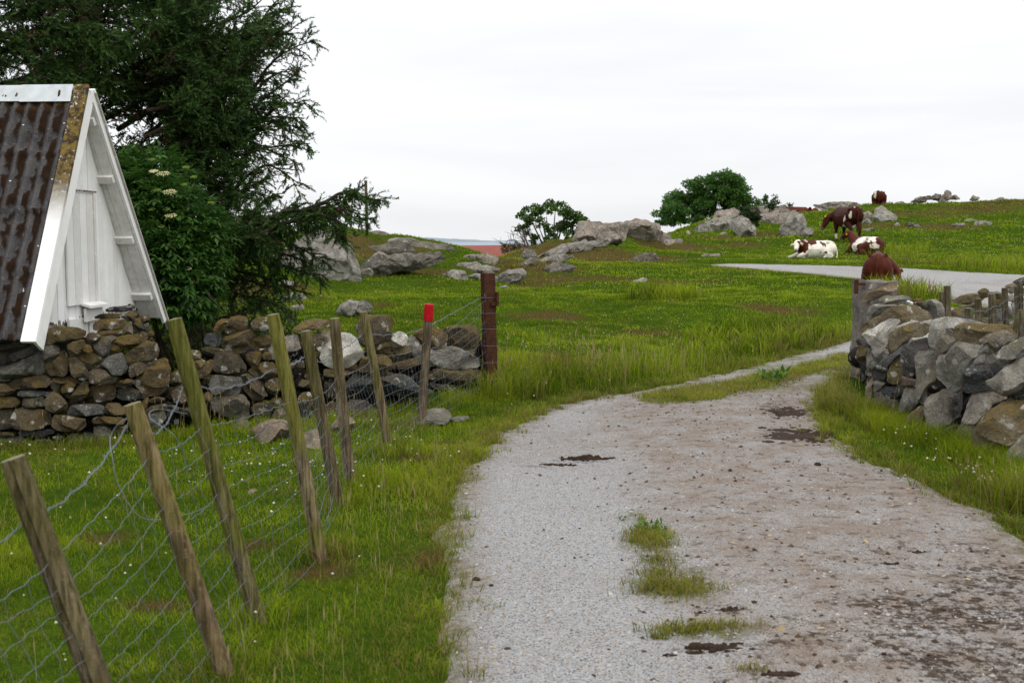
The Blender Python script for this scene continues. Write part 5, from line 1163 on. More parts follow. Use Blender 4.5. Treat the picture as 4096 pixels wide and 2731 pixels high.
for k in range(5):
    mb = MB(); mb.box((-13.5 + k * 3.6, 80.27, -3.4), 1.1, .1, .9); mb.build('window', M_GLASS, barn, (-13.5 + k * 3.6, 80.27, -3.4), False)
# ------------------------------------------------------------------ vegetation
def leaf_mat(name, trans=.35, rough=.6, spec=.15):
    m = NT(name, rough); m.b.inputs['Specular IOR Level'].default_value = spec; a = m.attr(); m.l(a.outputs['Color'], m.b.inputs['Base Color'])
    tr = m.n('BsdfTranslucent'); m.l(a.outputs['Color'], tr.inputs['Color']); mx = m.n('MixShader'); mx.inputs[0].default_value = trans
    m.l(m.b.outputs[0], mx.inputs[1]); m.l(tr.outputs[0], mx.inputs[2]); m.l(mx.outputs[0], m.out.inputs['Surface']); return m.m
M_NEEDLE = leaf_mat('spruce_needles', .15, .55); M_LEAF = leaf_mat('broad_leaves', .35, .5, .25); M_BLADE = leaf_mat('grass_blades', .45, .9, 0); M_PETAL = leaf_mat('petals', .3, .8)
m = NT('bark'); ob = m.pos(); M_BARK = m.done(m.mix(m.ramp(m.noise(ob, 18, 5, .7), .35, .7), (.020, .015, .011), (.075, .06, .045)), m.bump(m.noise(ob, 30, 4), .6, .02))

def frames(D):
    D = D / (np.linalg.norm(D, axis=1, keepdims=True) + 1e-9)
    up = np.where(np.abs(D[:, 2:3]) < .9, np.array([[0, 0, 1.0]]), np.array([[1.0, 0, 0]]))
    A = np.cross(D, up); A /= np.linalg.norm(A, axis=1, keepdims=True) + 1e-9
    return D, A, np.cross(A, D)

# ---- wind-bent spruce
class Spruce:
    def __init__(s, seed): s.r = np.random.default_rng(seed); s.p0 = []; s.p1 = []; s.c = []; s.wood = MB()
    def twig(s, a, b, g): s.p0.append(a); s.p1.append(b); s.c.append(g)
    def limb(s, pts, r0, dens=1.0, blen=.5, bare=.25, droop=.25, fluff=1.0):
        r = s.r; n = max(10, int(np.linalg.norm(np.diff(np.asarray(pts), axis=0), axis=1).sum() / .08)); q = bez(pts, n)
        q = q + np.cumsum(r.normal(0, .006, q.shape), 0); s.wood.tube(q, np.linspace(r0, .006, n) , 5, False)
        L = np.concatenate([[0], np.cumsum(np.linalg.norm(np.diff(q, axis=0), axis=1))]); tot = L[-1]; ls = bare * tot * .6
        while ls < tot:
            t = ls / tot; p = np.array([np.interp(ls, L, q[:, k]) for k in range(3)]); k = min(n - 2, int(t * n)); d = unit(q[k + 1] - q[k])
            rad = r.normal(size=3); rad -= d * (rad @ d); rad = unit(rad * [1, 1, .55])
            bl = blen * (1.05 - .62 * t) * r.uniform(.5, 1.25) * (.6 + .4 * min(1, t / .3)); dirn = unit(d * .85 + rad * .8)
            dead = r.random() < max(.04, .55 - t * 1.2)
            m_ = max(3, int(bl / .07)); pp_ = [p]
            for i in range(m_): dirn = unit(dirn + [0, 0, -droop * .12] + r.normal(0, .07, 3)); pp_.append(pp_[-1] + dirn * bl / m_)
            pp_ = np.array(pp_); s.wood.tube(pp_, np.linspace(.006, .0022, len(pp_)), 3, False)
            for i in range(1, len(pp_)):
                if not (dead and r.random() < .7): s.twig(pp_[i - 1], pp_[i], s.hue(t, dead))
                for _ in range(2 if fluff > .8 else 1):
                    if r.random() < .8 * fluff:
                        sd = unit(dirn * .7 + r.normal(size=3) * [.7, .7, .35] + [0, 0, -droop * .5]); ln = r.uniform(.05, .15)
                        if not (dead and r.random() < .6): s.twig(pp_[i], pp_[i] + sd * ln, s.hue(t, dead))
                        if r.random() < .45: e = pp_[i] + sd * ln; s.twig(e, e + unit(sd + r.normal(0, .5, 3) + [0, 0, -.3]) * ln * .8, s.hue(t, dead))
            ls += .045 / dens * r.uniform(.6, 1.4)
    def hue(s, t, dead):
        r = s.r
        if dead and r.random() < .75: return np.array([.075, .042, .02]) * r.uniform(.6, 1.2)
        g = r.random(); c = np.array([.022, .048, .011]) * (1 - g) + np.array([.058, .112, .022]) * g
        if t > .8 and r.random() < .4: c = c * 1.5
        return c
    def needles(s, K=13, ln=.032, w=.0058):
        p0 = np.array(s.p0); p1 = np.array(s.p1); c = np.array(s.c); N = len(p0); r = s.r
        D, A, B = frames(p1 - p0); L = np.linalg.norm(p1 - p0, axis=1)
        t = (np.arange(K)[None] + r.uniform(0, 1, (N, K))) / K; a = r.uniform(0, 2 * PI, (N, K))
        base = p0[:, None] + (p1 - p0)[:, None] * t[..., None]
        rd = A[:, None] * np.cos(a)[..., None] + B[:, None] * np.sin(a)[..., None]; nd = D[:, None] * .72 + rd * .69
        sd = np.cross(nd, rd); sd /= np.linalg.norm(sd, axis=2, keepdims=True) + 1e-9
        l = ln * r.uniform(.75, 1.25, (N, K))[..., None]
        V = np.stack([base - sd * w, base + sd * w, base + nd * l + sd * w * .5, base + nd * l - sd * w * .5], 2).reshape(-1, 3)
        q = np.arange(N * K)[:, None] * 4 + np.array([0, 1, 2, 3])[None]
        cc_ = np.repeat(c, K * 4, 0) * np.repeat(r.uniform(.75, 1.3, N * K), 4)[:, None]
        return V, q, cc_
def c2(x, y): return 600 + x / 1.307, y / 1.307
sp = Spruce(5)
TR = [P(330, 1300, 15.0), P(330, 500, 15.0), P(380, -300, 15.2), P(430, -1200, 15.4)]; TR[0][2] = .1
sp.wood.tube(bez(TR, 20), np.linspace(.24, .12, 20), 12)
T2 = [P(760, 1300, 15.8), P(700, 600, 15.6), P(760, -200, 15.4), P(800, -900, 15.4)]; T2[0][2] = .2
sp.wood.tube(bez(T2, 20), np.linspace(.17, .08, 20), 10)
LIMBS = [([(100,700),(300,580),(480,430),(640,280),(760,190),(900,90)], 15.2, 14.2, .5), ([(200,640),(420,500),(560,480),(690,340),(800,270),(960,215)], 15.0, 14.6, .5), ([(0,560),(150,450),(300,310),(420,130),(560,60),(700,-40)], 15.2, 15.0, .55),
 ([(350,700),(520,640),(640,520),(780,430),(910,365)], 15.2, 15.2, .5), ([(380,720),(560,660),(700,560),(800,540),(895,535)], 15.4, 14.4, .45), ([(250,830),(430,800),(560,790),(700,760),(930,745)], 15.2, 14.0, .6),
 ([(400,1080),(480,980),(600,880),(740,850),(910,935)], 15.3, 14.6, .5), ([(480,1230),(540,1130),(640,1060),(720,1020),(810,1005)], 15.2, 14.8, .4), ([(100,300),(120,200),(250,80),(340,-60)], 15.0, 14.0, .5),
 ([(300,400),(430,370),(560,310),(640,240),(700,130),(790,35)], 15.4, 15.8, .5), ([(100,500),(240,400),(330,250),(450,180),(640,110),(850,30)], 15.4, 15.9, .5), ([(150,760),(350,640),(500,560),(640,440),(740,380),(860,360)], 15.5, 16.2, .5),
 ([(150,900),(330,780),(480,700),(640,620),(760,640),(860,650)], 15.6, 16.0, .45), ([(330,1000),(480,900),(560,800),(660,780),(790,830),(880,860)], 15.4, 15.9, .45), ([(200,350),(300,220),(420,80),(520,-80)], 15.3, 15.6, .5), ([(50,250),(150,100),(250,-60)], 15.2, 15.5, .5),
 ([(350,560),(470,440),(540,330),(600,200),(700,60),(800,-40)], 15.6, 16.3, .5)]
for pl, d0, d1, bl in LIMBS:
    n = len(pl); k = 0 if pl[0][0] < 250 else 1
    root = P(*c2(pl[0][0] - (170 if k == 0 else 110), pl[0][1] + 120), d0 + .3)
    pts = [root] + [P(*c2(q[0] - 105 * i / (n - 1), q[1]), d0 + (d1 - d0) * i / (n - 1)) for i, q in enumerate(pl)]
    sp.limb(pts, .04, .60, bl * .82, .15, .32, .95)
# the long low bough over the rocks, and the drooping ones beneath
sp.limb([P(*c2(150, 1250), 14.6)] + [P(*c2(*q), 13.6) for q in [(400,1250),(560,1200),(700,1130),(880,1075),(990,1015),(1090,1030),(1160,1060),(1195,1085)]], .04, 1.7, .42, .25, .3)
sp.limb([P(*c2(300, 1260), 14.4)] + [P(*c2(*q), 13.3) for q in [(480,1240),(640,1175),(800,1120),(920,1110),(1000,1160),(1010,1230)]], .035, 1.8, .40, .2, .5)
sp.limb([P(*c2(420, 1180), 14.0)] + [P(*c2(*q), 13.4) for q in [(560,1170),(700,1100),(820,1090),(930,1065),(1060,1085),(1130,1130)]], .03, 1.4, .35, .25, .5)
for pl in ([(200,1300),(450,1290),(600,1310),(720,1350),(850,1400)], [(300,1330),(500,1340),(680,1380),(800,1420),(880,1440)], [(150,1380),(400,1400),(600,1440),(700,1470),(780,1520)], [(100,1450),(300,1440),(480,1450),(600,1480),(690,1500)], [(250,1290),(480,1260),(650,1250),(800,1290),(930,1380)],
           [(100,1180),(300,1200),(420,1260),(560,1330),(640,1400)], [(0,1500),(250,1490),(420,1520),(560,1540),(640,1560)]):
    sp.limb([P(*c2(q[0], q[1]), 14.8 - 1.2 * i / 4) for i, q in enumerate(pl)], .03, .9, .42, .2, .9, .7)
for pl in ([(0,560),(200,500),(360,420),(480,300),(600,180)], [(-50,700),(150,600),(300,520),(450,380)], [(0,820),(200,740),(350,680),(480,560)], [(-40,950),(120,880),(300,800),(420,740)], [(0,420),(130,300),(220,150),(300,0)], [(-60,250),(60,120),(160,-20)], [(60,1000),(250,920),(400,870)], [(50,1150),(250,1080),(420,1010),(560,960)]):
    for dd in (14.4, 15.6): sp.limb([P(*c2(q[0] + sp.r.uniform(-30, 30), q[1] + sp.r.uniform(-30, 30)), dd) for q in pl], .035, 1.1, .6, .05, .3)
# the dense body of the crown on the left
for k in range(112):
    z = .4 + 6.3 * (k + .5) / 112; az = k * 2.399 + sp.r.uniform(-.3, .3); ln = (2.9 - .18 * z) * sp.r.uniform(.75, 1.1); T_ = np.array([-5.65 + .03 * z, 15.1, z]) if k % 3 else np.array([-4.35, 15.7, z])
    d = np.array([math.cos(az), math.sin(az) * .8, .25 + .05 * z]); 
    if d[1] > .45: continue
    if d[0] > .3 and z > 1.5 and k % 5 in (1, 3): continue
    if d[0] > .2: ln *= .58 if k % 3 == 0 else .9
    e = T_ + d * ln; sp.limb([T_, T_ + d * ln * .35, T_ + d * ln * .7 + [0, 0, .05], e + [0, 0, -.12]], .04, .95, .62, .1, .35)
for k in range(46):
    T_ = np.array([-8.2 + .6 * (k % 3), 15.5, .4 + k * .14]); az = sp.r.uniform(-1.9, .4); d = np.array([math.cos(az), math.sin(az), .3]); ln = sp.r.uniform(1.6, 2.6); sp.limb([T_, T_ + d * ln * .5, T_ + d * ln + [0, 0, -.1]], .04, .95, .62, .1, .35)
for k in range(20):
    T_ = np.array([-4.5 + .15 * math.sin(k), 15.9, 3.2 + k * .12]); az = k * 2.4; d = np.array([math.cos(az), math.sin(az) * .6, .35]); ln = sp.r.uniform(.9, 1.5); sp.limb([T_, T_ + d * ln * .5, T_ + d * ln + [0, 0, -.05]], .03, 1.0, .55, .05, .35)
spr = thing('spruce_tree', (TR[0][0], TR[0][1], .1), 'big dark wind-bent spruce with ragged boughs sweeping right, standing behind the white shed', 'tree', 'trees')
# nearer bright tips at the top left
for pl in ([(30,70),(90,90),(150,60),(230,75),(265,90)], [(60,150),(120,140),(180,110),(240,120)], [(0,200),(70,190),(130,180),(190,210)], [(100,40),(140,10),(170,-30)]):
    sp.limb([P(*disp(*q), 13.2) for q in pl], .018, 1.6, .32, .05, .3)
V, q, cc_ = sp.needles()
put('crown', mesh_np('crown', V, [q], False, cc_), M_NEEDLE, spr, (-5, 15, 3)); sp.wood.build('trunk', M_BARK, spr, (-5, 15, 2))
print('spruce twigs', len(sp.p0), 'needles', len(q))

# ---- leafy clumps: generic leaf cloud
def leaf_cloud(cent, rad, n, ll, lw, r, shell=.55, out=.5, hang=.2, cols=((.03, .075, .012), (.07, .15, .022)), clump=None):
    """n leaves of length ll in an ellipsoid"""
    u = r.normal(size=(n, 3)); u /= np.linalg.norm(u, axis=1, keepdims=True); k = (shell + (1 - shell) * r.random(n) ** .6)
    return u * k[:, None] * rad + cent, u
def leaves_mesh(pos, nrm, ll, lw, r, cols, hang=.3):
    N = len(pos); d = nrm * .5 + r.normal(size=(N, 3)) * .8 + [0, 0, -hang]; D, A, B = frames(d)
    a = r.uniform(0, 2 * PI, N); sd = A * np.cos(a)[:, None] + B * np.sin(a)[:, None]; up = np.cross(D, sd)
    l = ll * r.uniform(.6, 1.25, N)[:, None]; w = lw * r.uniform(.7, 1.2, N)[:, None]
    V = np.stack([pos, pos + D * l * .45 + sd * w * .5 + up * w * .15, pos + D * l, pos + D * l * .45 - sd * w * .5 + up * w * .15], 1).reshape(-1, 3)
    q = np.arange(N)[:, None] * 4; F1 = np.concatenate([q + [0, 1, 2], q + [0, 2, 3]])
    g = r.random(N)[:, None]; c = np.array(cols[0]) * (1 - g) + np.array(cols[1]) * g
    return V, F1, np.repeat(c, 4, 0)

# ---- elder bush with cream flower heads
r = np.random.default_rng(9); base_p = P(700, 1290, 12.6)
ELB = [((560, 760), 12.5, .26, .30), ((650, 820), 12.4, .30, .32), ((740, 900), 12.4, .34, .36), ((560, 950), 12.3, .30, .36), ((660, 1020), 12.2, .36, .40), ((780, 1050), 12.4, .30, .36), ((590, 1130), 12.2, .30, .30), ((720, 1170), 12.2, .36, .28), ((820, 950), 12.7, .26, .30), ((500, 700), 12.7, .22, .3), ((790, 1180), 12.4, .2, .2), ((640, 700), 12.8, .25, .25), ((700, 780), 12.8, .25, .25)]
Vs = []; Fs = []; Cs = []; n0 = 0
for (px, py), d, rx, rz in ELB:
    c0 = P(px, py, d); n = int(380 * (rx * rz) / .1)
    p, u = leaf_cloud(c0, np.array([rx, .34, rz]), n, .09, .04, r, .45)
    keep = u[:, 1] < .5; p, u = p[keep], u[keep]
    # compound leaves: five leaflets on a drooping stalk
    st = unit_rows = (u * .6 + r.normal(size=u.shape) * .4 + [0, 0, -.15]); st = st / np.linalg.norm(st, axis=1, keepdims=True)
    D, A, B = frames(st); hue = r.random((len(p), 1)); cb = np.array([.022, .068, .010]) * (1 - hue) + np.array([.078, .18, .028]) * hue
    for (f, sg) in ((.35, 1), (.35, -1), (.7, 1), (.7, -1), (1, 0)):
        o_ = p + st * .13 * f; dd_ = st * (.5 if sg else 1) + A * sg * .8 + [0, 0, -.18]; dd_ = dd_ / np.linalg.norm(dd_, axis=1, keepdims=True)
        sd = np.cross(dd_, B); sd /= np.linalg.norm(sd, axis=1, keepdims=True) + 1e-9; up = np.cross(sd, dd_)
        l = .085 * r.uniform(.75, 1.25, len(p))[:, None]; w = l * .42
        V = np.stack([o_, o_ + dd_ * l * .4 + sd * w * .5 + up * w * .2, o_ + dd_ * l - [0, 0, .008], o_ + dd_ * l * .4 - sd * w * .5 + up * w * .2], 1).reshape(-1, 3)
        q = np.arange(len(p))[:, None] * 4 + n0; Fs.append(np.concatenate([q + [0, 1, 2], q + [0, 2, 3]])); Vs.append(V); Cs.append(np.repeat(cb, 4, 0)); n0 += len(V)
eld = thing('elder_bush', base_p * [1, 1, 0] + [0, 0, .1], 'leafy green elder bush with cream flower heads growing between the shed and the spruce', 'bush')
put('crown', mesh_np('crown', np.concatenate(Vs), [np.concatenate(Fs)], False, np.concatenate(Cs)), M_LEAF, eld, P(680, 950, 12.4))
mb = MB()
for k in range(9):
    t_ = P(540 + k * 36, 760 + 60 * ((k * 7) % 5), 12.6); b_ = base_p * [1, 1, 0] + [r.uniform(-.3, .3), r.uniform(-.2, .3), 0]; mb.tube(bez([b_, (b_ + t_) / 2 + r.uniform(-.15, .15, 3), t_], 12), np.linspace(.022, .006, 12), 6)
mb.tube(bez([P(830, 1175, 12.0), P(850, 1200, 11.9), P(880, 1225, 11.9), P(905, 1222, 11.9)], 10), np.linspace(.012, .004, 10), 5)
mb.build('trunk', M_BARK, eld, base_p)
FL = [(70,910,1.35),(105,1005,1.35),(110,1130,1.1),(200,1410,.6),(235,1480,.6),(20,900,.8)]; GRN = [(180,970),(320,1065),(60,1190),(25,1310),(190,880),(230,930),(40,1000),(90,1100),(10,1100),(10,840)]
for i, (x, y, s_) in enumerate([(a, b, c) for a, b, c in FL] + [(a, b, .65) for a, b in GRN]):
    c0 = P(*c2(x, y), 12.0); mb = MB(); colr = (.86, .80, .48) if i < len(FL) else (.20, .27, .055)
    for k in range(46):
        a = k * 2.4; rr_ = .055 * s_ * math.sqrt((k + .5) / 46); q = c0 + np.array([rr_ * math.cos(a), rr_ * math.sin(a) * .8 - .2 * abs(rr_), .012 * math.cos(rr_ * 20) + .35 * rr_ * math.sin(a)]) + r.normal(0, .003, 3)
        mb.ell(q, (.008, .008, .005), None, 3, 5, np.array(colr) * r.uniform(.8, 1.15))
    mb.tube([c0 + [0, .01, -.10], c0 + [0, 0, -.005]], .003, 4, True, (.08, .12, .03))
    f_ = mb.build('flower_head', M_PETAL, eld, c0, True)
    if i >= len(FL): f_['label'] = 'green unopened flower head'

# ---- far broadleaf trees
def far_tree(label, base, lobes, ll, dens, cols, stems, seed, name='broadleaf_tree', group='trees', twigs=0):
    r = np.random.default_rng(seed); t = thing(name, base, label, 'tree', group); Vs = []; Fs = []; Cs = []; n0 = 0; mb = MB()
    for (px, py, d, rx, rz) in lobes:
        c0 = P(px, py, d); nsub = max(6, int(rx * rz * 18))
        for _ in range(nsub):
            u = r.normal(size=3); u /= np.linalg.norm(u); cs = c0 + u * np.array([rx, rx * .8, rz]) * r.uniform(.45, .95); sr = min(rx, rz) * r.uniform(.22, .42)
            p, uu = leaf_cloud(cs, np.array([sr * 1.25, sr * 1.1, sr * .75]), int(6 + dens * sr * sr * 1900), ll, ll * .5, r, .3)
            k = r.uniform(.8, 1.15); V, F1, C1 = leaves_mesh(p, uu, ll, ll * .6, r, (np.array(cols[0]) * k, np.array(cols[1]) * k))
            Vs.append(V); Fs.append(F1 + n0); Cs.append(C1); n0 += len(V)
            if r.random() < .35: mb.tube(bez([c0 + (cs - c0) * -.2, c0 + (cs - c0) * .4 + r.normal(0, .06, 3), cs], 6), np.linspace(.03, .008, 6), 4, False)
    put('crown', mesh_np('crown', np.concatenate(Vs), [np.concatenate(Fs)], False, np.concatenate(Cs)), M_LEAF, t, np.array(base) + [0, 0, 2])
    for pts, r0, r1 in stems: q = bez(pts, 14); mb.tube(q, np.linspace(r0, r1, 14), 7, False)
    mb.build('trunk', M_BARK, t, base); return t
# small open tree by the cracked outcrop
def s5(x, y, d): a, b = c5([(x, y)])[0]; return P(a, b, d)
L1 = [(1550, 220, .52, .40), (1610, 190, .45, .34), (1660, 200, .55, .45), (1740, 190, .5, .40), (1790, 230, .45, .45), (1700, 270, .6, .36), (1600, 260, .4, .32), (1820, 280, .4, .45), (1770, 310, .4, .4), (1680, 330, .45, .32), (1530, 260, .28, .25), (1700, 165, .35, .22), (1850, 255, .25, .25), (1640, 385, .3, .2), (1560, 375, .26, .2), (1750, 350, .3, .3), (1510, 300, .3, .28), (1575, 330, .32, .26), (1640, 300, .36, .3), (1500, 225, .25, .22), (1830, 330, .3, .28), (1660, 150, .3, .16)]
b0 = s5(1670, 420, 45); stems = []
for (x, y) in [(1545, 230), (1600, 180), (1640, 230), (1690, 190), (1750, 200), (1800, 250), (1710, 280), (1600, 290), (1770, 320)]:
    stems.append(([b0 + [np.random.uniform(-.15, .15), 0, -.4], s5((x + 1670) / 2 + (x - 1670) * .05, (y + 420) / 2 + 20, 45), s5(x, y, 45)], .055, .012))
far_tree('small open bushy tree with bare stems showing, left of the cracked outcrop', b0 - [0, 0, .4], [(*c5([(x, y)])[0], 45 + (i % 3 - 1) * .4, rx * .95, rz * .9) for i, (x, y, rx, rz) in enumerate(L1)], .12, 2.4, ((.04, .09, .016), (.12, .22, .038)), stems, 21)
# leafless shrub at its left foot
rr = np.random.default_rng(4); mb = MB(); b1 = s5(1560, 430, 44); ds_ = thing('dead_shrub', b1 - [0, 0, .3], 'bare grey leafless shrub at the left foot of the small open tree', 'shrub')
for k in range(16):
    x, y = rr.uniform(1375, 1540), rr.uniform(270, 390); e = s5(x, y, 44 + rr.uniform(-.5, .5)); q = bez([b1 + [rr.uniform(-.2, .2), 0, -.3], (b1 + e) / 2 + rr.normal(0, .12, 3), e], 9); mb.tube(q, np.linspace(.028, .007, 9), 4, False)
    for j in range(5): a_ = q[rr.integers(3, 9)]; mb.tube([a_, a_ + rr.normal(0, .16, 3) + [-.08, 0, .08]], [.011, .005], 3, False)
M_DEAD = NT('dead_twigs'); M_DEAD = M_DEAD.done((.10, .085, .07)); mb.build('stems', M_DEAD, ds_, b1)
V_, F_, C_ = leaves_mesh(*[np.array(x) for x in zip(*[(s5(1430 + rr.uniform(-40, 70), 395 + rr.uniform(-12, 30), 44), rr.normal(size=3)) for _ in range(260)])], .14, .06, rr, ((.10, .07, .02), (.09, .12, .03)))
put('foliage', mesh_np('foliage', V_, [F_], False, C_), M_LEAF, ds_, b1)
# big round tree
def s6(x, y, d): a, b = c6([(x, y)])[0]; return P(a, b, d)
L2 = [(560, 110, 1.3, .8), (480, 150, 1.4, .9), (420, 200, 1.3, 1.0), (620, 170, 1.5, 1.1), (540, 220, 1.7, 1.1), (340, 230, 1.2, .9), (280, 280, 1.1, .9), (230, 310, .7, .8), (360, 310, 1.4, .9), (460, 300, 1.5, .9), (660, 230, 1.2, .9), (700, 260, .9, .6), (750, 240, .8, .5), (680, 150, .7, .6), (400, 140, .7, .5), (560, 80, .7, .35), (780, 250, .5, .35), (600, 290, 1.2, .6), (310, 350, 1.0, .5), (220, 350, .5, .5), (640, 100, .4, .4), (520, 90, .6, .4)]
b2 = s6(520, 400, 64); 
far_tree('big dense round green tree on the skyline behind the tumbled outcrop', b2 - [0, 0, 1.0], [(*c6([(x, y)])[0], 64 + (i % 3 - 1) * .9, rx * .86, rz * .86) for i, (x, y, rx, rz) in enumerate(L2)], .145, 1.15, ((.035, .10, .015), (.10, .22, .032)), [([b2 - [0, 0, 1.2], b2 + [0, 0, 1], s6(540, 200, 64)], .25, .05), ([b2 - [.3, 0, 1.2], s6(420, 330, 64), s6(350, 240, 64)], .15, .04), ([b2 + [.3, 0, -1.2], s6(620, 320, 64), s6(660, 200, 64)], .15, .04)], 22)
b3 = s6(860, 262, 62)
far_tree('sparse young shrub on the skyline right of the big round tree', b3 - [0, 0, .3], [(*c6([(x, y)])[0], 62, rx, rz) for x, y, rx, rz in [(850, 240, .45, .35), (885, 235, .35, .35), (830, 215, .2, .2), (870, 255, .4, .2), (970, 252, .2, .1), (830, 200, .1, .15)]], .16, .5, ((.03, .07, .014), (.08, .14, .03)), [([b3 - [0, 0, .4], s6(830, 190, 62)], .03, .008), ([b3 - [0, 0, .4], s6(890, 220, 62)], .03, .008)], 23, 'shrub', None)['category'] = 'shrub'
b4 = s6(745, 345, 53.5)
far_tree('small dark juniper bush wedged among the tumbled grey rocks', b4 - [0, 0, .5], [(*c6([(x, y)])[0], 53.5, rx, rz) for x, y, rx, rz in [(735, 295, .3, .4), (750, 325, .55, .4), (770, 335, .35, .25), (730, 330, .3, .3)]], .13, 2.2, ((.012, .035, .008), (.03, .065, .012)), [([b4 - [0, 0, .5], s6(745, 300, 53.5)], .05, .02)], 24, 'juniper_bush', None)['category'] = 'bush'
# brownish undergrowth beneath the spruce, behind the wall
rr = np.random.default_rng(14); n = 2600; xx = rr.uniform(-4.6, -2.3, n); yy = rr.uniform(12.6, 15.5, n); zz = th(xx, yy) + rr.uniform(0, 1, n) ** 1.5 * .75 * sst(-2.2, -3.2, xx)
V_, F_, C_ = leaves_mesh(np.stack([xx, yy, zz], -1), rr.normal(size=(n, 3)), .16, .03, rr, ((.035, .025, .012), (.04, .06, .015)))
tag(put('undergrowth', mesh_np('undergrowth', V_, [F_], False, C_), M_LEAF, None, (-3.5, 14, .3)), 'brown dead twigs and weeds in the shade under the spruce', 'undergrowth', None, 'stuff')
# ------------------------------------------------------------------ grass, clover, dung and loose stones
def blades(x, y, h, w, lean, r, straw=.06, seed=0, tone_=1.0):
    N = len(x); z = th(x, y); az = r.uniform(0, 2 * PI, N); fa = r.uniform(0, 2 * PI, N)
    b = np.stack([x, y, z - .01], -1); l = h * lean * r.uniform(.2, 1.3, N)
    D = np.stack([np.cos(az), np.sin(az), 0 * az], -1); s = np.stack([np.cos(fa), np.sin(fa), 0 * fa], -1) * (w * r.uniform(.6, 1.2, N))[:, None]
    mid = b + np.array([0, 0, 1.0]) * (h * .58)[:, None] + D * (l * .3)[:, None]; tip = b + np.array([0, 0, 1.0]) * (h * np.clip(1 - .22 * l / h, .3, 1))[:, None] + D * l[:, None]
    V = np.stack([b - s, b + s, mid + s * .75, mid - s * .75, tip], 1).reshape(-1, 3)
    i = np.arange(N)[:, None] * 5; Q = i + np.array([0, 1, 2, 3]); T = i + np.array([3, 2, 4])
    big = vn2(x, y, 2.3, 81, 3); sm = vn2(x, y, .28, 82, 3)
    g = np.clip(.52 + .60 * big + .75 * sm + r.normal(0, .20, N), 0, 1)[:, None]
    c = np.array([.050, .100, .006]) * (1 - g) + np.array([.30, .385, .020]) * g
    pd = pathd(x, y); dry = sst(-.5, -.05, pd) * .34 + .03 + sst(.10, .45, vn2(x, y, .8, 83, 3)) * .32
    ol = sst(.05, .5, vn2(x, y, 1.6, 87, 3))[:, None] * .20; c = c * (1 + .22 * sst(11, 16, y))[:, None]; c = c * (1 - ol) + c * np.array([1.25, .90, 1.2]) * ol
    st = r.random(N) < dry + straw; c[st] = np.array([.30, .25, .075]) * r.uniform(.6, 1.15, (st.sum(), 1))
    bm = brown(x, y); k = r.random(N) < bm * .8; c[k] = np.array([.20, .125, .055]) * r.uniform(.5, 1.15, (k.sum(), 1))
    c = np.repeat(c * tone_, 5, 0).reshape(N, 5, 3); c[:, :2] *= .62; c[:, 4] *= 1.25  # shade at the blade feet and highlights at the tips put into the colour
    return V, Q, T, c.reshape(-1, 3)
WALLS = [(np.array(a), np.array(b), w_) for a, b, w_ in [(P(150, 1500, 8.9)[:2], P(600, 1500, 9.3)[:2], .22), (P(600, 1500, 9.3)[:2], P(1300, 1500, 10.4)[:2], .22), (P(1300, 1500, 10.4)[:2], P(1950, 1500, 11.9)[:2], .22), ((-8, 10.1), (-3.6, 9.9), 1.1), ((4.1, 7.8), (3.95, 9.6), .3), ((3.95, 9.6), (3.75, 10.9), .3), ((3.75, 10.9), (4.1, 12.8), .3)]]
def inwall(x, y):
    r_ = np.zeros(len(x), bool)
    for a, b, w_ in WALLS:
        a = np.array(a, float); b = np.array(b, float); e = b - a; q = np.stack([x, y], -1); t = np.clip(((q - a) @ e) / (e @ e), 0, 1); r_ |= np.linalg.norm(q - a - t[:, None] * e, axis=1) < w_
    return r_
def walld(x, y):
    r_ = np.full(len(x), 9.0)
    for a, b, w_ in WALLS:
        a = np.array(a, float); b = np.array(b, float); e = b - a; q = np.stack([x, y], -1); t = np.clip(((q - a) @ e) / (e @ e), 0, 1); r_ = np.minimum(r_, np.linalg.norm(q - a - t[:, None] * e, axis=1))
    return r_
CENTRE = []
for px, py, rx, ry, k in [(2610, 2150, .12, .22, 1.0), (2640, 2250, .12, .14, .4), (2700, 2345, .20, .13, 1.0), (2620, 2290, .1, .1, .35), (2830, 2515, .22, .06, 1.0), (2560, 2070, .03, .05, .8), (2700, 1605, .25, .16, .7), (2950, 1562, .55, .22, .9), (3080, 1528, .35, .3, 1.0), (3180, 1497, .7, .3, .95), (3330, 1445, .9, .35, .9), (2560, 1640, .2, .08, .6), (2860, 1595, .4, .14, .8), (3000, 2680, .1, .04, .6), (2640, 2540, .05, .03, .5), (3380, 1410, .6, .2, .5)]:
    g_ = ground_hit(px, py); CENTRE.append((g_[0], g_[1], rx, ry, k))
def centre(x, y):
    m_ = np.zeros(len(x))
    for cx_, cy_, rx, ry, k in CENTRE:
        q = np.hypot((x - cx_) / rx, (y - cy_) / ry) + .4 * vn2(x, y, .09, 91, 2); m_ = np.maximum(m_, k * (1 - sst(.6, 1.25, q)))
    return m_
_centre0 = centre
def centre(x, y): return np.maximum(_centre0(x, y), strip(x, y))
BANDS = [(2.6, 6, 15000, .0017, (.015, .085)), (6, 12, 6800, .0025, (.02, .095)), (12, 24, 1500, .0048, (.03, .095)), (24, 45, 330, .010, (.05, .11)), (45, 76, 85, .020, (.07, .16))]
gr_parts = []; r = np.random.default_rng(3)
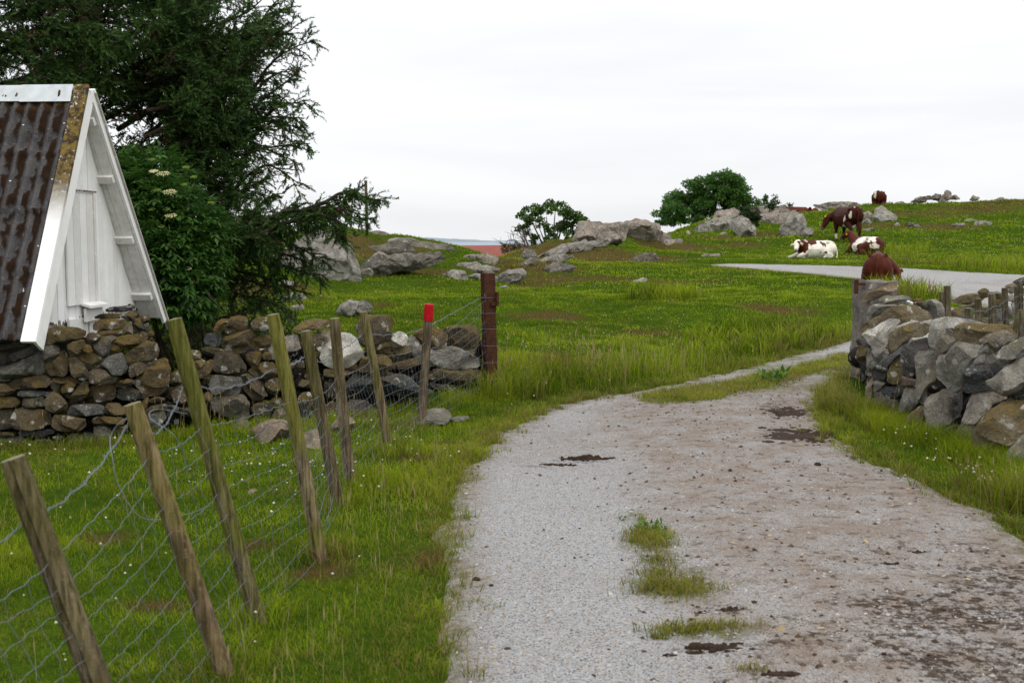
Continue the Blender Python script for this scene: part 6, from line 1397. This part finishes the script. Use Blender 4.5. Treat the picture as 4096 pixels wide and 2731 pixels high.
for (d0, d1, dens, w_, (h0, h1)) in BANDS:
    wid = .47 * d1 + .9; n = int(dens * 2 * wid * (d1 - d0)); x = r.uniform(-wid, wid, n); y = r.uniform(d0, d1, n)
    k = np.abs(x) < .47 * y + .9; x, y = x[k], y[k]; pn = pathdn(x, y)
    clump = vn2(x, y, .20 if d1 <= 12 else .6, 84, 2); acc = .62 + .75 * clump + .08
    onp = pn > .05; ce = np.where(onp, centre(x, y), 0); edge = 1.0
    k = np.where(onp, r.random(len(x)) < ce * 1.0, r.random(len(x)) < acc * edge) & ~inwall(x, y); x, y, ce, pn = x[k], y[k], ce[k], pn[k]
    tus = sst(.15, .6, vn2(x, y, .9, 85, 2)); hh = (h0 + (h1 - h0) * r.random(len(x)) ** 1.6) * (.65 + .85 * tus)
    wd = walld(x, y); hh = hh * (1 + .35 * sst(.75, .35, wd)); hh = np.where(pn > -.12, hh * .8, hh); hh = np.where(ce > 0, hh * .62, hh); hh = np.where((y > 20) & (pn > -1.2), hh * .45, hh)
    lawn = (y < 9.5) & (x < -1.1); hh = np.where(lawn, hh * .9, hh)
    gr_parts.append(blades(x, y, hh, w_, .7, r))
# taller tussocks and verges
def tuft(cx_, cy_, rad, n, h0, h1, w_, lean=.8, tone_=1.0, straw=.05):
    a = r.uniform(0, 2 * PI, n); q = rad * np.sqrt(r.random(n)); x = cx_ + q * np.cos(a); y = cy_ + q * np.sin(a); k = pathd(x, y) < .05; x, y = x[k], y[k]
    if len(x): gr_parts.append(blades(x, y, r.uniform(h0, h1, len(x)), w_, lean, r, straw, tone_=tone_))
for (A_, B_) in pp[1:-1]: tuft(A_[0], A_[1], .16, 170, .05, .17, .0022)
tuft(pp[-1][0][0], pp[-1][0][1], .4, 500, .12, .42, .0028, .6, 1, .25)
for k in range(60):
    t_ = r.random(); p_ = np.array([3.15, 10.6]) * (1 - t_) + np.array([3.35, 7.3]) * t_; tuft(p_[0] + r.uniform(-.15, .25), p_[1], .16, 110, .08, .24, .0026, .7, .92)
for k in range(26): tuft(2.95 + r.uniform(0, .55), r.uniform(6.2, 7.6), .16, 150, .10, .32, .0026, .8, .95)
for k in range(22): tuft(3.05 + r.uniform(-.1, .2), r.uniform(10, 11.6), .12, 110, .10, .30, .0028, .7, 1, .2)
for k in range(40):
    px = 40 + k * 48; q_ = P(px, 1500, wl_depth(min(px, 1900)) - .28); tuft(q_[0], q_[1], .16, 60, .05, .15, .0026, .8, .95)
for px, py, rad, n, h0, h1 in [(2990, 1370, .9, 900, .15, .4), (3080, 1345, .6, 500, .15, .38), (2650, 1180, .7, 400, .15, .4), (3650, 1170, 1.0, 600, .2, .45), (3560, 1010, 1.6, 600, .2, .55), (3850, 1060, 3, 900, .2, .5), (4050, 1080, 2, 600, .25, .55), (2200, 1520, .9, 1400, .1, .3), (2420, 1500, .9, 1200, .1, .32), (2700, 1460, .9, 1000, .1, .3), (2100, 1480, .6, 700, .1, .3), (2050, 1580, .45, 600, .1, .35), (2900, 1410, .8, 700, .1, .3), (3250, 1360, 1, 700, .15, .35)]:
    g_ = GP(px, py); tuft(g_[0], g_[1], rad, n, h0, h1, .004 if g_[1] < 15 else .009, .7, .95, .10)
for px, py, rx, ry, n in [(2600, 2150, .11, .17, 900), (2640, 2240, .09, .10, 220), (2700, 2350, .17, .11, 1300), (2640, 2290, .08, .06, 160), (2830, 2515, .20, .055, 700), (2640, 2540, .04, .02, 60), (3010, 2680, .07, .03, 90), (2560, 2075, .025, .03, 25)]:
    g_ = ground_hit(px, py); x = g_[0] + r.normal(0, rx * .6, n); y = g_[1] + r.normal(0, ry * .7, n); gr_parts.append(blades(x, y, r.uniform(.02, .07, n), .0022, .9, r, .22))
n = 26000; t_ = r.random(n) * (len(STRIP) - 1); k_ = t_.astype(int); f_ = (t_ - k_)[:, None]; q = STRIP[k_] * (1 - f_) + STRIP[k_ + 1] * f_ + r.normal(0, .26, (n, 2)); k = r.random(n) < strip(q[:, 0], q[:, 1]); q = q[k]
gr_parts.append(blades(q[:, 0], q[:, 1], r.uniform(.03, .095, len(q)), .0042, .8, r, .16))
# irregular fringe along both edges of the track
for poly, rev in ((np.array(_left[2:]), 1), (np.array(_right[:-2]), -1)):
    L_ = np.concatenate([[0], np.cumsum(np.linalg.norm(np.diff(poly, axis=0), axis=1))])
    for s_ in np.arange(0, L_[-1], .045):
        p_ = np.array([np.interp(s_, L_, poly[:, k]) for k in (0, 1)])
        if p_[1] > 17 or p_[1] < 2.4: continue
        q = p_ + r.normal(0, .085, 2) + [-.02 * rev, 0]; a = r.uniform(0, 2 * PI, 26); rr2 = r.uniform(.02, .085) * np.sqrt(r.random(26))
        gr_parts.append(blades(q[0] + rr2 * np.cos(a), q[1] + rr2 * np.sin(a), r.uniform(.03, .085 if r.random() < .7 else .15, 26), .0022 if p_[1] < 8 else .0032, .9, r, .10))
# flowering stalks
def stalks(x, y, h, w_):
    N = len(x); V, Q, T, c = blades(x, y, h, w_, .25, r); c[:] = np.array([.40, .33, .15])
    gr_parts.append((V, Q, T, c)); tip = V.reshape(N, 5, 3)[:, 4]; a = r.uniform(0, 2 * PI, N); s = np.stack([np.cos(a), np.sin(a), 0 * a], -1) * (w_ * 2.6)
    hv = np.stack([tip - [0, 0, .05], tip + s - [0, 0, .02], tip + [0, 0, .02], tip - s - [0, 0, .02]], 1).reshape(-1, 3); i = np.arange(N)[:, None] * 4
    gr_parts.append((hv, i + np.array([0, 1, 2, 3]), np.zeros((0, 3), int), np.tile(np.array([.36, .28, .14]), (len(hv), 1))))
for cx_, cy_, rx, ry, n, h0, h1 in [(-.3, 11.6, .5, .4, 60, .25, .5), (-.75, 6.5, .35, 3, 110, .10, .28), (-2.3, 6.0, .9, 2, 50, .10, .2), (1.0, 13.3, 1.8, .8, 160, .25, .5), (3.1, 10.6, .2, .8, 50, .25, .5), (-2.4, 9.2, 1.4, .25, 70, .2, .42), (-4.6, 8.4, .9, .2, 40, .2, .4), (3.0, 6.6, .2, .5, 30, .2, .4)]:
    x = cx_ + r.normal(0, rx * .6, n); y = cy_ + r.normal(0, ry * .6, n); k = pathd(x, y) < -.03; stalks(x[k], y[k], r.uniform(h0, h1, k.sum()), .0014 if cy_ < 12 else .003)
Vs, Qs, Ts, Cs = [], [], [], []; n0 = 0
for V, Q, T, c in gr_parts: Vs.append(V); Qs.append(Q + n0); Ts.append(T + n0 if len(T) else T.reshape(0, 3)); Cs.append(c); n0 += len(V)
Ts = [t for t in Ts if len(t)]
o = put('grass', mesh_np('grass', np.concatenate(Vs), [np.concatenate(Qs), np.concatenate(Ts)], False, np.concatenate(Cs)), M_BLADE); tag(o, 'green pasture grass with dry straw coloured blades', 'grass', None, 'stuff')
print('grass verts', n0)

# white clover heads
mb = MB(); octv = np.array([[1, 0, 0], [0, 1, 0], [-1, 0, 0], [0, -1, 0], [0, 0, 1], [0, 0, -1]], float); octf = np.array([[0, 1, 4], [1, 2, 4], [2, 3, 4], [3, 0, 4], [1, 0, 5], [2, 1, 5], [3, 2, 5], [0, 3, 5]])
def clover(x, y, s, h):
    z = th(x, y)
    for a, b, c_, s_, h_ in zip(x, y, z, s, h):
        mb.add(octv * [s_, s_, s_ * .85] + [a, b, c_ + h_], [octf], np.array([.74, .72, .60]) * r.uniform(.75, 1.1))
def cl(n, cx_, cy_, rx, ry, s0, s1, h0, h1):
    x = cx_ + r.normal(0, rx, n); y = cy_ + r.normal(0, ry, n); k = (pathd(x, y) < -.06) & ~inwall(x, y); x, y = x[k], y[k]; clover(x, y, r.uniform(s0, s1, len(x)), r.uniform(h0, h1, len(x)))
cl(36, -2.5, 7.9, .8, .5, .006, .011, .06, .12); cl(34, -1.5, 7.4, .22, .5, .006, .011, .06, .12); cl(22, -1.9, 6.4, .8, .8, .006, .010, .06, .11); cl(30, -.85, 8.6, .3, .8, .006, .010, .05, .11); cl(40, -.1, 12.3, .5, 1.0, .007, .011, .05, .12); cl(30, -2.2, 4.6, .7, .6, .005, .009, .05, .1)
cl(26, 3.12, 7.1, .12, .25, .009, .014, .06, .13); cl(18, 3.05, 7.9, .15, .4, .008, .012, .06, .12); cl(12, 3.1, 9.2, .1, .4, .008, .012, .06, .12)
for n, cx_, cy_, rx, ry, s in [(120, 3, 17, 3, 2, .009), (130, 5, 24, 4, 3, .011), (70, -1, 20, 3, 4, .010), (260, 17, 42, 5, 4, .017), (130, 19, 50, 5, 4, .020), (60, 10, 36, 5, 2, .014), (70, 8, 34, 4, 1.2, .013)]: cl(n, cx_, cy_, rx, ry, s * .7, s * 1.2, .09, .16)
tag(mb.build('clover_flowers', M_PETAL, None, None, True), 'white clover heads dotted through the pasture grass', 'clover', None, 'stuff')

# loose stones and crumbs of soil on the track
def scatter(name, n, ymax, s0, s1, cols, lab, cat, fn):
    mb = MB(); y = 2.6 + (ymax - 2.6) * r.random(n) ** 1.25; x = r.uniform(-1.3, 3.9, n); k = (pathd(x, y) > .03) & (r.random(n) < fn(x, y)); x, y = x[k], y[k]; z = zpath(x, y)
    V = octv[None] * np.stack([r.uniform(.7, 1.4, len(x)), r.uniform(.7, 1.4, len(x)), r.uniform(.35, .8, len(x))], -1)[:, None]; V = V + r.normal(0, .22, V.shape); s = (s0 + (s1 - s0) * r.random(len(x)) ** 3)
    a = r.uniform(0, 6.3, len(x)); ca, sa = np.cos(a), np.sin(a); V = np.stack([V[..., 0] * ca[:, None] - V[..., 1] * sa[:, None], V[..., 0] * sa[:, None] + V[..., 1] * ca[:, None], V[..., 2]], -1) * s[:, None, None] + np.stack([x, y, z + s * .15], -1)[:, None]
    f = (np.arange(len(x))[:, None, None] * 6 + octf[None]).reshape(-1, 3); g = r.random((len(x), 1)); c = np.array(cols[0]) * (1 - g) + np.array(cols[1]) * g
    mt = mesh_np(name, V.reshape(-1, 3), [f], False, np.repeat(c, 6, 0)); tag(put(name, mt, M_CRUMB), lab, cat, None, 'stuff')
m = NT('crumbs', .95); a = m.attr(); m.l(a.outputs['Color'], m.b.inputs['Base Color']); M_CRUMB = m.m
scatter('gravel', 16000, 10, .003, .011, ((.25, .24, .23), (.47, .46, .445)), 'loose grey gravel on the track', 'gravel', lambda x, y: np.full(len(x), .6))
scatter('soil_crumbs', 15000, 13, .002, .015, ((.05, .036, .026), (.13, .09, .06)), 'dark crumbs of trampled soil and dung on the track', 'soil', lambda x, y: .07 + .35 * sst(.2, 1.2, x + .3 * vn2(x, y, .5, 95)) + .6 * dirt_cols(np.stack([x, y], -1))[0][:, 1])
scatter('straw_bits', 500, 12, .004, .018, ((.34, .25, .14), (.42, .34, .22)), 'short bits of straw trodden into the track', 'straw', lambda x, y: .3 + .7 * sst(.3, 1.2, x))
# dung pats
m = NT('dung', .85); n1 = m.noise(m.obj(), 40, 5, .7); M_DUNG = m.done(m.mix(n1, (.022, .014, .010), (.07, .045, .03)), m.bump(n1, .8, .02))
DP = [(2350, 1832, .20, .07, .035, 'largest long crumbled dark dung pat in the middle of the track'), (2210, 1858, .17, .04, .012, 'flat smeared dung left of the largest dung pat'), (2920, 2443, .075, .035, .022, 'dung pat beside the end of the middle grass strip'),
      (2870, 2590, .14, .05, .02, 'broken dung pat between two grass tufts near the bottom edge'), (2780, 2605, .06, .03, .012, 'small dung crumb left of the broken dung pat near the bottom'), (3140, 2700, .09, .04, .022, 'dung pat at the very bottom of the picture'), (3190, 1750, .34, .42, .014, 'wide flat dark dung smear beside the right verge'),
      (3150, 1655, .26, .34, .012, 'second dark dung smear just above the wide one'), (2680, 2610, .05, .02, .012, 'small dark dung lump at the left of the bottom cluster'), (2800, 2450, .04, .02, .012, 'little dung lump just left of the grass strip end'), (1905, 2330, .016, .012, .012, 'lone dark clod on the clean left wheel track'), (1965, 2352, .014, .011, .010, 'lone dark clod right beside another on the left wheel track'),
      (3670, 2215, .06, .03, .014, 'small dung pat below the clover on the right verge'), (3560, 2260, .07, .03, .012, 'thin dung pat on the dirty right half of the track'), (2920, 1890, .02, .016, .014, 'single round dark clod in the centre of the track'), (3270, 1865, .02, .016, .016, 'round dark clod near the right verge')]
for k, (px, py, rx, ry, h, lab) in enumerate(DP):
    g_ = ground_hit(px, py); mb = MB(); z0 = float(zpath(np.array([g_[0]]), np.array([g_[1]]))[0]); np_ = 1 if rx < .03 else (16 if rx < .12 else 95)
    if np_ > 1: mb.ell((0, 0, 0), (rx * (.62 if np_ == 16 else .4 if ry < .2 else .26), max(ry * (.55 if ry < .2 else .22), .012), h * .32), None, 8, 18); mb.V[-1] = mb.V[-1] * (1 + .5 * fbm(mb.V[-1] * (.9 / max(.03, ry)) + k * 5, 3, 98)[:, None]) + [g_[0], g_[1], z0]
    for j in range(np_):
        s_ = 1 if np_ == 1 else (r.uniform(.03, .10) if j > np_ // 9 else r.uniform(.12, .24)); ox, oy = (0, 0) if np_ == 1 else (float(np.clip(r.normal(0, .42 if np_ > 16 else .3), -.95, .95)) * rx, float(np.clip(r.normal(0, .42 if np_ > 16 else .25), -1, 1)) * ry)
        mb.ell((0, 0, 0), (rx * s_, min(ry, max(ry, rx * .5), .12) * max(s_, .1) if ry < .2 else rx * s_, h * (1 if np_ == 1 else r.uniform(.5, 1.1) * (.5 + s_))), None, 10, 16); mb.V[-1] = mb.V[-1] * (1 + .75 * fbm(mb.V[-1] * (.9 / max(.03, ry)) + k * 3 + j * 11, 3, 96)[:, None]) + [g_[0] + ox, g_[1] + oy, z0 + .001]
    tag(mb.build('dung_pat', M_DUNG, None, (g_[0], g_[1], z0), True, 50), lab, 'dung', 'dung pats on the track')
# leafy weeds in the middle of the track
for px, py, n, s_, lab in [(2610, 2120, 46, .10, 'small leafy weed at the near end of the middle grass strip'), (3085, 1528, 60, .22, 'dark leafy weed clump on the middle strip near the bend'), (2480, 2075, 12, .05, 'tiny weed sprig alone on the pale gravel')]:
    g_ = ground_hit(px, py); z0 = float(zpath(np.array([g_[0]]), np.array([g_[1]]))[0]); a = r.uniform(0, 6.3, n); q = s_ * r.random(n) ** .7 * .8
    pos_ = np.stack([g_[0] + q * np.cos(a), g_[1] + q * np.sin(a), z0 + s_ * r.uniform(.05, .5, n)], -1); nm = np.stack([np.cos(a), np.sin(a), .6 + 0 * a], -1)
    V_, F_, C_ = leaves_mesh(pos_, nm * 2, s_ * .42, s_ * .17, r, ((.05, .11, .012), (.12, .22, .03)), -.2); w_ = thing('weed', (g_[0], g_[1], z0), lab, 'weed', 'weeds in the track'); put('leaves', mesh_np('leaves', V_, [F_], False, C_), M_LEAF, w_)
    mb = MB()
    for j in range(6): mb.tube([(g_[0], g_[1], z0 - .01), pos_[j]], [.003, .0015], 4, False, (.08, .13, .03))
    mb.build('stem', M_LEAF, w_)
# ------------------------------------------------------------------ cattle
m = NT('cow_hide', .6); a = m.attr(); m.l(a.outputs['Color'], m.b.inputs['Base Color']); M_HIDE = m.done(None, m.bump(m.noise(m.obj(False), 60, 3), .2, .01))
m = NT('ear_tag_plastic', .4); M_TAG = m.done((.75, .48, .02)); m = NT('cow_eye', .1); M_EYE = m.done((.01, .008, .006))
def capsule(mb, pts, rad, n=4):
    pts = np.asarray(pts, float); rad = np.asarray(rad, float); q = bez(pts, (len(pts) - 1) * n + 1); rr_ = np.interp(np.linspace(0, len(rad) - 1, len(q)), np.arange(len(rad)), rad)
    mb.tube(q, rr_, 12); mb.ell(q[0], (rr_[0],) * 3, None, 8, 12); mb.ell(q[-1], (rr_[-1],) * 3, None, 8, 12)
def loft(mb, rings, n=20, kind_='stand'):
    """rings: x, y, z centre, half width, half height up, half height down"""
    a = np.arange(n) * 2 * PI / n; V = []
    R_ = np.array(rings, float); q = bez(R_, (len(R_) - 1) * 4 + 1)
    for x, y, z, ry, ru, rd in q:
        ca, sa = np.cos(a), np.sin(a); V.append(np.stack([np.full(n, x), y + ry * np.sign(ca) * np.abs(ca) ** .85 * (1 - (.30 if kind_ == 'stand' else .46) * np.clip(sa, 0, 1)), z + np.where(sa > 0, ru, rd) * np.sign(sa) * np.abs(sa) ** .9], -1))
    k = len(V); i = np.arange(k - 1)[:, None] * n; j = np.arange(n)[None]; j2 = (j + 1) % n
    mb.add(np.concatenate(V), [np.stack([i + j, i + j2, i + n + j2, i + n + j], -1).reshape(-1, 4), np.arange(n)[::-1], np.arange(n) + (k - 1) * n])
def head_at(mb, poll, nose, up):
    """head pieces between poll and nose; returns ear tips and eye points"""
    poll = np.array(poll, float); nose = np.array(nose, float); d = unit(nose - poll); s = unit(np.cross(d, up)); u = np.cross(s, d); L = np.linalg.norm(nose - poll)
    capsule(mb, [poll, poll + d * L * .25 + u * .012, poll + d * L * .62, nose - d * .03], [.115, .125, .088, .078]); capsule(mb, [poll + d * L * .2 - u * .07, poll + d * L * .55 - u * .06, nose - d * .05 - u * .02], [.085, .07, .06])
    mb.ell(nose - d * .015, (.085, .085, .075), None, 8, 12); ears = []
    for sg in (-1, 1):
        b_ = poll + s * sg * .11 + u * .02; t_ = b_ + s * sg * .17 - u * .05 + d * .0; capsule(mb, [b_, (b_ + t_) / 2 + u * .01, t_], [.03, .055, .015], 3); ears.append((b_ + t_) / 2 + s * sg * .02 - u * .05)
    eyes = [poll + d * L * .33 + s * sg * .108 + u * .035 for sg in (-1, 1)]
    return ears, eyes
COW = {'stand': [(-.82, 0, 1.12, .06, .06, .10), (-.76, 0, 1.10, .22, .20, .28), (-.58, 0, 1.05, .29, .30, .36), (-.25, 0, .98, .34, .34, .42), (.1, 0, .95, .36, .36, .42), (.4, 0, .97, .31, .36, .38), (.62, 0, 1.02, .24, .32, .32), (.8, 0, 1.06, .13, .20, .22)],
       'lie': [(-.86, 0, .50, .06, .06, .10), (-.78, 0, .46, .27, .24, .36), (-.58, 0, .42, .38, .34, .42), (-.25, 0, .40, .46, .36, .42), (.1, 0, .40, .47, .37, .42), (.4, 0, .40, .40, .38, .42), (.62, 0, .46, .28, .34, .36), (.8, 0, .52, .14, .22, .24)]}
def cow(name_label, at, yaw, kind, neck, poll, nose, up, paint, scale=1.0, tags=True, tilt=0, group='cows on the hillside', dark=1.0):
    mb = MB(); loft(mb, COW[kind], 20, kind)
    if kind == 'stand':
        for sg in (-1, 1):
            capsule(mb, [(.52, sg * .17, .85), (.50, sg * .17, .62), (.52, sg * .16, .38), (.50, sg * .16, .12), (.53, sg * .16, .05)], [.14, .095, .056, .043, .055])
            capsule(mb, [(-.52, sg * .19, .98), (-.46, sg * .22, .72), (-.70, sg * .18, .47), (-.64, sg * .17, .13), (-.61, sg * .17, .05)], [.21, .155, .062, .045, .055])
            mb.ell((-.62, sg * .22, 1.2), (.1, .08, .07))
        mb.ell((-.34, 0, .60), (.2, .16, .15)); capsule(mb, [(-.83, 0, 1.18), (-.89, 0, 1.0), (-.88, .01, .75), (-.87, .02, .5), (-.87, .02, .36)], [.035, .028, .022, .04, .03])
    else:
        for sg in (-1, 1):
            capsule(mb, [(.52, sg * .26, .38), (.66, sg * .30, .20), (.90, sg * .27, .09), (.62, sg * .25, .06)] if sg > 0 else [(.52, sg * .26, .38), (.66, sg * .32, .18), (.98, sg * .26, .07), (1.1, sg * .24, .06)], [.14, .10, .07, .05])
            capsule(mb, [(-.58, sg * .26, .40), (-.25, sg * .40, .24), (-.55, sg * .45, .10), (-.22, sg * .50, .06), (-.12, sg * .50, .05)], [.24, .17, .085, .055, .05]); mb.ell((-.62, sg * .17, .66), (.10, .07, .05)); mb.ell((-.42, sg * .27, .69), (.09, .08, .07))
        capsule(mb, [(-.84, 0, .62), (-.93, .03, .4), (-.9, .16, .12), (-.8, .3, .04)], [.035, .03, .025, .04])
    pn = [(.55, 0, COW[kind][6][2] + .02)] + list(neck) + [tuple(poll)]; capsule(mb, pn, np.linspace(.27, .13, len(pn))); ears, eyes = head_at(mb, poll, nose, up)
    tmp = bpy.data.objects.new('cow', mb.mesh('cow')); COL.objects.link(tmp)
    rm = tmp.modifiers.new('r', 'REMESH'); rm.mode = 'VOXEL'; rm.voxel_size = .022; sm = tmp.modifiers.new('s', 'SMOOTH'); sm.factor = .5; sm.iterations = 5
    dg = bpy.context.evaluated_depsgraph_get(); me = bpy.data.meshes.new_from_object(tmp.evaluated_get(dg)); bpy.data.objects.remove(tmp)
    n = len(me.vertices); V = np.empty(n * 3, np.float32); me.vertices.foreach_get('co', V); V = V.reshape(-1, 3).astype(float)
    br = np.array([.075, .0165, .0085]) * dark; wh = np.array([.74, .68, .58]); nz = fbm(V * 3.4 + len(name_label), 3, 101); n2 = fbm(V * 9 + len(name_label), 3, 102)
    wv = sst(-.04, .04, paint(V) + .62 * nz + .34 * n2); c = br * (1 - wv[:, None]) + wh * wv[:, None]
    c = c * (1 + .38 * n2[:, None] + .25 * nz[:, None]); nd = np.linalg.norm(V - np.array(nose), axis=1); k = sst(.11, .06, nd)[:, None]; c = c * (1 - k) + np.array([.20, .12, .10]) * k
    if kind == 'stand': k = sst(.09, .05, V[:, 2])[:, None]; c = c * (1 - k) + np.array([.03, .025, .02]) * k
    a_ = me.attributes.new('col', 'FLOAT_COLOR', 'POINT'); c4 = np.ones((n, 4), np.float32); c4[:, :3] = np.clip(c, 0, 1); a_.data.foreach_set('color', c4.ravel())
    me.polygons.foreach_set('use_smooth', np.ones(len(me.polygons), bool)); me.materials.clear(); me.materials.append(M_HIDE)
    t = thing('cow', at, name_label, 'cow', group); t.rotation_euler = (0, tilt, yaw); t.scale = scale if isinstance(scale, tuple) else (scale,) * 3
    o = bpy.data.objects.new('body', me); COL.objects.link(o); o.parent = t
    def sub(nm, mbx, mt): ob_ = bpy.data.objects.new(nm, mbx.mesh(nm)); COL.objects.link(ob_); ob_.parent = t; ob_.data.materials.append(mt)
    for e in eyes: x = MB(); x.ell(e, (.02, .02, .02), None, 6, 8); sub('eye', x, M_EYE)
    if tags:
        for e in ears: x = MB(); x.box(e + np.array([.0, 0, -.01]), .055, .055, .075, rotz(.6)); sub('ear_tag', x, M_TAG)
    return t
def at(px, py): g_ = ground_hit(px, py); return (g_[0], g_[1], gz(g_[0], g_[1]) - .02)
def sph(V, c, r): return 1 - np.linalg.norm((V - np.array(c)) / np.array(r), axis=1)
# white cow lying, head turned towards the viewer, body along the picture to the right
cow('white cow with red brown neck and speckles lying on the grass, facing the track', at(3262, 1036), math.radians(190), 'lie', [(.82, .12, .62)], (1.0, .30, .60), (1.16, .62, .34), (.35, .3, .9),
    lambda V: .55 - 1.7 * np.clip(sph(V, (.68, .1, .55), (.30, .5, .5)), 0, 1) - 1.7 * np.clip(sph(V, (.22, .1, .7), (.26, .5, .34)), 0, 1) - 1.3 * np.clip(sph(V, (-.15, .25, .62), (.18, .3, .26)), 0, 1) - .75 * np.clip(vn(V * 7.5, 5) - .25, 0, 1) * 2.2 - 1.2 * np.clip(sph(V, (.95, .35, .66), (.14, .14, .2)), 0, 1), .80)
# brown and white cow lying behind it, looking left
cow('brown cow with white blotched back lying with its head raised to the left', at(3462, 1019), math.radians(114), 'lie', [(.86, 0, .74)], (1.02, .03, .92), (1.42, .12, .74), (.3, 0, 1),
    lambda V: -.45 + 1.5 * np.clip(sph(V, (-.25, .15, .62), (.6, .5, .32)), 0, 1) + 1.1 * np.clip(sph(V, (.25, .45, .3), (.3, .25, .45)), 0, 1) + .9 * np.clip(sph(V, (-.75, .2, .35), (.2, .4, .3)), 0, 1), .86)
# standing cow, rump towards the viewer and head down to the left
cow('dark brown cow with white rump and udder standing and grazing above the lying cows', at(3385, 962), math.radians(101), 'stand', [(.72, .12, 1.0)], (.82, .38, .90), (.86, .58, .50), (.6, 0, .6),
    lambda V: -.5 + 1.1 * np.clip(sph(V, (-.78, .10, 1.32), (.16, .16, .12)), 0, 1) + 1.1 * np.clip(sph(V, (-.74, .26, .92), (.10, .12, .36)), 0, 1) + 1.3 * np.clip(sph(V, (-.3, 0, .58), (.35, .4, .22)), 0, 1) + .9 * np.clip(sph(V, (-.55, .3, .85), (.14, .2, .3)), 0, 1) + 1.2 * np.clip(sph(V, (.5, .15, .2), (.1, .1, .2)), 0, 1), 1.08, dark=.62)
# far cow on the skyline seen from behind
g_ = at(3516, 816); cow('brown cow with thin white streaks seen from behind on the skyline', (g_[0] * 1.02, g_[1] + 1.2, g_[2] - .50), math.radians(72), 'stand', [(.9, 0, .9)], (1.1, 0, .6), (1.34, .0, .22), (.6, 0, .6),
    lambda V: -.5 + .75 * np.clip(sph(V, (-.78, .2, 1.1), (.2, .14, .4)), 0, 1) + .6 * np.clip(sph(V, (-.6, -.1, 1.3), (.2, .25, .15)), 0, 1), 1.0, False)
# lying cow behind the gatepost, seen from behind, head turned low to the right
q_ = P(3508, 1165, 25.5); cow('plain red brown cow lying with its back to the viewer behind the rough gatepost', (q_[0], 25.5, gz(q_[0], 25.5) - .03), math.radians(72), 'lie', [(.80, -.34, .46)], (.62, -.66, .32), (.34, -.80, .06), (.0, 0, 1), lambda V: V[:, 0] * 0 - 1.2, (.84, .62, .95), False)
# cow mostly hidden behind the rocks
q_ = P(3205, 850, 59.5); cow('brown cow with a white patch lying mostly hidden behind the tumbled rocks', (q_[0], 59.5, q_[2] - .48), math.radians(170), 'lie', [(.82, 0, .5)], (.98, 0, .42), (1.2, .2, .2), (.3, 0, 1), lambda V: -.5 + 1.6 * np.clip(sph(V, (-.45, 0, .75), (.25, .4, .3)), 0, 1), 1.0, False)
